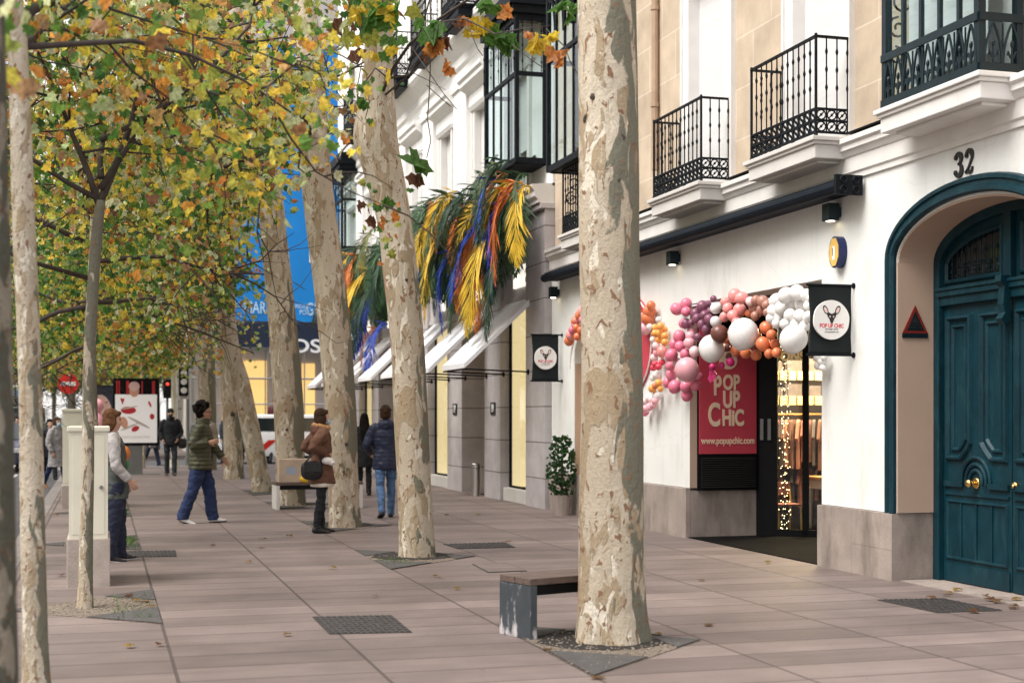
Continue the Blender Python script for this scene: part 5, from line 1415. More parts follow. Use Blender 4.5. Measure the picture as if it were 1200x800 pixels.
lst=[(861,346,8,'s'),(869,349,7.5,'s'),(850,354,6,'s'),(853,361,6.5,'s'),(867,363,8,'s'),(859,370,7,'s'),(849,371,6,'s'),(863,378,6,'s'),
(839,361,7,'w'),(839,377,7,'w'),(879,353,5.5,'q'),
(823,359,7,'m'),(836,350,4,'m'),(815,367,6,'m'),(826,369,6,'m'),(831,374,6,'m'),(817,373,6,'m'),(823,380,6,'m'),(828,386,6,'m'),(818,395,5,'m'),(804,379,6,'m'),(810,378,4,'m'),(809,387,4,'m'),(829,357,5,'m'),(832,365,5,'m'),
(793,362,7.5,'p'),(804,356,7,'p'),(804,365,6,'p'),(796,394,7.5,'p'),(797,406,6.5,'p'),(808,402,7,'l'),(790,403,6,'p'),(787,416,7.5,'p'),(803,415,6.5,'p'),(814,412,6.5,'q'),(785.6,429,5.5,'p'),(787,439,7,'p'),(791,453,8,'p'),(804,453,7.5,'p'),(805,463,7,'p'),(815,451,6.5,'p'),(782.5,448,6,'p'),(801,379,6,'p'),(809,394,6,'l'),(794,425,6,'q'),(818,440,5,'p'),(812,388,6,'l'),
(886,352,6,'g'),(894,353,7,'g'),(899,357,6,'g'),(884,361,6,'g'),(892,363,6,'g'),(878,367,5,'o'),(885,370,5.5,'g'),(851,407,5,'b'),(881,358,5,'g'),(854,417,4,'b'),(899,366,5,'g'),
(898,384,8,'o'),(894,403,8.5,'o'),(908,403,6,'o'),(901,414,5.5,'o'),(886,416,6.5,'o'),(874,413,6.5,'o'),(862,411,6,'o'),(852,397,5,'o'),(910,413,6,'o'),(904,392,6,'o'),(887,394,6,'o'),(880,404,5,'g'),
(856,424,5.5,'a'),(846,428,4,'a'),(835,430,4,'a')]
for a in big: balloon(G1,*a,7.02)
for a in lst: balloon(G1,*a,7.14+rbal.uniform(0,.14))
whites=[(910,352,9),(921,346,10),(934,343,10),(945,346,8),(906,364,8),(916,361,9),(928,357,9),(940,357,9),(948,358,7),(904,373,7),(915,372,8),(926,369,8),(937,370,8),(947,371,7),(920,380,7),(932,380,7),(943,382,7),(951,350,6),(910,379,6)]
for i,(x,y,r) in enumerate(whites): balloon(G1,x,y,r*.95,'w',7.12+rbal.uniform(0,.15))
for i,(x,y) in enumerate(((957,420),(962,424),(966,419),(958,429),(964,431))): balloon(G1,x,y,4.2,'w',7.3)
q=MB();P=[fac(x,y,7.34)[0] for x,y in ((800,360),(830,356),(870,352),(910,350),(950,345),(960,400),(962,430))];q.tube(P,.012,6);q.build('garland_line',M['fabricwhite'],G1)
q=MB()
for i in range(5):
    v=fac(832+i*1.2,434,7.12)[0];q.tube([v,v+Vector((.01*i,.0,-.06)),v+Vector((-.02,0,-.11-.02*(i%3)))],.01,5)
q.build('streamer',BM['a'],G1)
G2=thing('balloon_garland','ring of small orange and pink balloons round the arched window behind the nearest tree','balloon garland',(7.2,20,2.0))
l2=[(761,365,8,'o'),(759,373,8,'o'),(763,358,5.5,'o'),(757,381,6,'m')]
for x,y in ((130,255),(160,245),(180,265),(155,285),(185,300),(150,320),(185,335),(130,285)): l2.append((740+x/4.71,330+y/4.71,4.5,'y'))
for x,y,r,c in ((150,210,4,'w'),(100,250,4,'w'),(118,320,4,'w'),(170,385,7,'s'),(135,355,5,'q'),(125,420,5,'q'),(140,390,5,'l'),(130,455,4,'r'),(150,470,4,'r'),(170,445,4,'r'),(120,475,4,'r'),(155,450,4,'p'),(135,515,5,'w'),(120,530,4,'w'),(150,525,4,'q'),(150,560,5,'y'),(115,590,5,'y'),(160,590,4,'y'),(130,575,4,'o'),(140,630,6,'w'),(95,640,5,'w'),(100,690,5,'l'),(80,700,5,'l'),(120,680,4.5,'l'),(130,660,4.5,'l'),(75,660,5,'q'),(75,720,5,'p'),(112,650,4.5,'q')):
    l2.append((740+x/4.71,330+y/4.71,r*.95,c))
l2+=[(674.6,376,5.5,'o'),(671,386.6,5,'o'),(677,394,5,'o'),(681,387,5,'o'),(681.6,364,5,'l'),(676,384,5,'o'),(683,375,5,'p')]
for a in l2: balloon(G2,*a,7.2+rbal.uniform(0,.12))
for i in range(24):
    a=R(25+130*i/23);y=20.135+1.85*math.cos(a);z=2.4+.98*math.sin(a)
    o=bpy.data.objects.new('balloon',BMESH['ospls'[i%5]]);COL.objects.link(o);o.parent=G2;r_b=rbal.uniform(.06,.1)
    o.location=Vector((7.27,y,z))-ORG[G2.name];o.scale=(r_b,)*3
# =================== palm-leaf displays ===================
PMAT={'green':mat('green_palm',(.032,.085,.030),.6,.3,6),'dark':mat('dark_palm',(.018,.05,.026),.6,.3,6),'yellow':mat('yellow_palm',(.62,.40,.03),.6,.2,6),'orange':mat('orange_palm',(.58,.16,.03),.6,.2,6),'blue':mat('blue_palm',(.015,.06,.40),.6,.2,6),'olive':mat('olive_palm',(.13,.14,.035),.6,.3,6)}
PMESH={}
def frondmesh(col,var):
    if (col,var) in PMESH: return PMESH[(col,var)]
    rg=random.Random(var*7+1);q=MB();L=1.0;n=22
    P=[];d=Vector((-.42+.08*var,.08*(var-1.5),.30));p=Vector((0,0,0))
    for i in range(n+1):
        P.append(p.copy());d=(d+Vector((.012,0,-.20-.03*var))).normalized();p=p+d*(L/n)
    q.tube(P,[.012*(1-.8*i/n) for i in range(n+1)],5)
    side=Vector((0,1,0))
    for i in range(2,n+1):
        t=(P[i]-P[i-1]).normalized();s0=t.cross(Vector((1,0,.2))).normalized()
        for s in(-1,1):
            for rep in (0,.5):
                l=.30*math.sin(math.pi*min(1,(i+rep)/n*.86+.14))+.05;l*=rg.uniform(.75,1.1)
                b=P[i-1].lerp(P[i],rep);dr=(t*1.0+s0*s*rg.uniform(.5,.85)+Vector((rg.gauss(0,.12),rg.gauss(0,.12),-.25))).normalized()
                w=t.cross(dr).normalized().cross(dr)*.010
                mid=b+dr*l*.5;e=b+dr*l+Vector((0,0,-.05*l))
                q.add([b,mid+w,e,mid-w],[(0,1,2,3)])
    me=q.mesh('frond_blades');me.materials.append(PMAT[col]);PMESH[(col,var)]=me;return me
rp=random.Random(12)
def frond(root,y,z,x,col,sc,tilt,yaw,var=None):
    me=frondmesh(col,rp.randrange(4) if var is None else var)
    o=bpy.data.objects.new('frond',me);COL.objects.link(o);o.parent=root
    o.location=Vector((x,y,z))-ORG[root.name];o.rotation_euler=(tilt,rp.uniform(-.15,.15),yaw);o.scale=(sc*.75,sc,sc)
    return o
def display(name,label,y0,y1,zt,zb,n,seed,accents):
    root=thing(name,label,'plant display',(7.2,(y0+y1)/2,zt),'dyed palm leaf displays over the awnings')
    q=MB();q.tube([(7.3,y0+.2,zt-.2),(7.28,(y0+y1)/2,zt-.5),(7.3,y1-.2,zt-.3)],.03,6);q.build('support_rail',M['twig'],root)
    cnt=0
    for i in range(n):
        u=(i+rp.random())/n;y=y0+(y1-y0)*u
        zz=zt-.25*rp.random()-((zt-zb-1.3)*rp.random()**1.2)
        col=rp.choice(['green','green','dark','dark','olive','green'])
        frond(root,y,zz,7.0+rp.uniform(-.12,.2),col,rp.uniform(1.2,2.1),rp.uniform(-.35,.35),rp.uniform(-.9,.9));cnt+=1
    for ia,(px,py,col,sc,tilt) in enumerate(accents):
        if col=='yellow' and ia%5 in(0,3): col='orange' if ia%5==0 else 'dark'
        v,_=fac(px,py,6.95);frond(root,v.y,v.z,v.x-.08,col,sc*1.1,tilt,rp.uniform(-.4,.4),1);cnt+=1
    return cnt
display('palm_display','big shaggy display of dyed palm leaves above the awnings nearest the shop',23.6,31.5,6.35,3.8,84,1,
 [(600,205,'orange',1.0,.3),(604,190,'dark',1.7,.0),(588,195,'dark',1.5,.1),(616,225,'orange',1.9,-.15),(628,220,'yellow',1.6,-.1),(618,215,'yellow',1.6,.25),(607,215,'yellow',1.5,.3),(590,210,'blue',1.7,.1),(602,240,'blue',1.9,.05),(596,270,'yellow',2.2,.15),(575,255,'yellow',1.9,.2),(573,275,'orange',1.7,.2),(578,265,'blue',1.8,.15),(553,230,'yellow',1.4,.5),(540,225,'yellow',1.5,.7),(530,245,'orange',1.4,-.6),(522,240,'orange',1.3,-.5),(522,255,'yellow',1.5,.4),(513,262,'yellow',1.7,.3),(534,275,'yellow',2.1,.25),(545,295,'blue',1.9,.2),(513,290,'blue',1.5,.1),(502,265,'orange',1.4,.3),(505,290,'yellow',1.6,.2),(497,300,'orange',1.4,.1),(560,245,'yellow',1.3,.5),(580,230,'yellow',1.2,.6),(566,290,'green',1.9,0),(610,290,'dark',1.9,0),(584,300,'green',1.8,.1),(625,205,'green',1.5,-.2),(590,300,'orange',1.6,.1)])
display('palm_display','farther display of yellow and orange dyed palm leaves, left of the bulging tree',34.2,43.5,6.6,3.9,70,2,
 [(430,300,'yellow',2.2,.2),(420,300,'yellow',2.0,.3),(445,320,'yellow',2.6,.3),(455,330,'yellow',2.4,.35),(452,345,'blue',2.0,.2),(415,350,'blue',1.8,.1),(425,365,'yellow',1.8,.1),(436,310,'orange',2.0,.1),(408,330,'orange',1.8,.3),(458,380,'blue',1.6,.1),(447,385,'orange',1.4,.2),(466,300,'dark',2.0,0),(440,290,'green',2.2,0),(412,380,'yellow',1.4,.2)])
# =================== potted laurel by the arched window ===================
t=thing('potted_shrub','small dark leaved shrub in a pot by the arched window','potted plant',(7.12,21.75,0))
q=MB();q.tube([(7.12,21.75,0),(7.12,21.75,.32)],[.13,.17],14);q.build('pot',M['granite'],t)
q=MB();q.tube([(7.12,21.75,.3),(7.13,21.74,.9)],.02,6);q.build('stem',M['twig'],t)
rg=random.Random(3);lv=[]
for _ in range(420):
    a=rg.uniform(0,6.28);r=.27*math.sqrt(rg.random());z=rg.uniform(.35,1.28);k=1-abs(z-.75)/.75*.6
    lv.append((Vector((7.12+r*k*math.cos(a),21.75+r*k*math.sin(a),z)),rg.uniform(.05,.1),tuple(v*rg.uniform(.7,1.3) for v in (.03,.08,.025))))
link('foliage',leafmesh('foliage',lv,rg),t,M['leaf'])
# =================== things inside the shop ===================
def garment(x,y,z,w,h,m,label,grp,rot=0):
    q=MB();P=[(-w*.5,-h),(-w*.46,-.12*h),(-w*.75,-.42*h),(-w*.95,-.36*h),(-w*.5,-.01*h),(-w*.16,.04*h),(w*.16,.04*h),(w*.5,-.01*h),(w*.95,-.36*h),(w*.75,-.42*h),(w*.46,-.12*h),(w*.5,-h)]
    q.prism(P,lambda u,v,d:(x+u*math.cos(rot)-d*math.sin(rot),y+u*math.sin(rot)+d*math.cos(rot),z+v),-.02,.02)
    o=q.build('hanging_garment',m,None,origin=(x,y,z));tag(o,label,'garment',grp)
GM=[mat('dusty_rose_cloth',(.38,.15,.12),.9,.2,12),mat('tan_pink_cloth',(.46,.22,.16),.9,.2,12),mat('brown_cloth',(.20,.10,.07),.9,.2,12),mat('grey_cloth',(.12,.10,.10),.9,.2,12)]
t=thing('clothes_rail','brass clothes rail inside the shop, hung with rose coloured garments','clothes rail',(9.9,18.5,0))
q=MB();q.tube([(8.7,18.5,1.62),(11.2,18.5,1.62)],.015,8);q.tube([(11.2,18.5,0.012),(11.2,18.5,1.62)],.015,8);q.tube([(8.7,18.5,.012),(8.7,18.5,1.62)],.015,8);q.build('rail',M['brass'],t)
for i in range(27):
    garment(8.80+i*.086,18.5+rg.uniform(-.02,.02),1.52,.2,.62+rg.uniform(-.05,.1),GM[(i*3+i//3)%4 if i%4 else 1],'rose coloured garment hanging on the shop rail','garments on the shop rail',rg.uniform(.5,1.1))
for k,z in enumerate((1.86,2.22)):
    t=thing('wall_shelf',('lower','upper')[k]+' dark shelf of price-tagged goods above the clothes rail inside the shop','shelf',(10,18.8,z))
    q=MB();q.box(8.6,11.4,18.7,19.0,z,z+.03);q.build('board',M['wood'],t)
    q=MB()
    for i in range(20): q.box(8.62+i*.14,8.73+i*.14,18.68,18.698,z-.10,z+.03)
    q.build('price_tag',emit('paper_tag',(.95,.66,.25),.22),t)
    q=MB()
    for i in range(9): q.box(8.62+i*.31,8.89+i*.31,18.71,18.98,z+.03,z+.03+rg.uniform(.10,.2))
    q.build('folded_stock',GM[3],t)
t=thing('display_table','white legged wooden table inside the shop','table',(10.1,17.9,0))
q=MB();q.box(9.55,10.8,17.55,18.2,.70,.75);q.build('table_top',mat('honey_wood',(.45,.25,.10),.5,.2,8),t,bevel=.01)
q=MB();q.box(9.6,10.75,17.6,18.15,.58,.70);q.build('apron',M['whitetrim'],t)
for x in(9.62,10.70):
    for y in(17.62,18.1): q=MB();q.tube([(x,y,.012),(x,y,.58)],[.03,.05],8);q.build('leg',M['whitetrim'],t)
for k,(x,y) in enumerate(((9.05,17.75),(9.75,17.25))):
    t=thing('child_chair','small yellow framed chair inside the shop, '+('left of the table' if k==0 else 'in front of the table'),'chair',(x,y,0),'small chairs in the shop')
    q=MB()
    for sx in(-.17,.17): q.tube([(x+sx,y-.17,.012),(x+sx,y-.15,.36),(x+sx,y+.15,.36),(x+sx,y+.18,.012)],.014,6);q.tube([(x+sx,y+.15,.36),(x+sx,y+.2,.68)],.014,6)
    q.build('chair_frame',mat('yellow_tube',(.75,.5,.12),.4) if k==0 else bpy.data.materials['yellow_tube'],t)
    q=MB();q.box(x-.18,x+.18,y-.17,y+.17,.365,.39);q.build('seat',GM[0],t);q=MB();q.box(x-.17,x+.17,y+.17,y+.19,.5,.68);q.build('backrest',GM[0],t)
t=thing('string_lights','strand of tiny warm fairy lights hanging just inside the glass door','string lights',gp(.47,2.9,-.12))
q=MB();w_=MB()
for s in range(5):
    P=[gp(.33+.022*s+.015*math.sin(z*3+s),z,-.1-.03*(s%2)) for z in np.arange(.1,2.85,.15)];w_.tube(P,.003,4)
    for k in range(30):
        z=.08+k*.093+rg.uniform(-.03,.03);q.ball(gp(.33+.022*s+rg.uniform(-.035,.035),z,-.1-.03*(s%2)),.0052,6,4)
w_.build('wire',M['black'],t);o=q.build('bulbs',emit('fairy_bulb',(1,.70,.30),9),t);o['kind']='stuff'
for i,t_ in enumerate((.62,1.0,1.35)):
    q=MB();c=gp(t_,2.62,-.25);q.prism([(-.14,.12),(.14,.12),(0,-.2)],lambda u,v,d:tuple(c+gd*u+Vector((0,0,v))+gn*d),-.003,.003)
    o=q.build('pennant',mat('yellow_felt',(.80,.42,.04),.8) if i==0 else bpy.data.materials['yellow_felt'],None,origin=c);tag(o,'yellow felt pennant hanging at the top of the shop doorway','pennant','yellow pennants in the doorway')
for i in range(16):
    garment(8.85+i*.13,18.62+rg.uniform(-.02,.02),.82,.17,.5+rg.uniform(-.05,.06),GM[(i*5+1)%4],'small garment on the low rail under the rose coloured garments','garments on the low shop rail',rg.uniform(.5,1.1))
t=thing('clothes_rail','low brass rail of small garments below the main rail in the shop','clothes rail',(9.9,18.62,0))
q=MB();q.tube([(8.7,18.62,.88),(11.1,18.62,.88)],.012,8)
for x in(8.7,11.1): q.tube([(x,18.62,.012),(x,18.62,.88)],.012,8)
q.build('rail',M['brass'],t)
# mannequins & vases in the granite windows
for k,(yy,cc) in enumerate(((25.2,'orange'),(31.3,'dark'))):
    t=thing('mannequin',('headless mannequin in an orange garment in the near lit shop window','headless mannequin in a dark jacket and orange skirt in the second lit shop window')[k],'mannequin',(8.15,yy,.24))
    q=MB();q.tube([(8.15,yy,.95),(8.15,yy,1.15),(8.15,yy,1.45),(8.15,yy,1.55),(8.15,yy,1.62)],[(.16,.11),(.13,.09),(.19,.11),(.10,.07),(.05,.05)],12,ref=(0,1,0))
    for s in(-1,1): q.tube([(8.15,yy+s*.19,1.48),(8.12,yy+s*.23,1.2),(8.05,yy+s*.22,.98)],[.06,.05,.04],8)
    q.build('jacket',M['text_dark'] if k else PMAT['orange'],t,smooth=True)
    q=MB();q.tube([(8.15,yy,.24),(8.15,yy,.6),(8.15,yy,.95)],[(.05,.05),(.22,.16),(.15,.11)],12,ref=(0,1,0));q.build('skirt',PMAT['orange'],t,smooth=True)
    for j in range(2):
        x,y=7.85+.1*j,yy-.62+.33*j;h=.75-.2*j
        v_=thing('glass_vase',('tall','short')[j]+' green glass vase in the '+('near','second')[k]+' lit shop window','vase',(x,y,.24),'green vases in the shop windows')
        q=MB();q.tube([(x,y,.24),(x,y,.3),(x,y,.24+h*.35),(x,y,.24+h*.6),(x,y,.24+h)],[.10,.15,.16,.08,.06],14);q.build('vase_body',mat('green_glass',(.03,.28,.13),.15) if 'green_glass' not in bpy.data.materials else bpy.data.materials['green_glass'],v_,smooth=True)
        q=MB();q.tube([(x,y,.24+h-.01),(x,y,.24+h+.02)],.075,14);q.build('vase_rim',bpy.data.materials['green_glass'],v_)
# =================== fallen leaves ===================
rg=random.Random(23);spots=[]
for px_,py_ in ((1108,698),(1121,693),(1159,704),(1168,706),(1188,709),(1192,704),(1141,718),(1091,702),(1188,713),(1112,696),(1155,699),(510,676),(516,677),(390,667),(310,632),(305,632),(700,795),(535,691),(188,757),(340,629),(170,706),(160,705),(150,700),(178,712),(470,600),(560,604),(655,597),(596,636),(642,762),(770,745),(560,577),(548,579),(552,580),(540,578),(90,612),(66,604),(830,733),(900,660),(250,640),(440,700)):
    spots.append(gnd(px_+rg.uniform(-1,1),py_))
for i in range(9): spots.append(Vector((rg.uniform(-.7,7.0),rg.uniform(7.5,34),0)))
LF=[]
for k in range(4):
    col=((.22,.12,.055),(.30,.20,.06),(.15,.075,.04),(.24,.14,.07))[k]
    me=leafmesh('fallen_leaf',[(Vector((0,0,0)),.16,col)],random.Random(50+k))
    # lay it flat
    vs=np.zeros(len(me.vertices)*3,dtype=np.float32);me.vertices.foreach_get('co',vs);vs=vs.reshape(-1,3);c=vs.mean(0);u_,s_,vt=np.linalg.svd(vs-c);vs=(vs-c)@vt.T;vs[:,2]=vs[:,2]*.8;vs[:,2]-=vs[:,2].min()
    me.vertices.foreach_set('co',vs.ravel());me.materials.append(M['leaf']);me.update();LF.append(me)
for i,s in enumerate(spots):
    o=bpy.data.objects.new('fallen_leaf',LF[i%4]);COL.objects.link(o);o.location=(s.x,s.y,.013);o.rotation_euler=(0,0,rg.uniform(0,6.28));k=rg.uniform(.4,.75);o.scale=(k,k,k)
    tag(o,'dry brown or yellow plane leaf lying flat on the paving','leaf','fallen leaves scattered on the paving')
# =================== people ===================
def voxel(me_mb,vox,name,smooth_it=4):
    me=me_mb.mesh(name+'_raw')
    bm=bmesh.new();bm.from_mesh(me);bmesh.ops.recalc_face_normals(bm,faces=bm.faces);bm.to_mesh(me);bm.free()
    o=bpy.data.objects.new('tmp',me);COL.objects.link(o)
    md=o.modifiers.new('r','REMESH');md.mode='VOXEL';md.voxel_size=vox
    if smooth_it:
        m2=o.modifiers.new('s','SMOOTH');m2.factor=.5;m2.iterations=smooth_it
    dg=bpy.context.evaluated_depsgraph_get();out=bpy.data.meshes.new_from_object(o.evaluated_get(dg));out.name=name
    bpy.data.objects.remove(o);bpy.data.meshes.remove(me);return out
def capsule(mb,path,rads,n=14,ref=(1,0,0)):
    """tube with rounded ends"""
    P=[Vector(p) for p in path];r=[(q if isinstance(q,tuple) else (q,q)) for q in rads]
    d0=(P[0]-P[1]).normalized();d1=(P[-1]-P[-2]).normalized()
    a=min(r[0]);b=min(r[-1])
    P=[P[0]+d0*a*.8,P[0]+d0*a*.5]+P+[P[-1]+d1*b*.5,P[-1]+d1*b*.8]
    r=[(r[0][0]*.25,r[0][1]*.25),(r[0][0]*.8,r[0][1]*.8)]+r+[(r[-1][0]*.8,r[-1][1]*.8),(r[-1][0]*.25,r[-1][1]*.25)]
    mb.tube(P,r,n,True,ref)
SKIN=mat('skin',(.55,.32,.23),.55,.08,12);SKIN2=mat('skin_tan',(.42,.23,.15),.55,.08,12)
LIP=mat('lips',(.40,.13,.11),.5);EYE_=mat('eye_dark',(.03,.02,.018),.2)
def cloth(name,c,v=.14,sc=9,b=.35,bs=28,rough=.9): return mat(name,c,rough,v,sc,b,bs)
def person(label,loc,head,h=1.72,vox=.012,skin=SKIN,legs=((18,5),(-16,12)),arms=None,headyaw=0,headpitch=0,lean=2,
           top=None,bottom=None,shoes=None,hair=None,mask=None,extra=None,female=False,group=None,glasses=False):
    hx,hy=head;rz=math.atan2(-hx,hy)
    k=h/1.75
    t=thing('person',label,'person',(loc[0],loc[1],loc[2] if len(loc)>2 else 0),group)
    gz=t.location.z
    # pose (local: x right, y forward, z up)
    hipz=.91
    J={}
    for s,(a,b) in zip((-1,1),legs):
        hp=Vector((s*.088,0,hipz));kn=hp+.425*Vector((s*.01,math.sin(R(a)),-math.cos(R(a))));an=kn+.405*Vector((0,math.sin(R(a-b)),-math.cos(R(a-b))))
        J[s]=(hp,kn,an,a-b)
    # put the lowest sole on the ground
    def sole(s): 
        an=J[s][2];ft=J[s][3]
        return an.z-.075-max(0,math.sin(R(-ft))*.0)
    dz=min(sole(-1),sole(1))
    sh=Vector((0,0,-dz))
    for s in J: J[s]=tuple(p+sh if isinstance(p,Vector) else p for p in J[s])
    base=Vector((0,0,hipz-dz))
    up=Vector((0,math.sin(R(lean)),math.cos(R(lean))))
    def tz(z): return base+up*(z-hipz)     # point on the spine at standing height z
    sw=.175 if female else .195
    Tw=MB();Bd=MB()
    hc=tz(1.625)+Vector((0,.025,0))
    HM=Matrix.Rotation(R(headyaw),3,'Z')@Matrix.Rotation(R(headpitch),3,'X')
    def hp_(x,y,z): return hc+HM@Vector((x,y,z))
    # torso + neck
    Bd.tube([tz(z) for z in (.84,.92,1.05,1.2,1.34,1.42,1.455)],[(.12,.09),(.155,.105),(.13,.09),(.145,.10),(.165,.10),(.13,.08),(.06,.06)],16,True,(1,0,0))
    Bd.tube([tz(1.42),tz(1.50)+Vector((0,.008,0)),hp_(0,-.01,-.05)],[.056,.052,.05],14)
    # head
    def hball(x,y,z,rx,ry,rz,n=18,m=14):
        b=MB();b.ball((0,0,0),(rx,ry,rz),n,m);Bd.add([hp_(x+v[0],y+v[1],z+v[2]) for v in b.v],b.f)
    hball(0,-.012,.028,.074,.094,.092);hball(0,.018,-.035,.060,.072,.085);hball(0,.052,-.088,.034,.030,.028)
    hball(0,.094,-.018,.013,.020,.020,10,8);hball(0,.086,.008,.010,.014,.03,10,8);hball(0,.082,-.062,.022,.012,.011,10,8)
    for s in(-1,1): hball(s*.074,-.005,-.01,.010,.022,.032,10,8);hball(s*.035,.06,-.02,.026,.022,.022,10,8)
    # legs and feet
    for s in(-1,1):
        hp,kn,an,ft=J[s]
        Bd.tube([hp+Vector((0,0,.03)),hp.lerp(kn,.5),kn,kn.lerp(an,.35),an],[.068,.056,.038,.036,.028],12)
        fd=Vector((s*.12,math.cos(R(ft*.7)),-math.sin(R(-ft*.7)))).normalized()
        capsule(Bd,[an+Vector((0,-.03,-.03)),an+fd*.08+Vector((0,0,-.04)),an+fd*.16+Vector((0,0,-.048))],[(.03,.032),(.036,.026),(.03,.016)],12)
        J[s]=(hp,kn,an,fd)
    # arms
    AR={}
    arms=arms or {-1:((-.05,-.03,-.28),(-.02,.06,-.25)),1:((.05,-.03,-.28),(.02,.06,-.25))}
    for s in(-1,1):
        e,wv=arms[s][0],arms[s][1]
        S_=tz(1.405)+Vector((s*sw*.92,0,0));E_=S_+Vector(e).normalized()*.285;W_=E_+Vector(wv).normalized()*.25
        AR[s]=(S_,E_,W_)
        Bd.tube([S_,S_.lerp(E_,.5),E_,E_.lerp(W_,.4),W_],[.048,.042,.036,.035,.026],12)
        d=(W_-E_).normalized();n0=Vector((-s,0,0));n0=(n0-d*n0.dot(d))
        n0=n0.normalized() if n0.length>.2 else Vector((0,0,-1))
        wd=d.cross(n0).normalized()
        if wd.y<0: wd=-wd           # thumb side points forward
        capsule(Bd,[W_,W_+d*.045,W_+d*.085],[(.020,.030),(.016,.040),(.014,.038)],10,n0)
        for i,(o,L) in enumerate(((.030,.070),(.010,.080),(-.010,.074),(-.029,.058))):
            b=W_+d*.075+wd*o;c1=(d+n0*.28).normalized();c2=(d+n0*.9).normalized()
            capsule(Bd,[b,b+c1*L*.5,b+c1*L*.5+c2*L*.5],[.0092,.0085,.0075],8)
        b=W_+d*.025+wd*.032;td=(d*.75+wd*.65+n0*.35).normalized();capsule(Bd,[b,b+td*.035,b+td*.035+(td+d*.5).normalized()*.028],[.0115,.010,.0085],8)
    def folds(me,amp,fz,seed):
        n_=len(me.vertices);co=np.empty(n_*3,dtype=np.float32);me.vertices.foreach_get('co',co);co=co.reshape(-1,3)
        no=np.empty(n_*3,dtype=np.float32);me.vertices.foreach_get('normal',no);no=no.reshape(-1,3)
        dsp=np.array([noise.noise(Vector((x*7+z*3+seed,y*7,z*fz)))+.6*noise.noise(Vector((x*15+seed,y*15-z*5,z*fz*2.1))) for x,y,z in co],dtype=np.float32)
        co+=no*(np.clip(dsp,-.9,.7)*amp)[:,None];me.vertices.foreach_set('co',co.ravel());me.update()
    def fin(mb,name,mats,vx,par=None,sm=3,post=None):
        if not mb.v: return None
        vx=max(vx,.008)
        me=voxel(mb,vx,name,sm)
        mt=Matrix.Translation(Vector((loc[0],loc[1],gz)))@Matrix.Rotation(rz,4,'Z')@Matrix.Scale(k,4)
        if post: post(me)
        if name=='trousers': folds(me,.013,13,loc[0])
        elif name in('coat','parka','cardigan','gilet','quilted_jacket','puffer_jacket'): folds(me,.012 if 'jacket' in name else .016,8,loc[1])
        elif name=='hair': folds(me,.005,26,loc[1])
        me.transform(mt)
        o=link(name,me,par,None,True)
        for m in (mats if isinstance(mats,(list,tuple)) else [mats]): me.materials.append(m)
        return o
    # body colours by place
    eyes=[hp_(s*.031,.078,.008) for s in(-1,1)];lip=hp_(0,.092,-.062);brow=[hp_(s*.033,.084,.03) for s in(-1,1)]
    def paint(me):
        idx=[]
        for p in me.polygons:
            c=p.center
            i=0
            if min((c-e).length for e in eyes)<.0125: i=1
            elif (c-lip).length<.018 and abs((c-lip).dot(HM@Vector((0,0,1))))<.009: i=2
            elif min(abs((c-b).dot(HM@Vector((0,0,1))))+((c-b).length>.022)*1 for b in brow)<.005: i=1
            idx.append(i)
        me.polygons.foreach_set('material_index',idx)
    body=fin(Bd,'body',[skin,EYE_,LIP],min(vox,.010),t,2,paint)
    # ---- clothes
    if bottom:
        q=MB();rt,rk,ra,hem=bottom['r'] if 'r' in bottom else (.098,.076,.066,0)
        q.tube([tz(z) for z in (.83,.88,.95,1.03)],[(.10,.085),(.165,.122),(.168,.118),(.145,.105)],18,True,(1,0,0))
        for s in(-1,1):
            hp,kn,an,fd=J[s];hp2=hp+Vector((0,0,.0))
            m=hp2.lerp(kn,.5);sh_=kn.lerp(an,.5);bk=Vector((0,-.008,0))
            P=[hp2,m,kn,sh_+bk,an+Vector((0,-.005,.02)),an+Vector((0,-.005,-.035+hem))]
            q.tube(P,[(rt,rt*1.08),(rt*.9,rt*.96),rk,(rk+ra)/2*1.02,ra,ra*1.03],14,True,(1,0,0))
        fin(q,'trousers',bottom['m'],vox,t)
    if shoes:
        q=MB();qs=MB()
        for s in(-1,1):
            hp,kn,an,fd=J[s];z=Vector((0,0,1))
            capsule(q,[an-fd*.045-z*.035,an+fd*.05-z*.038,an+fd*.13-z*.052,an+fd*.185-z*.058],[(.038,.042),(.044,.040),(.044,.026),(.032,.018)],14)
            q.tube([an+z*.04,an-z*.04],[.050,.045],12)
            capsule(qs,[an-fd*.05-z*.068,an+fd*.06-z*.070,an+fd*.19-z*.068],[(.042,.012),(.045,.012),(.038,.011)],12)
        o=fin(q,'shoes',shoes['m'],min(vox,.010),t)
        fin(qs,'shoe_soles',shoes.get('sole',M['black']),min(vox,.010),o,1)
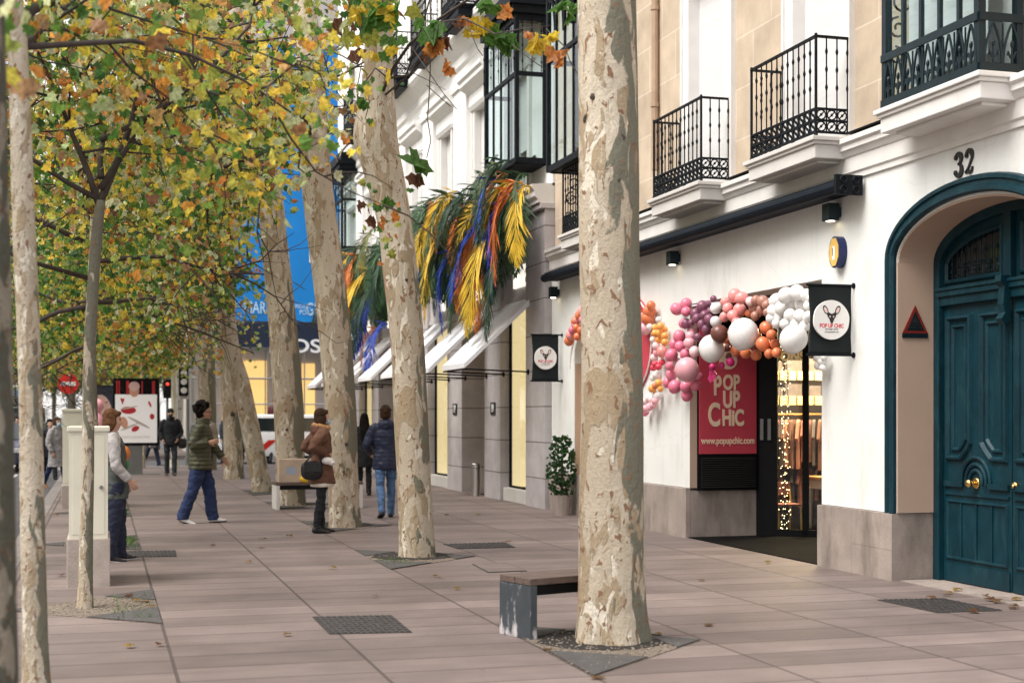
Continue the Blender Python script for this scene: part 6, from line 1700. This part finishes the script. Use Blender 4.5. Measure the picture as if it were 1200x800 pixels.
    if top:
        q=MB();hem=top.get('hem',.78);fl=top.get('flare',.0);w=top.get('w',1.0);puff=top.get('puff',0)
        prof=[(hem,.175+fl,.135+fl),(hem+.06,.178+fl*.8,.138+fl*.8),(.95,.178+fl*.4,.132+fl*.3),(1.08,.162+fl*.2,.122),(1.22,.178,.130),(1.34,.192,.126),(1.41,.165,.105),(1.455,.095,.085),(1.49,.075,.075)]
        prof=[p for i,p in enumerate(prof) if i<2 or p[0]>hem+.08]
        zs=[];rs=[];n=64 if puff else 18
        for i in range(n+1):
            z=prof[0][0]+(prof[-1][0]-prof[0][0])*i/n
            for j in range(len(prof)-1):
                if prof[j][0]<=z<=prof[j+1][0]+1e-6:
                    u=(z-prof[j][0])/(prof[j+1][0]-prof[j][0]);a=prof[j][1]*(1-u)+prof[j+1][1]*u;b=prof[j][2]*(1-u)+prof[j+1][2]*u;break
            m=1.0+(puff*(abs(math.sin((z-hem)*math.pi/.062))-.6) if puff and z<1.45 else 0)
            zs.append(z);rs.append((a*w*m*(sw/.195),b*w*m))
        # below the hips the coat hangs straight down
        q.tube([tz(z) if z>.9 else Vector((0,tz(.9).y,tz(.9).z-(.9-z))) for z in zs],rs,26,True,(1,0,0))
        sr=top.get('sleeve',.066)
        for s in(-1,1):
            S_,E_,W_=AR[s];P=[];r=[];N=26 if puff else 8
            ctrl=[S_+Vector((-s*.05,0,.005)),S_,S_.lerp(E_,.5),E_,E_.lerp(W_,.5),E_.lerp(W_,.97)];rr=[.075*sr/.066,sr*1.08,sr,sr*.94,sr*.88,sr*.72]
            for i in range(N+1):
                u=i/N*(len(ctrl)-1);j=min(int(u),len(ctrl)-2);f=u-j
                P.append(ctrl[j].lerp(ctrl[j+1],f));m=1+(puff*1.3*(abs(math.sin(u*4.6))-.6) if puff else 0);r.append((rr[j]*(1-f)+rr[j+1]*f)*m)
            q.tube(P,r,14)
        if top.get('collar'):
            for z,r_ in ((1.475,.082),(1.50,.086),(1.525,.084)):
                c=tz(z)+Vector((0,.012,0));vs=[]
                P=[c+Vector((math.cos(2*math.pi*i/16)*r_,math.sin(2*math.pi*i/16)*r_*1.02,0)) for i in range(17)]
                q.tube(P,.018,8)
        if top.get('hood'):
            c=tz(1.44)
            for z,o,r_ in ((0,-.10,.06),(.035,-.105,.055)):
                q.tube([c+Vector((math.cos(a)*.12,o*1.0+.03*abs(math.cos(a))*2-.0,z)) for a in np.linspace(.2,math.pi-.2,9)],[r_*.6]+[r_]*7+[r_*.6],10)
        tp=fin(q,top.get('name','coat'),top['m'],vox if not puff else min(vox,.011),t,2 if puff else 4)
        if top.get('trim'):
            q=MB();c=tz(1.47)
            P=[c+Vector((math.cos(a)*.125,math.sin(a)*.11-.005,.02-.035*math.sin(a))) for a in np.linspace(-.3,math.pi+.3,15)]
            P=[c+Vector((math.cos(a)*.125,-math.sin(a)*.13+.03,.02+.03*math.sin(a))) for a in np.linspace(-.5,math.pi+.5,15)]
            q.tube(P,[.035+.008*math.sin(i*2.1) for i in range(15)],10);fin(q,'hood_trim',top['trim'],.010,tp,1)
        if top.get('zip') is not None:
            q=MB()
            for z in np.linspace(hem+.04,1.44,14):
                pass
        if top.get('vest'):
            v=top['vest'];q=MB()
            q.tube([tz(z) if z>.9 else Vector((0,tz(.9).y,tz(.9).z-(.9-z))) for z in (v['hem'],.9,1.05,1.2,1.34,1.41,1.45)],[(.19,.15),(.188,.146),(.174,.136),(.182,.140),(.176,.136),(.14,.115),(.09,.09)],24,True,(1,0,0))
            fin(q,'gilet',v['m'],vox,t)
        if top.get('under'):
            u=top['under'];q=MB();q.tube([Vector((0,tz(.9).y,tz(.9).z-(.9-z))) for z in (u['hem'],u['hem']+.08,.86)],[(.165+fl,.125+fl),(.165+fl,.125+fl),(.15,.11)],20,True,(1,0,0));fin(q,'shirt_tail',u['m'],vox,t)
    # ---- hair
    if hair:
        q=MB();st=hair['style'];rh=random.Random(sum(map(ord,label))%999)
        def hb(x,y,z,rx,ry,rz,n=14,m=10):
            b=MB();b.ball((0,0,0),(rx,ry,rz),n,m);q.add([hp_(x+v[0],y+v[1],z+v[2]) for v in b.v],b.f)
        if st in('short','curly','bob','long'):
            hb(0,-.030,.050,.084,.098,.088);hb(0,-.055,.0,.078,.07,.09)
            for s in(-1,1): hb(s*.06,-.035,-.005,.026,.052,.06)
            hb(0,.045,.092,.058,.036,.026)
        if st=='curly':
            for i in range(150):
                a=rh.uniform(0,6.28);b=rh.uniform(-.35,1.5);v=Vector((math.cos(a)*math.cos(b),math.sin(a)*math.cos(b),math.sin(b)))
                if v.y>.45 and v.z<.55: continue
                g_=rh.uniform(.9,1.12);hb(v.x*.110*g_,-.03+v.y*.120*g_,.055+v.z*.116*g_,.020,.020,.020,7,5)
        if st=='short':
            for i in range(70):
                a=rh.uniform(0,6.28);b=rh.uniform(-.1,1.5);v=Vector((math.cos(a)*math.cos(b),math.sin(a)*math.cos(b),math.sin(b)))
                if v.y>.5 and v.z<.6: continue
                hb(v.x*.080,-.03+v.y*.096,.055+v.z*.086,.016,.022,.016,7,5)
        if st=='bob':
            for s in(-1,1):
                hb(s*.068,-.03,-.05,.026,.060,.085);hb(s*.07,.005,-.02,.018,.035,.07)
            hb(0,-.072,-.055,.075,.045,.085);hb(0,.03,.075,.07,.05,.04)
        if st=='long':
            q.tube([hp_(0,-.05,.05),hp_(0,-.075,-.05),hp_(0,-.09,-.15)+Vector((0,-.02,0)),tz(1.36)+Vector((0,-.13,0)),tz(1.2)+Vector((0,-.145,0)),tz(hair.get('to',1.08))+Vector((0,-.135,0))],[(.075,.06),(.088,.06),(.095,.05),(.10,.04),(.085,.032),(.04,.018)],14,True,(1,0,0))
            for s in(-1,1): q.tube([hp_(s*.07,-.02,.02),hp_(s*.078,-.01,-.08),tz(1.40)+Vector((s*.10,.01,.03))],[.025,.028,.02],8)
        if st=='beanie':
            hb(0,-.012,.060,.088,.105,.082);hb(0,-.02,.035,.088,.104,.05)
        if st=='ponytail':
            hb(0,-.025,.048,.082,.096,.086);hb(0,-.05,.0,.075,.07,.09);hb(0,-.12,.02,.035,.04,.04);hb(0,-.14,-.06,.03,.03,.08)
        # leave the face free
        fin(q,'beanie' if st=='beanie' else 'hair',hair['m'],.009 if vox<.013 else .011,t,1)
    if mask:
        q=MB();b=MB();b.ball((0,0,0),(.058,.038,.052),14,10);q.add([hp_(v[0],v[1]+.076,v[2]-.055) for v in b.v],b.f)
        for s in(-1,1): q.tube([hp_(s*.05,.075,-.04),hp_(s*.072,.03,-.015),hp_(s*.078,-.005,.0)],.006,6)
        fin(q,'face_mask',mask,.008,t,1)
    if glasses:
        q=MB()
        for s in(-1,1):
            P=[hp_(s*.033+.022*math.cos(a),.100,.005+.018*math.sin(a)) for a in np.linspace(0,2*math.pi,13)];q.tube(P,.0035,5)
            q.tube([hp_(s*.055,.098,.008),hp_(s*.078,.0,.012)],.0035,5)
        q.tube([hp_(-.012,.102,.008),hp_(.012,.102,.008)],.0035,5)
        me=q.mesh('glasses');mt=Matrix.Translation(Vector((loc[0],loc[1],gz)))@Matrix.Rotation(rz,4,'Z')@Matrix.Scale(k,4);me.transform(mt);link('glasses',me,t,M['text_dark'])
    mt=Matrix.Translation(Vector((loc[0],loc[1],gz)))@Matrix.Rotation(rz,4,'Z')@Matrix.Scale(k,4)
    return t,dict(tz=lambda z:mt@tz(z),wp=lambda v:mt@Vector(v),arm=AR,mt=mt)
jeans=cloth('blue_denim',(.017,.030,.085),.25,14);jeans2=cloth('light_denim',(.075,.14,.26),.3,12);darkt=cloth('black_trousers',(.012,.013,.016));navyt=cloth('navy_trousers',(.018,.022,.045))
H_bl=mat('black_hair',(.008,.006,.005),.85,.3,30,.8,60,spec=.12);H_br=mat('brown_hair',(.045,.023,.013),.8,.3,30,.8,60,spec=.15);H_au=mat('auburn_hair',(.105,.045,.018),.75,.4,30,.8,60,spec=.2)
MASK=mat('blue_mask',(.30,.50,.62),.8);WSH=cloth('white_shoe',(.72,.70,.70));BSH=cloth('black_leather',(.015,.015,.017),rough=.5);BRSH=cloth('brown_shoe',(.25,.12,.05))
def quilt(name,c):
    m=cloth(name,c,.25,8,.3,20,.6);nt=m.node_tree;b=nt.nodes['Principled BSDF'];src=b.inputs['Base Color'].links[0].from_socket
    tc=nt.nodes.new('ShaderNodeTexCoord');sx=nt.nodes.new('ShaderNodeSeparateXYZ');nt.links.new(tc.outputs['Object'],sx.inputs[0])
    w=nt.nodes.new('ShaderNodeMath');w.operation='PINGPONG';w.inputs[1].default_value=.031;nt.links.new(sx.outputs['Z'],w.inputs[0])
    r=nt.nodes.new('ShaderNodeMapRange');r.inputs['From Min'].default_value=.003;r.inputs['From Max'].default_value=.012;r.inputs['To Min'].default_value=.35;r.inputs['To Max'].default_value=1.1;nt.links.new(w.outputs[0],r.inputs['Value'])
    mm=nt.nodes.new('ShaderNodeMix');mm.data_type='RGBA';mm.blend_type='MULTIPLY';mm.inputs['Factor'].default_value=1;nt.links.new(src,mm.inputs['A']);nt.links.new(r.outputs[0],mm.inputs['B']);nt.links.new(mm.outputs['Result'],b.inputs['Base Color'])
    return m
gold=quilt('olive_puffer',(.055,.056,.027))
# 4 man in the green quilted jacket
v=gnd(235,612.5)
person('man with dark curly hair in an olive quilted jacket and blue jeans striding right',(v.x,v.y),(1,-.22),1.80,.011,SKIN2,legs=((16,9),(-13,7)),
  arms={1:((.06,-.12,-.28),(-.04,.26,.05)),-1:((-.10,.10,-.26),(-.03,.20,-.24))},headyaw=8,lean=2,
  top=dict(m=gold,hem=.80,puff=.055,w=1.2,sleeve=.078,name='quilted_jacket',collar=True),bottom=dict(m=jeans,r=(.112,.092,.085,0)),shoes=dict(m=WSH,sole=M['black']),hair=dict(style='curly',m=H_bl),glasses=True)
# 6 woman in the brown parka
v=gnd(377,624)
bp=cloth('brown_parka',(.13,.062,.038),.22,7,.45,16)
_,b6=person('woman in a brown parka and black leggings with a pale blue face mask',(v.x,v.y),(1,.12),1.70,.011,SKIN,legs=((3,3),(-5,3)),
  arms={1:((.10,-.24,-.22),(-.10,.24,-.10)),-1:((-.10,-.20,-.22),(.08,.24,-.10))},lean=-1,female=True,
  top=dict(m=bp,hem=.70,flare=.035,w=1.12,sleeve=.082,name='parka',hood=True,collar=True,trim=cloth('tan_fur',(.42,.22,.09),.4,40,.9,60),under=dict(m=cloth('cream_shirt',(.62,.56,.48)),hem=.655)),
  bottom=dict(m=darkt,r=(.085,.064,.052,.05)),shoes=dict(m=BSH),hair=dict(style='bob',m=H_br),mask=MASK)
# her bag
bagm=mat('black_bag',(.016,.016,.018),.45,.2,14,.4,50)
def shoulderbag(label,c,sz,straptop,m=bagm,ax=(1,0,0)):
    c=Vector(c);t=thing('shoulder_bag',label,'bag',c)
    q=MB();X=Vector(ax).normalized();Y=Vector((-X.y,X.x,0))
    vs=[];b=MB();b.ball((0,0,0),(sz[0],sz[1],sz[2]),16,10)
    q.add([c+X*(abs(x/sz[0])**.7*sz[0]*(1 if x>0 else -1))+Y*y+Vector((0,0,(abs(z/sz[2])**.75*sz[2]*(1 if z>0 else -1)))) for x,y,z in b.v],b.f);o=q.build('bag_body',m,t,smooth=True)
    q=MB();q.obox(c+Vector((0,0,sz[2]*.35))-Y*sz[1]*.95,X*sz[0]*.8,Y*.012,Vector((0,0,sz[2]*.5)));q.build('bag_flap',m,o,bevel=.008)
    q=MB();st=Vector(straptop);q.tube([c-X*sz[0]*.9+Vector((0,0,sz[2]*.5)),c.lerp(st,.5)-X*.05+Vector((0,0,.05)),st,c.lerp(st,.5)+X*.08+Vector((0,0,.03)),c+X*sz[0]*.9+Vector((0,0,sz[2]*.5))],.012,6);q.build('strap',m,t)
v6=gnd(377,624)
shoulderbag('black rounded shoulder bag at the hip of the woman in the brown parka',(v6.x-.16,v6.y-.17,.86),(.15,.07,.13),(v6.x-.08,v6.y-.24,1.16))
q=MB();q.ball((v6.x+.05,v6.y-.205,.99),(.085,.05,.05),10,7);q.ball((v6.x+.10,v6.y-.21,.965),(.05,.04,.04),10,7);o=q.build('folded_scarf',cloth('cream_wool',(.75,.72,.68)),None,smooth=True,origin=(v6.x+.05,v6.y-.205,.95));tag(o,'white woollen bundle sticking out of the brown parka pocket','scarf')
# 8 man in navy puffer
v=gnd(452,606)
person('man in a dark navy puffer jacket and blue jeans, walking away between the plane trees',(v.x,v.y),(.05,1),1.76,.011,SKIN,legs=((-10,14),(8,2)),
  arms={-1:((-.12,.02,-.28),(.08,.22,-.14)),1:((.10,.02,-.28),(-.08,.22,-.14))},headpitch=4,
  top=dict(m=cloth('navy_puffer',(.012,.018,.045),.2,8,.3,18,.55),hem=.76,puff=.03,w=1.10,sleeve=.082,flare=.01,name='puffer_jacket',hood=True,collar=True),bottom=dict(m=jeans2,r=(.092,.07,.055,0)),shoes=dict(m=BSH),hair=dict(style='short',m=H_br))
# 7 woman in black
v=gnd(427,580)
person('woman with long black hair in a black coat, seen from behind beside the shop piers',(v.x,v.y),(.15,1),1.66,.013,SKIN,legs=((5,3),(-4,3)),female=True,
  top=dict(m=cloth('black_coat',(.012,.012,.014)),hem=.60,flare=.03,w=1.05),bottom=dict(m=darkt,r=(.085,.064,.055,.0)),shoes=dict(m=BSH),hair=dict(style='long',m=H_bl,to=1.15))
# 2 woman at the cabinet
v=gnd(133,657)
knit=cloth('grey_knit',(.42,.39,.385),.15,20,.6,50);vest=cloth('dark_green_gilet',(.075,.085,.078),.15,10,.4,30)
person('woman with auburn bob in grey knit and dark gilet by the cream cabinet',(v.x+.02,v.y),(1,.05),1.68,.011,SKIN,legs=((6,4),(-3,4)),lean=-4,female=True,headpitch=-8,
  arms={1:((.08,.02,-.28),(-.03,.16,-.20)),-1:((-.06,.02,-.28),(.02,.12,-.22))},
  top=dict(m=knit,hem=.80,w=1.03,sleeve=.072,flare=.0,name='cardigan',collar=False,vest=dict(m=vest,hem=.72)),bottom=dict(m=navyt,r=(.108,.085,.08,.0)),shoes=dict(m=BSH,sole=M['sill']),hair=dict(style='bob',m=H_au))
# 1 woman in grey coat on the road edge
v=gnd(66,572,-.13)
person('woman in a pale grey coat and face mask walking at the kerb',(v.x,v.y,-.13),(.75,-1),1.74,.013,SKIN,legs=((20,6),(-20,12)),female=True,
  arms={1:((.10,.02,-.28),(-.04,.10,-.24)),-1:((-.10,.02,-.28),(.04,.10,-.24))},
  top=dict(m=cloth('pale_grey_coat',(.30,.29,.295),.14,12),hem=.56,flare=.045,w=1.08,sleeve=.075,collar=True),bottom=dict(m=jeans,r=(.088,.068,.058,0)),shoes=dict(m=BRSH),hair=dict(style='bob',m=H_br),mask=MASK)
# 3 man in black with beanie
v=gnd(200,557)
_,b3=person('man all in black with a beanie walking towards the camera with a bag',(v.x,v.y),(-.05,-1),1.80,.013,SKIN,legs=((8,3),(-9,8)),
  arms={1:((.10,-.05,-.28),(-.08,.14,-.22)),-1:((-.10,-.05,-.28),(.10,.16,-.20))},
  top=dict(m=cloth('black_jacket',(.014,.016,.02)),hem=.80,w=1.1,sleeve=.074,collar=True),bottom=dict(m=cloth('charcoal_trousers',(.03,.036,.042)),r=(.09,.07,.06,0)),shoes=dict(m=BSH),hair=dict(style='beanie',m=cloth('black_knit',(.014,.016,.018))),mask=M['text_dark'])
shoulderbag('small black bag hanging at the side of the man with the beanie',(v.x+.30,v.y-.05,.86),(.12,.08,.14),(v.x+.17,v.y-.05,1.25))
# 5 and others in the distance
v=gnd(263,546)
person('man in a blue coat and blue trousers half hidden by the upright plane tree',(v.x+.12,v.y),(.2,-1),1.78,.015,SKIN,top=dict(m=cloth('steel_blue_coat',(.075,.11,.17)),hem=.62,w=1.08),bottom=dict(m=jeans),shoes=dict(m=BRSH),hair=dict(style='beanie',m=cloth('red_cap',(.5,.06,.02))))
v=atY(243,487,37.5)
person('dark haired person in a beige hooded jacket hidden behind the man in olive',(v.x,v.y),(-.3,-1),1.72,.015,SKIN2,top=dict(m=cloth('beige_jacket',(.32,.27,.22)),hem=.8,w=1.1,hood=True),bottom=dict(m=navyt),shoes=dict(m=BSH),hair=dict(style='short',m=H_bl))
v=gnd(316,543,-.13)
person('woman with long black hair in a pink top and dark trousers by the white taxi',(v.x,v.y,-.13),(.3,.9),1.68,.016,SKIN,female=True,top=dict(m=cloth('pink_knit',(.55,.36,.31)),hem=.84),bottom=dict(m=darkt),shoes=dict(m=BSH),hair=dict(style='long',m=H_bl,to=1.0))
v=gnd(329,545,-.13)
person('person in a light brown coat beside the woman in pink',(v.x+.05,v.y,-.13),(-.4,-.9),1.52,.016,SKIN,female=True,top=dict(m=cloth('camel_coat',(.40,.22,.15)),hem=.45,flare=.03),bottom=dict(m=darkt),shoes=dict(m=BSH),hair=dict(style='bob',m=H_br))
v=atY(321,487,58.2)
q=MB();q.box(v.x-1.2,v.x+1.2,57.6,58.45,-.14,.62);st=q.build('stone_step',M['granite'],None,bevel=.02,origin=(v.x,58,-.13));tag(st,'low granite step behind the white taxi','step')
person('person in a dark red top standing on the step behind the white taxi',(v.x,58.1,.62),(-.2,-1),1.68,.018,SKIN2,top=dict(m=cloth('maroon_top',(.10,.025,.03)),hem=.8),bottom=dict(m=navyt),shoes=dict(m=BSH),hair=dict(style='short',m=H_br))
v=gnd(480,577)
person('person in blue jeans mostly hidden behind the bulging plane tree',(v.x,v.y),(.1,1),1.70,.015,SKIN,legs=((14,4),(-12,10)),top=dict(m=cloth('dark_grey_jacket',(.04,.04,.05)),hem=.8),bottom=dict(m=jeans),shoes=dict(m=WSH),hair=dict(style='short',m=H_br))
v=gnd(22,548,-.13)
person('person in a blue jacket crossing the road at the far left edge',(v.x,v.y,-.13),(-.6,-1),1.72,.016,SKIN,top=dict(m=cloth('blue_jacket',(.03,.06,.22)),hem=.8),bottom=dict(m=navyt),shoes=dict(m=BSH),hair=dict(style='short',m=H_bl))
for i,(px_,y,c,lab) in enumerate(((58,40.5,(.02,.022,.03),'person in a dark coat right behind the woman in the grey coat'),(98,43,(.35,.12,.06),'person in a rust coloured coat beyond the far cabinet'),(232,52,(.05,.05,.06),'person in charcoal waiting at the crossing by the traffic light'),(178,50,(.25,.22,.20),'person in a taupe coat at the crossing beside the advert panel'),(288,50.5,(.02,.03,.07),'person in a midnight blue coat right of the leaning tree'))):
    v=atY(px_,487,y);zz=-.13 if (v.x<PX0-.2 or y>46.8) else 0
    person(lab,(v.x,v.y,zz),((.4,-1),(-.5,1),(.1,1),(.8,-.6),(1,.2))[i],1.66+.04*i,.018,SKIN,female=i%2==1,top=dict(m=cloth('coat_%s'%('abcde'[i]),c),hem=.65,w=1.06),bottom=dict(m=navyt if i%2 else darkt),shoes=dict(m=BSH),hair=dict(style=('short','bob','short','long','short')[i],m=(H_bl,H_br,H_br,H_bl,H_bl)[i]))
# =================== vehicles ===================
RUB=mat('rubber',(.02,.02,.02),.8);RIM=mat('alloy',(.45,.45,.46),.35,metal=.8);HL=mat('headlamp',(.8,.8,.82),.1);TL=mat('tail_lamp',(.35,.01,.01),.2)
def car(name,label,loc,ang,col,L=4.3,W=1.78,H=1.48,kind='hatch',stripe=None,group=None,cat='car'):
    t=thing(name,label,cat,loc,group);z0=loc[2]
    d=vec(ang);r=Vector((d.y,-d.x,0));o=Vector(loc)
    def w(x,y,z): return o+d*x+r*y+Vector((0,0,z))
    m=mat('car_paint_'+label.split()[0]+str(int(loc[1])),col,.3,.03,3,coat=.6)
    h=L/2
    if kind=='van': low=[(-h,.28),(-h,.95),(-h+.05,1.15)];top=[(-h+.12,H-.10),(-h+.3,H),(h-1.55,H),(h-.85,1.18),(h-.12,.98)];lo2=[(h,.72),(h,.28)];win=[(-h+.22,1.15),(-h+.28,H-.13),(h-1.58,H-.13),(h-1.02,1.18)]
    elif kind=='bus': low=[(-h,.35)];top=[(-h,H-.15),(-h+.15,H),(h-.3,H),(h-.05,H-.3)];lo2=[(h,1.2),(h,.35)];win=[(-h+.3,1.3),(-h+.3,H-.45),(h-.25,H-.45),(h-.25,1.3)]
    else: low=[(-h,.26),(-h,.80),(-h+.10,.93)];top=[(-h+.45,H-.12),(-h+.8,H-.01),(h-2.05,H),(h-1.2,.97),(h-.25,.80)];lo2=[(h,.62),(h,.26)];win=[(-h+.42,.98),(-h+.72,H-.13),(h-2.08,H-.11),(h-1.38,.98)]
    prof=low+top+lo2
    q=MB();n=len(prof)
    lev=[(-W/2,.94),(-W/2+.05,1.0),(W/2-.05,1.0),(W/2,.94)]
    zc=.7
    rows=[]
    for (y,f) in ((-W/2,.97),(-W/2+.06,1.0),(W/2-.06,1.0),(W/2,.97)):
        row=[]
        for (x,z) in prof:
            tum=.0 if z<1.0 else (z-1.0)/(H-1.0)*.12
            yy=y*(1-tum*1.0) if kind!='bus' else y
            row.append(w(x*f,yy,z if f==1 else z*.985))
        rows.append(row)
    vs=[p for row in rows for p in row];fs=[]
    for k in range(3):
        for i in range(n): j=(i+1)%n;fs.append((k*n+i,k*n+j,(k+1)*n+j,(k+1)*n+i))
    fs.append(tuple(range(n-1,-1,-1)));fs.append(tuple(range(3*n,4*n)))
    q.add(vs,fs);bd=q.build('body',m,t,bevel=.03,smooth=True,autosmooth=40)
    for s in(-1,1):
        q=MB();P=[]
        for x,z in win:
            tum=.0 if z<1.0 else (z-1.0)/(H-1.0)*.12
            P.append((x,s*(W/2*(1-(tum if kind!='bus' else 0))+.004),z))
        q.add([w(*p) for p in P]+[w(p[0],p[1]-s*.03,p[2]) for p in P],[(0,1,2,3),(4,5,6,7),(0,1,5,4),(1,2,6,5),(2,3,7,6),(3,0,4,7)]);sw=q.build('side_window',M['darkglass'],t)
        if kind!='bus':
            q=MB();x=(win[0][0]+win[-1][0])/2;q.add([w(x-.04,s*(W/2+.006),win[0][1]),w(x+.04,s*(W/2+.006),win[0][1]),w(x+.0,s*(W/2*.9+.008),win[1][1]),w(x-.06,s*(W/2*.9+.008),win[1][1])],[(0,1,2,3)]);q.build('pillar',m,sw)
            q=MB();q.obox(w(h-1.45,s*(W/2+.09),1.02),d*.06,r*.08,Vector((0,0,.06)));q.build('mirror',m,t,bevel=.02)
    ws=((top[2],top[3]) if kind!='bus' else ((h-.05,H-.35),(h-.0,1.25)))
    q=MB();(xa,za),(xb,zb)=((top[2][0]+.04,top[2][1]-.03),(top[3][0]-.05,top[3][1]+.02)) if kind!='bus' else ws
    dn=Vector((0,0,.02))+d*.02
    q.add([w(xa,-W*.40,za)+dn,w(xa,W*.40,za)+dn,w(xb,W*.44,zb)+dn,w(xb,-W*.44,zb)+dn],[(0,1,2,3)]);q.build('windscreen',M['darkglass'],t)
    q=MB();xa,za,xb,zb=(-h+.46-.02,H-.16,-h+.12,.98) if kind=='hatch' else (-h+.10,H-.16,-h+.02,1.2)
    dn=-d*.015
    q.add([w(xa,-W*.38,za)+dn,w(xa,W*.38,za)+dn,w(xb,W*.42,zb)+dn,w(xb,-W*.42,zb)+dn],[(0,1,2,3)]);q.build('rear_window',M['darkglass'],t)
    R_=.32 if kind!='bus' else .46
    for x in(-h+.75,h-.85):
        for s in(-1,1):
            q=MB();a=w(x,s*(W/2-.2),R_);b=w(x,s*(W/2+.01),R_);q.tube([a,a.lerp(b,.1),a.lerp(b,.9),b],[R_*.92,R_,R_,R_*.9],20);wh=q.build('wheel',RUB,t)
            q=MB();a=w(x,s*(W/2+.005),R_);b=w(x,s*(W/2+.018),R_);q.tube([a,b],[R_*.62,R_*.55],10);q.build('rim',RIM,wh)
    for s in(-1,1):
        q=MB();q.obox(w(h-.04,s*W*.36,.68),d*.05,r*.16,Vector((0,0,.07)));q.build('headlight',HL,t,bevel=.02)
        q=MB();q.obox(w(-h+.02,s*W*.38,.80),d*.04,r*.10,Vector((0,0,.12)));q.build('tail_light',TL,t,bevel=.02)
    q=MB();q.obox(w(h+.005,0,.45),d*.012,r*.26,Vector((0,0,.055)));q.obox(w(-h-.005,0,.55),d*.012,r*.26,Vector((0,0,.055)));q.build('number_plate',M['white_paint'],t)
    if stripe:
        for s in(-1,1):
            q=MB();q.add([w(.75,s*(W/2+.004),.42),w(.45,s*(W/2+.004),.42),w(-.05,s*(W/2+.004),.86),w(.25,s*(W/2+.004),.86)],[(0,1,2,3)]);q.build('door_stripe',stripe,bd)
        q=MB();q.obox(w(-.3,0,H+.06),d*.09,r*.25,Vector((0,0,.06)));q.build('roof_sign',M['white_paint'],t,bevel=.02)
    return t
red=mat('taxi_red_stripe',(.55,.02,.015),.4)
car('taxi','white taxi with a red diagonal door stripe, crossing beyond the plane trees',(6.0,52.4,-.13),-90,(.78,.78,.78),4.5,1.85,1.78,'van',red,cat='taxi')
car('parked_car','silver hatchback waiting in the near lane beyond the crossing',(-2.6,57.0,-.13),180,(.42,.43,.45))
car('delivery_van','white delivery van behind the silver hatchback',(-3.2,66.0,-.13),180,(.75,.76,.78),5.0,1.95,2.1,'van',cat='van')
car('city_bus','blue and white city bus far down the road',(-5.2,82,-.13),180,(.25,.38,.62),11.5,2.5,3.05,'bus',cat='bus')
car('parked_car','dark blue car at the far left edge',(-3.1,47.5,-.13),180,(.02,.03,.08))
car('parked_car','white car farther along behind the blue jacketed walker',(-4.6,73,-.13),180,(.7,.7,.72))
car('parked_car','grey car in the middle lane far down the road',(-1.8,70,-.13),0,(.18,.19,.2))
# =================== daylight and camera ===================
W=bpy.data.worlds.new('World');S.world=W;W.use_nodes=True
nt=W.node_tree;bg=nt.nodes['Background'];sky=nt.nodes.new('ShaderNodeTexSky');sky.sky_type='NISHITA';sky.sun_disc=False
SUN_EL,SUN_AZ=R(54),R(-102)      # azimuth measured from +Y towards +X
sky.sun_elevation=SUN_EL;sky.sun_rotation=SUN_AZ;sky.air_density=1.0;sky.dust_density=4.0;sky.ozone_density=1.0
mx=nt.nodes.new('ShaderNodeMix');mx.data_type='RGBA';mx.inputs['Factor'].default_value=.55
nt.links.new(sky.outputs[0],mx.inputs['A']);mx.inputs['B'].default_value=(9,8.7,8.4,1)   # thin bright cloud veil
nt.links.new(mx.outputs['Result'],bg.inputs['Color']);bg.inputs['Strength'].default_value=.118
sl=bpy.data.lights.new('sun','SUN');sl.energy=2.3;sl.angle=R(38);sl.color=(1,.97,.93)
so=bpy.data.objects.new('sun',sl);COL.objects.link(so)
dv=Vector((math.sin(SUN_AZ)*math.cos(SUN_EL),math.cos(SUN_AZ)*math.cos(SUN_EL),math.sin(SUN_EL)))
so.rotation_euler=dv.to_track_quat('Z','Y').to_euler();so.location=(-20,0,30)
# lamps inside the lit shop
for (x,y,e) in ((9.6,17.9,95),(10.4,18.0,95)):
    al=bpy.data.lights.new('shop_ceiling_lamp','AREA');al.energy=e;al.size=.9;al.color=(1,.72,.42)
    ao=bpy.data.objects.new('shop_ceiling_lamp',al);COL.objects.link(ao);ao.location=(x,y,2.98)
cam=bpy.data.cameras.new('camera');co=bpy.data.objects.new('camera',cam);COL.objects.link(co)
co.location=(0,0,EYE);co.rotation_euler=(R(90),0,-TH)
cam.sensor_width=36;cam.lens=F/1200*36;cam.shift_y=87/1200;cam.clip_end=2000;cam.clip_start=.1
cam.dof.use_dof=True;cam.dof.focus_distance=14.5;cam.dof.aperture_fstop=2.2
S.camera=co
S.view_settings.view_transform='Standard';S.view_settings.look='None';S.view_settings.gamma=1;S.view_settings.use_curve_mapping=False
S.view_settings.exposure=.90
S.cycles.max_bounces=8;S.cycles.transparent_max_bounces=16
